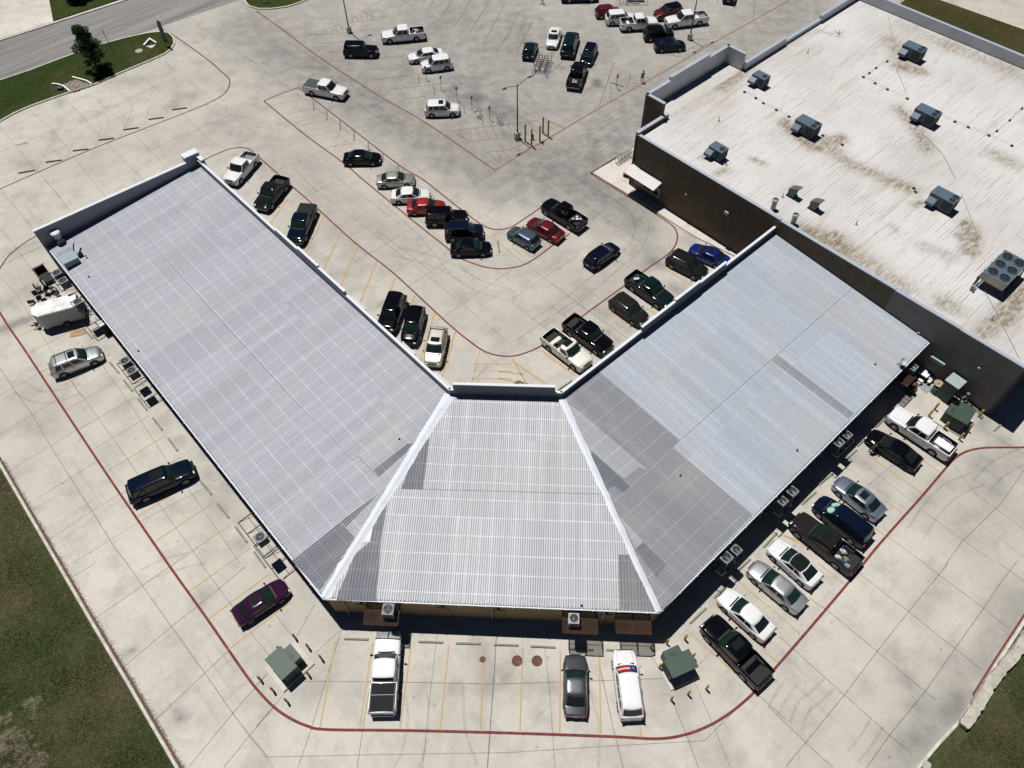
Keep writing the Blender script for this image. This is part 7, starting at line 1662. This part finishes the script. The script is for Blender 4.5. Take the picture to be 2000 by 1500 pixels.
def tree(p, H, rad, label, seed, n=9500, low=.20):
    o = empty('oak_tree', p, 0, label, 'tree'); rnd = random.Random(seed)
    q = MB(); pts = [Vector((0, 0, -.1)), Vector((.05, .03, H*.3)), Vector((-.05, .06, H*.6)), Vector((.03, 0, H*.93))]; rr_ = [.17, .13, .08, .02]
    for i in range(3): q.tube(pts[i], pts[i+1], rr_[i], rr_[i+1], n=9)
    cl = []
    for k in range(40):
        t = rnd.uniform(low, .97); z = H*t; a_ = rnd.random()*6.28; rr2 = rad*(1.0-max(0, t-.34)*1.35-max(0, .34-t)*2)*rnd.uniform(.45, 1.05)
        e = Vector((math.cos(a_)*rr2, math.sin(a_)*rr2, z+rr2*.25)); q.tube((0, 0, z-rr2*.25), e, .045*(1-t*.6), .012, n=5); cl.append((e, rnd.uniform(.20, .42)*rad))
    q.build('trunk', M_bark, o, 50)
    lf = MB(); cl.append((Vector((0, 0, H*.97)), rad*.22)); cl.append((Vector((.1, 0, H*.5)), rad*.5)); cl.append((Vector((0, 0, H*.7)), rad*.4)); cl.append((Vector((0, 0, H*.38)), rad*.5))
    for i, (c, r_) in enumerate(cl): leaves(lf, c, r_, int(n/len(cl)), .15, (1, 1, .75), seed*100+i, .15)
    lf.build('crown', M_leaf, o)
tree(Z(1, 716, 512, .11), 6.3, 2.0, 'young dark green oak standing on the grass median', 5)
tree(G(153, -6, .11), 6.0, 2.3, 'dark tree cut off by the top edge across the road', 8)
# ---- people
SK = M('skin', (.42, .26, .18), .6); HAIR = M('hair', (.02, .015, .01), .7)
def person(p, an, label, pose='walk', shirt=(.05, .05, .055), trousers=(.02, .022, .03), H=1.74):
    o = empty('person', p, an, label, 'person')
    if pose == 'walk': J_ = dict(pelvis=(0, 0, .93), ch=(.03, 0, 1.28), nk=(.05, 0, 1.47), hd=(.08, 0, 1.63), kL=(.20, .10, .50), fL=(.30, .10, .09), tL=(.44, .11, .04), kR=(.02, -.10, .50), fR=(-.24, -.10, .13), tR=(-.12, -.11, .04), eL=(-.10, .26, 1.12), hL=(-.02, .28, .86), eR=(.10, -.26, 1.12), hR=(.30, -.24, .98))
    else: J_ = dict(pelvis=(-.10, 0, .80), ch=(.20, 0, 1.04), nk=(.36, 0, 1.14), hd=(.50, 0, 1.20), kL=(.16, .13, .46), fL=(-.05, .14, .09), tL=(.09, .15, .04), kR=(.05, -.13, .44), fR=(-.22, -.13, .09), tR=(-.08, -.14, .04), eL=(.34, .24, .82), hL=(.52, .18, .62), eR=(.34, -.24, .82), hR=(.54, -.14, .60))
    shR, shL = Vector(J_['nk'])+Vector((-.02, -.19, -.06)), Vector(J_['nk'])+Vector((-.02, .19, -.06)); hpL, hpR = Vector(J_['pelvis'])+Vector((0, .10, -.04)), Vector(J_['pelvis'])+Vector((0, -.10, -.04))
    V_ = []; E_ = []; Rd = []
    def av(q_, r_): V_.append(tuple(q_)); Rd.append(r_); return len(V_)-1
    pv = av(J_['pelvis'], .145); md = av((Vector(J_['pelvis'])+Vector(J_['ch']))/2, .125); ch = av(J_['ch'], .15); nk = av(J_['nk'], .06); E_ += [(pv, md), (md, ch), (ch, nk)]
    hb = av(Vector(J_['nk']).lerp(Vector(J_['hd']), .45), .06); hd = av(J_['hd'], .10); ht = av(Vector(J_['hd'])+(Vector(J_['hd'])-Vector(J_['nk'])).normalized()*.08, .085); ns = av(Vector(J_['hd'])+Vector((.10, 0, -.01)), .022); E_ += [(nk, hb), (hb, hd), (hd, ht), (hd, ns)]
    for s_, sh, hp in (('L', shL, hpL), ('R', shR, hpR)):
        a = av(sh, .065); e = av(J_['e'+s_], .045); w_ = av(J_['h'+s_], .03); E_ += [(ch, a), (a, e), (e, w_)]
        hv = (Vector(J_['h'+s_])-Vector(J_['e'+s_])).normalized(); pm = av(Vector(J_['h'+s_])+hv*.05, .036); E_.append((w_, pm)); sd = hv.orthogonal().normalized()
        for k in range(4): f1 = av(Vector(J_['h'+s_])+hv*(.10+.004*k)+sd*(k-1.5)*.02, .009); f2_ = av(Vector(J_['h'+s_])+hv*(.15-.008*abs(k-1.5))+sd*(k-1.5)*.021+Vector((.01, 0, 0)), .008); E_ += [(pm, f1), (f1, f2_)]
        th = av(Vector(J_['h'+s_])+hv*.07+sd*.055, .010); E_.append((pm, th))
        h_ = av(hp, .10); k_ = av(J_['k'+s_], .062); an_ = av(J_['f'+s_], .042); to = av(J_['t'+s_], .038); E_ += [(pv, h_), (h_, k_), (k_, an_), (an_, to)]
    me = bpy.data.meshes.new('body'); me.from_pydata(V_, E_, []); ob = link('body', me, o)
    ob.modifiers.new('skin', 'SKIN'); 
    sv_ = me.skin_vertices[0].data if me.skin_vertices else None
    if sv_ is None:
        import bmesh as _b
        bm = _b.new(); bm.from_mesh(me); lay = bm.verts.layers.skin.verify()
        for i, v_ in enumerate(bm.verts): v_[lay].radius = (Rd[i], Rd[i]); v_[lay].use_root = (i == 0)
        bm.to_mesh(me); bm.free()
    else:
        for i, r_ in enumerate(Rd): sv_[i].radius = (r_, r_)
    sb = ob.modifiers.new('sub', 'SUBSURF'); sb.levels = 2; sb.render_levels = 2
    m, nt, b = nodes('person_cloth'); tc = N(nt, 'ShaderNodeTexCoord'); sx = N(nt, 'ShaderNodeSeparateXYZ'); nt.links.new(tc.outputs['Object'], sx.inputs[0])
    zz = sx.outputs[2]; wz = J_['pelvis'][2]+.06; nz = J_['nk'][2]+.02
    c = mix(nt, trousers, shirt, math_(nt, 'GREATER_THAN', zz, wz)); 
    if pose == 'walk': c = mix(nt, c, (.42, .26, .18), math_(nt, 'GREATER_THAN', zz, nz))
    else: c = mix(nt, c, (.42, .26, .18), math_(nt, 'GREATER_THAN', sx.outputs[0], .40))
    nt.links.new(c, b.inputs['Base Color']); b.inputs['Roughness'].default_value = .8; me.materials.append(m)
    q = MB(); hd_ = Vector(J_['hd'])+Vector((-.02, 0, .035)); q.lathe([(.115, -.03), (.118, .02), (.10, .07), (.055, .11), (.001, .12)], hd_, n=16, cap0=True, cap1=False); q.build('hair', HAIR, o, 60)
person(Z(3, 952, 605), R(100), 'person in a grey-blue top walking on the store lane near the hatched bay', 'walk', (.12, .13, .17), (.03, .035, .05))
person(Z(3, 225, 26), R(200), 'person in dark clothes walking at the top edge, mostly cut off', 'walk')
person(Z(14, 745, 690), R(35), 'person in black clothes stooping beside the glossy black car', 'bend', (.02, .02, .022), (.015, .015, .018))
# litter and small leaves in the gutter line, left kerb; tufts of grass
random.seed(21)
q = MB()
for k in range(9000):
    s_ = random.random(); i = 2+int(random.random()*6.0)
    if i >= len(kerbL)-1: continue
    a, b_ = kerbL[i], kerbL[i+1]; p = a.lerp(b_, random.random()); t = (b_-a).normalized(); nn = Vector((-t.y, t.x, 0))
    p = p-nn*random.uniform(-1, 1)*0+nn*(.12+abs(random.gauss(0, .16))); sz = random.uniform(.015, .045)
    an = random.random()*3.1; q.add([(p.x+math.cos(an+k_*1.57)*sz, p.y+math.sin(an+k_*1.57)*sz*.6, .016+random.random()*.01) for k_ in range(4)], [(0, 1, 2, 3)])
tag(q.build('leaf_litter', M('litter', (.13, .095, .07), .95)), 'brown leaf litter and dirt along the left kerb', 'leaf litter', kind='stuff')
def tufts(name, region, n, mat, label, h=(.05, .16)):
    q = MB(); k = 0
    while k < n:
        x, y = region(); 
        if x is None: continue
        d_ = mnoise.noise(Vector((x*.35, y*.35, 0)))
        if random.random() > .8+.4*d_: continue
        hh = random.uniform(*h)*(.8+.4*d_); a_ = random.random()*6.28; w_ = random.uniform(.012, .03)
        dx, dy = math.cos(a_)*w_, math.sin(a_)*w_; lx, ly = random.uniform(-.06, .06), random.uniform(-.06, .06)
        q.add([(x-dx, y-dy, .09), (x+dx, y+dy, .09), (x+lx, y+ly, .09+hh)], [(0, 1, 2)]); k += 1
    tag(q.build(name, mat), label, 'grass', kind='stuff')
def fieldblades(name, g0, g1, b0, b1):
    m, nt, bs = nodes(name); gi = N(nt, 'ShaderNodeNewGeometry'); v = coords(nt); r = gi.outputs['Random Per Island']
    f = ramp(nt, mix(nt, noise(nt, v, .10, 5, .6), noise(nt, v, .9, 6, .8), .42), [(.44, 0.), (.58, 1.)])
    c = mix(nt, mix(nt, g0, g1, r), mix(nt, b0, b1, r), f); nt.links.new(c, bs.inputs['Base Color']); bs.inputs['Roughness'].default_value = .8; bs.inputs['Specular IOR Level'].default_value = .15; return m
GLm = fieldblades('blade_field', (.034, .050, .014), (.085, .095, .034), (.055, .045, .026), (.15, .125, .075))
q = MB(); random.seed(5)
for k in range(26):
    p = G(random.uniform(-10, 75), random.uniform(1370, 1510), .1); n_ = 12; r0 = random.uniform(.25, .9)
    q.sheet([(p.x+math.cos(i*6.283/n_)*r0*random.uniform(.5, 1.2), p.y+math.sin(i*6.283/n_)*r0*random.uniform(.4, .9)) for i in range(n_)], .104+k*.0006)
o = q.build('bare_soil', worn('pale_soil', (.26, .225, .165), .0, .5)); tag(o, kind='structure')
Lp = offs(kerbL, -.25)
def regL():
    px, py = random.uniform(-20, 330), random.uniform(900, 1520); p = G(px, py, .1)
    return (p.x, p.y) if inpoly(p.x, p.y, [(v_.x, v_.y) for v_ in Lp]+[(-60, -60), (-300, -60), (-300, 60)]) else (None, None)
def regR():
    px, py = random.uniform(1790, 2020), random.uniform(1240, 1520); p = G(px, py, .1)
    return (p.x, p.y) if inpoly(p.x, p.y, [(v_.x, v_.y) for v_ in offs(kerbR, -.9)]+[(300, 60), (300, -60), (60, -60)]) else (None, None)
def regM():
    px, py = random.uniform(-20, 345), random.uniform(65, 240); p = G(px, py, .1)
    return (p.x, p.y) if inpoly(p.x, p.y, [(v_.x, v_.y) for v_ in offs(medN, 0)]+[(v_.x, v_.y) for v_ in roadN[::-1]]) else (None, None)
tufts('field_blades', regL, 60000, GLm, 'rough weedy grass blades of the field at the lower left')
tufts('verge_blades', regR, 18000, GLm, 'rough grass blades of the verge at the lower right')
tufts('median_blades', regM, 16000, leafmat('blade_lawn', (.02, .05, .006), (.07, .13, .025)), 'mown grass blades of the median with the tree')

# small fittings on the long side wall of the store
for i, (d_, z_, sz, lb) in enumerate(((.18, 3.6, (.22, .18, .25), 'small pale wall lamp on the brown store wall, nearest the side window'), (.30, 4.4, (.5, .25, .4), 'pale box lamp in the middle of the brown store wall'), (.40, 3.2, (.25, .15, .3), 'small dark box low on the brown store wall near the blue sedan'), (.80, 4.2, (.22, .18, .22), 'small lamp on the taupe wall above the cable reel'), (.93, 4.4, (.22, .18, .22), 'small lamp on the taupe wall near the rear corner'))):
    onwall(Lk*d_, z_, sz, M('fitting_pale', (.45, .44, .42), .6) if i != 2 else M_blk, 'wall_fitting', lb, 'wall lamp')
# clutter in the service yard behind the right wing
for i, (x, y, s9, c9, lb) in enumerate(((1110, 175, (.9, .35, .25), (.6, .6, .6), 'narrow white board lying below the white table'), (1215, 118, (.5, .35, .5), (.55, .55, .54), 'pale box next to the white table'), (1500, 300, (.5, .4, .3), (.12, .10, .09), 'dark crate at the foot of the taupe wall'), (1590, 320, (1.5, .12, .14), (.30, .28, .25), 'long pale timber at the foot of the taupe wall'), (1040, 250, (.8, .5, .7), (.02, .02, .02), 'black bin at the rear door of the right wing'), (1060, 215, (.5, .5, .6), (.10, .05, .03), 'rusty small drum stove by the black bin'))):
    q = MB(); q.box((0, 0, s9[2]/2), s9, bev=.03); q.box((0, 0, s9[2]+.02), (s9[0]*.9, s9[1]*.9, .03)); p = Z(14, x, y); p = p-tn*max(0, .35+(p-A_).dot(tn)); o = q.build('yard_item', M('yard_%d' % i, c9, .7), None, None, p, R(40+i*25)); o.name = ('white_board', 'pale_box', 'dark_crate', 'timber', 'black_bin', 'rusty_drum')[i]; tag(o, lb, ('board', 'box', 'crate', 'timber', 'bin', 'drum')[i])
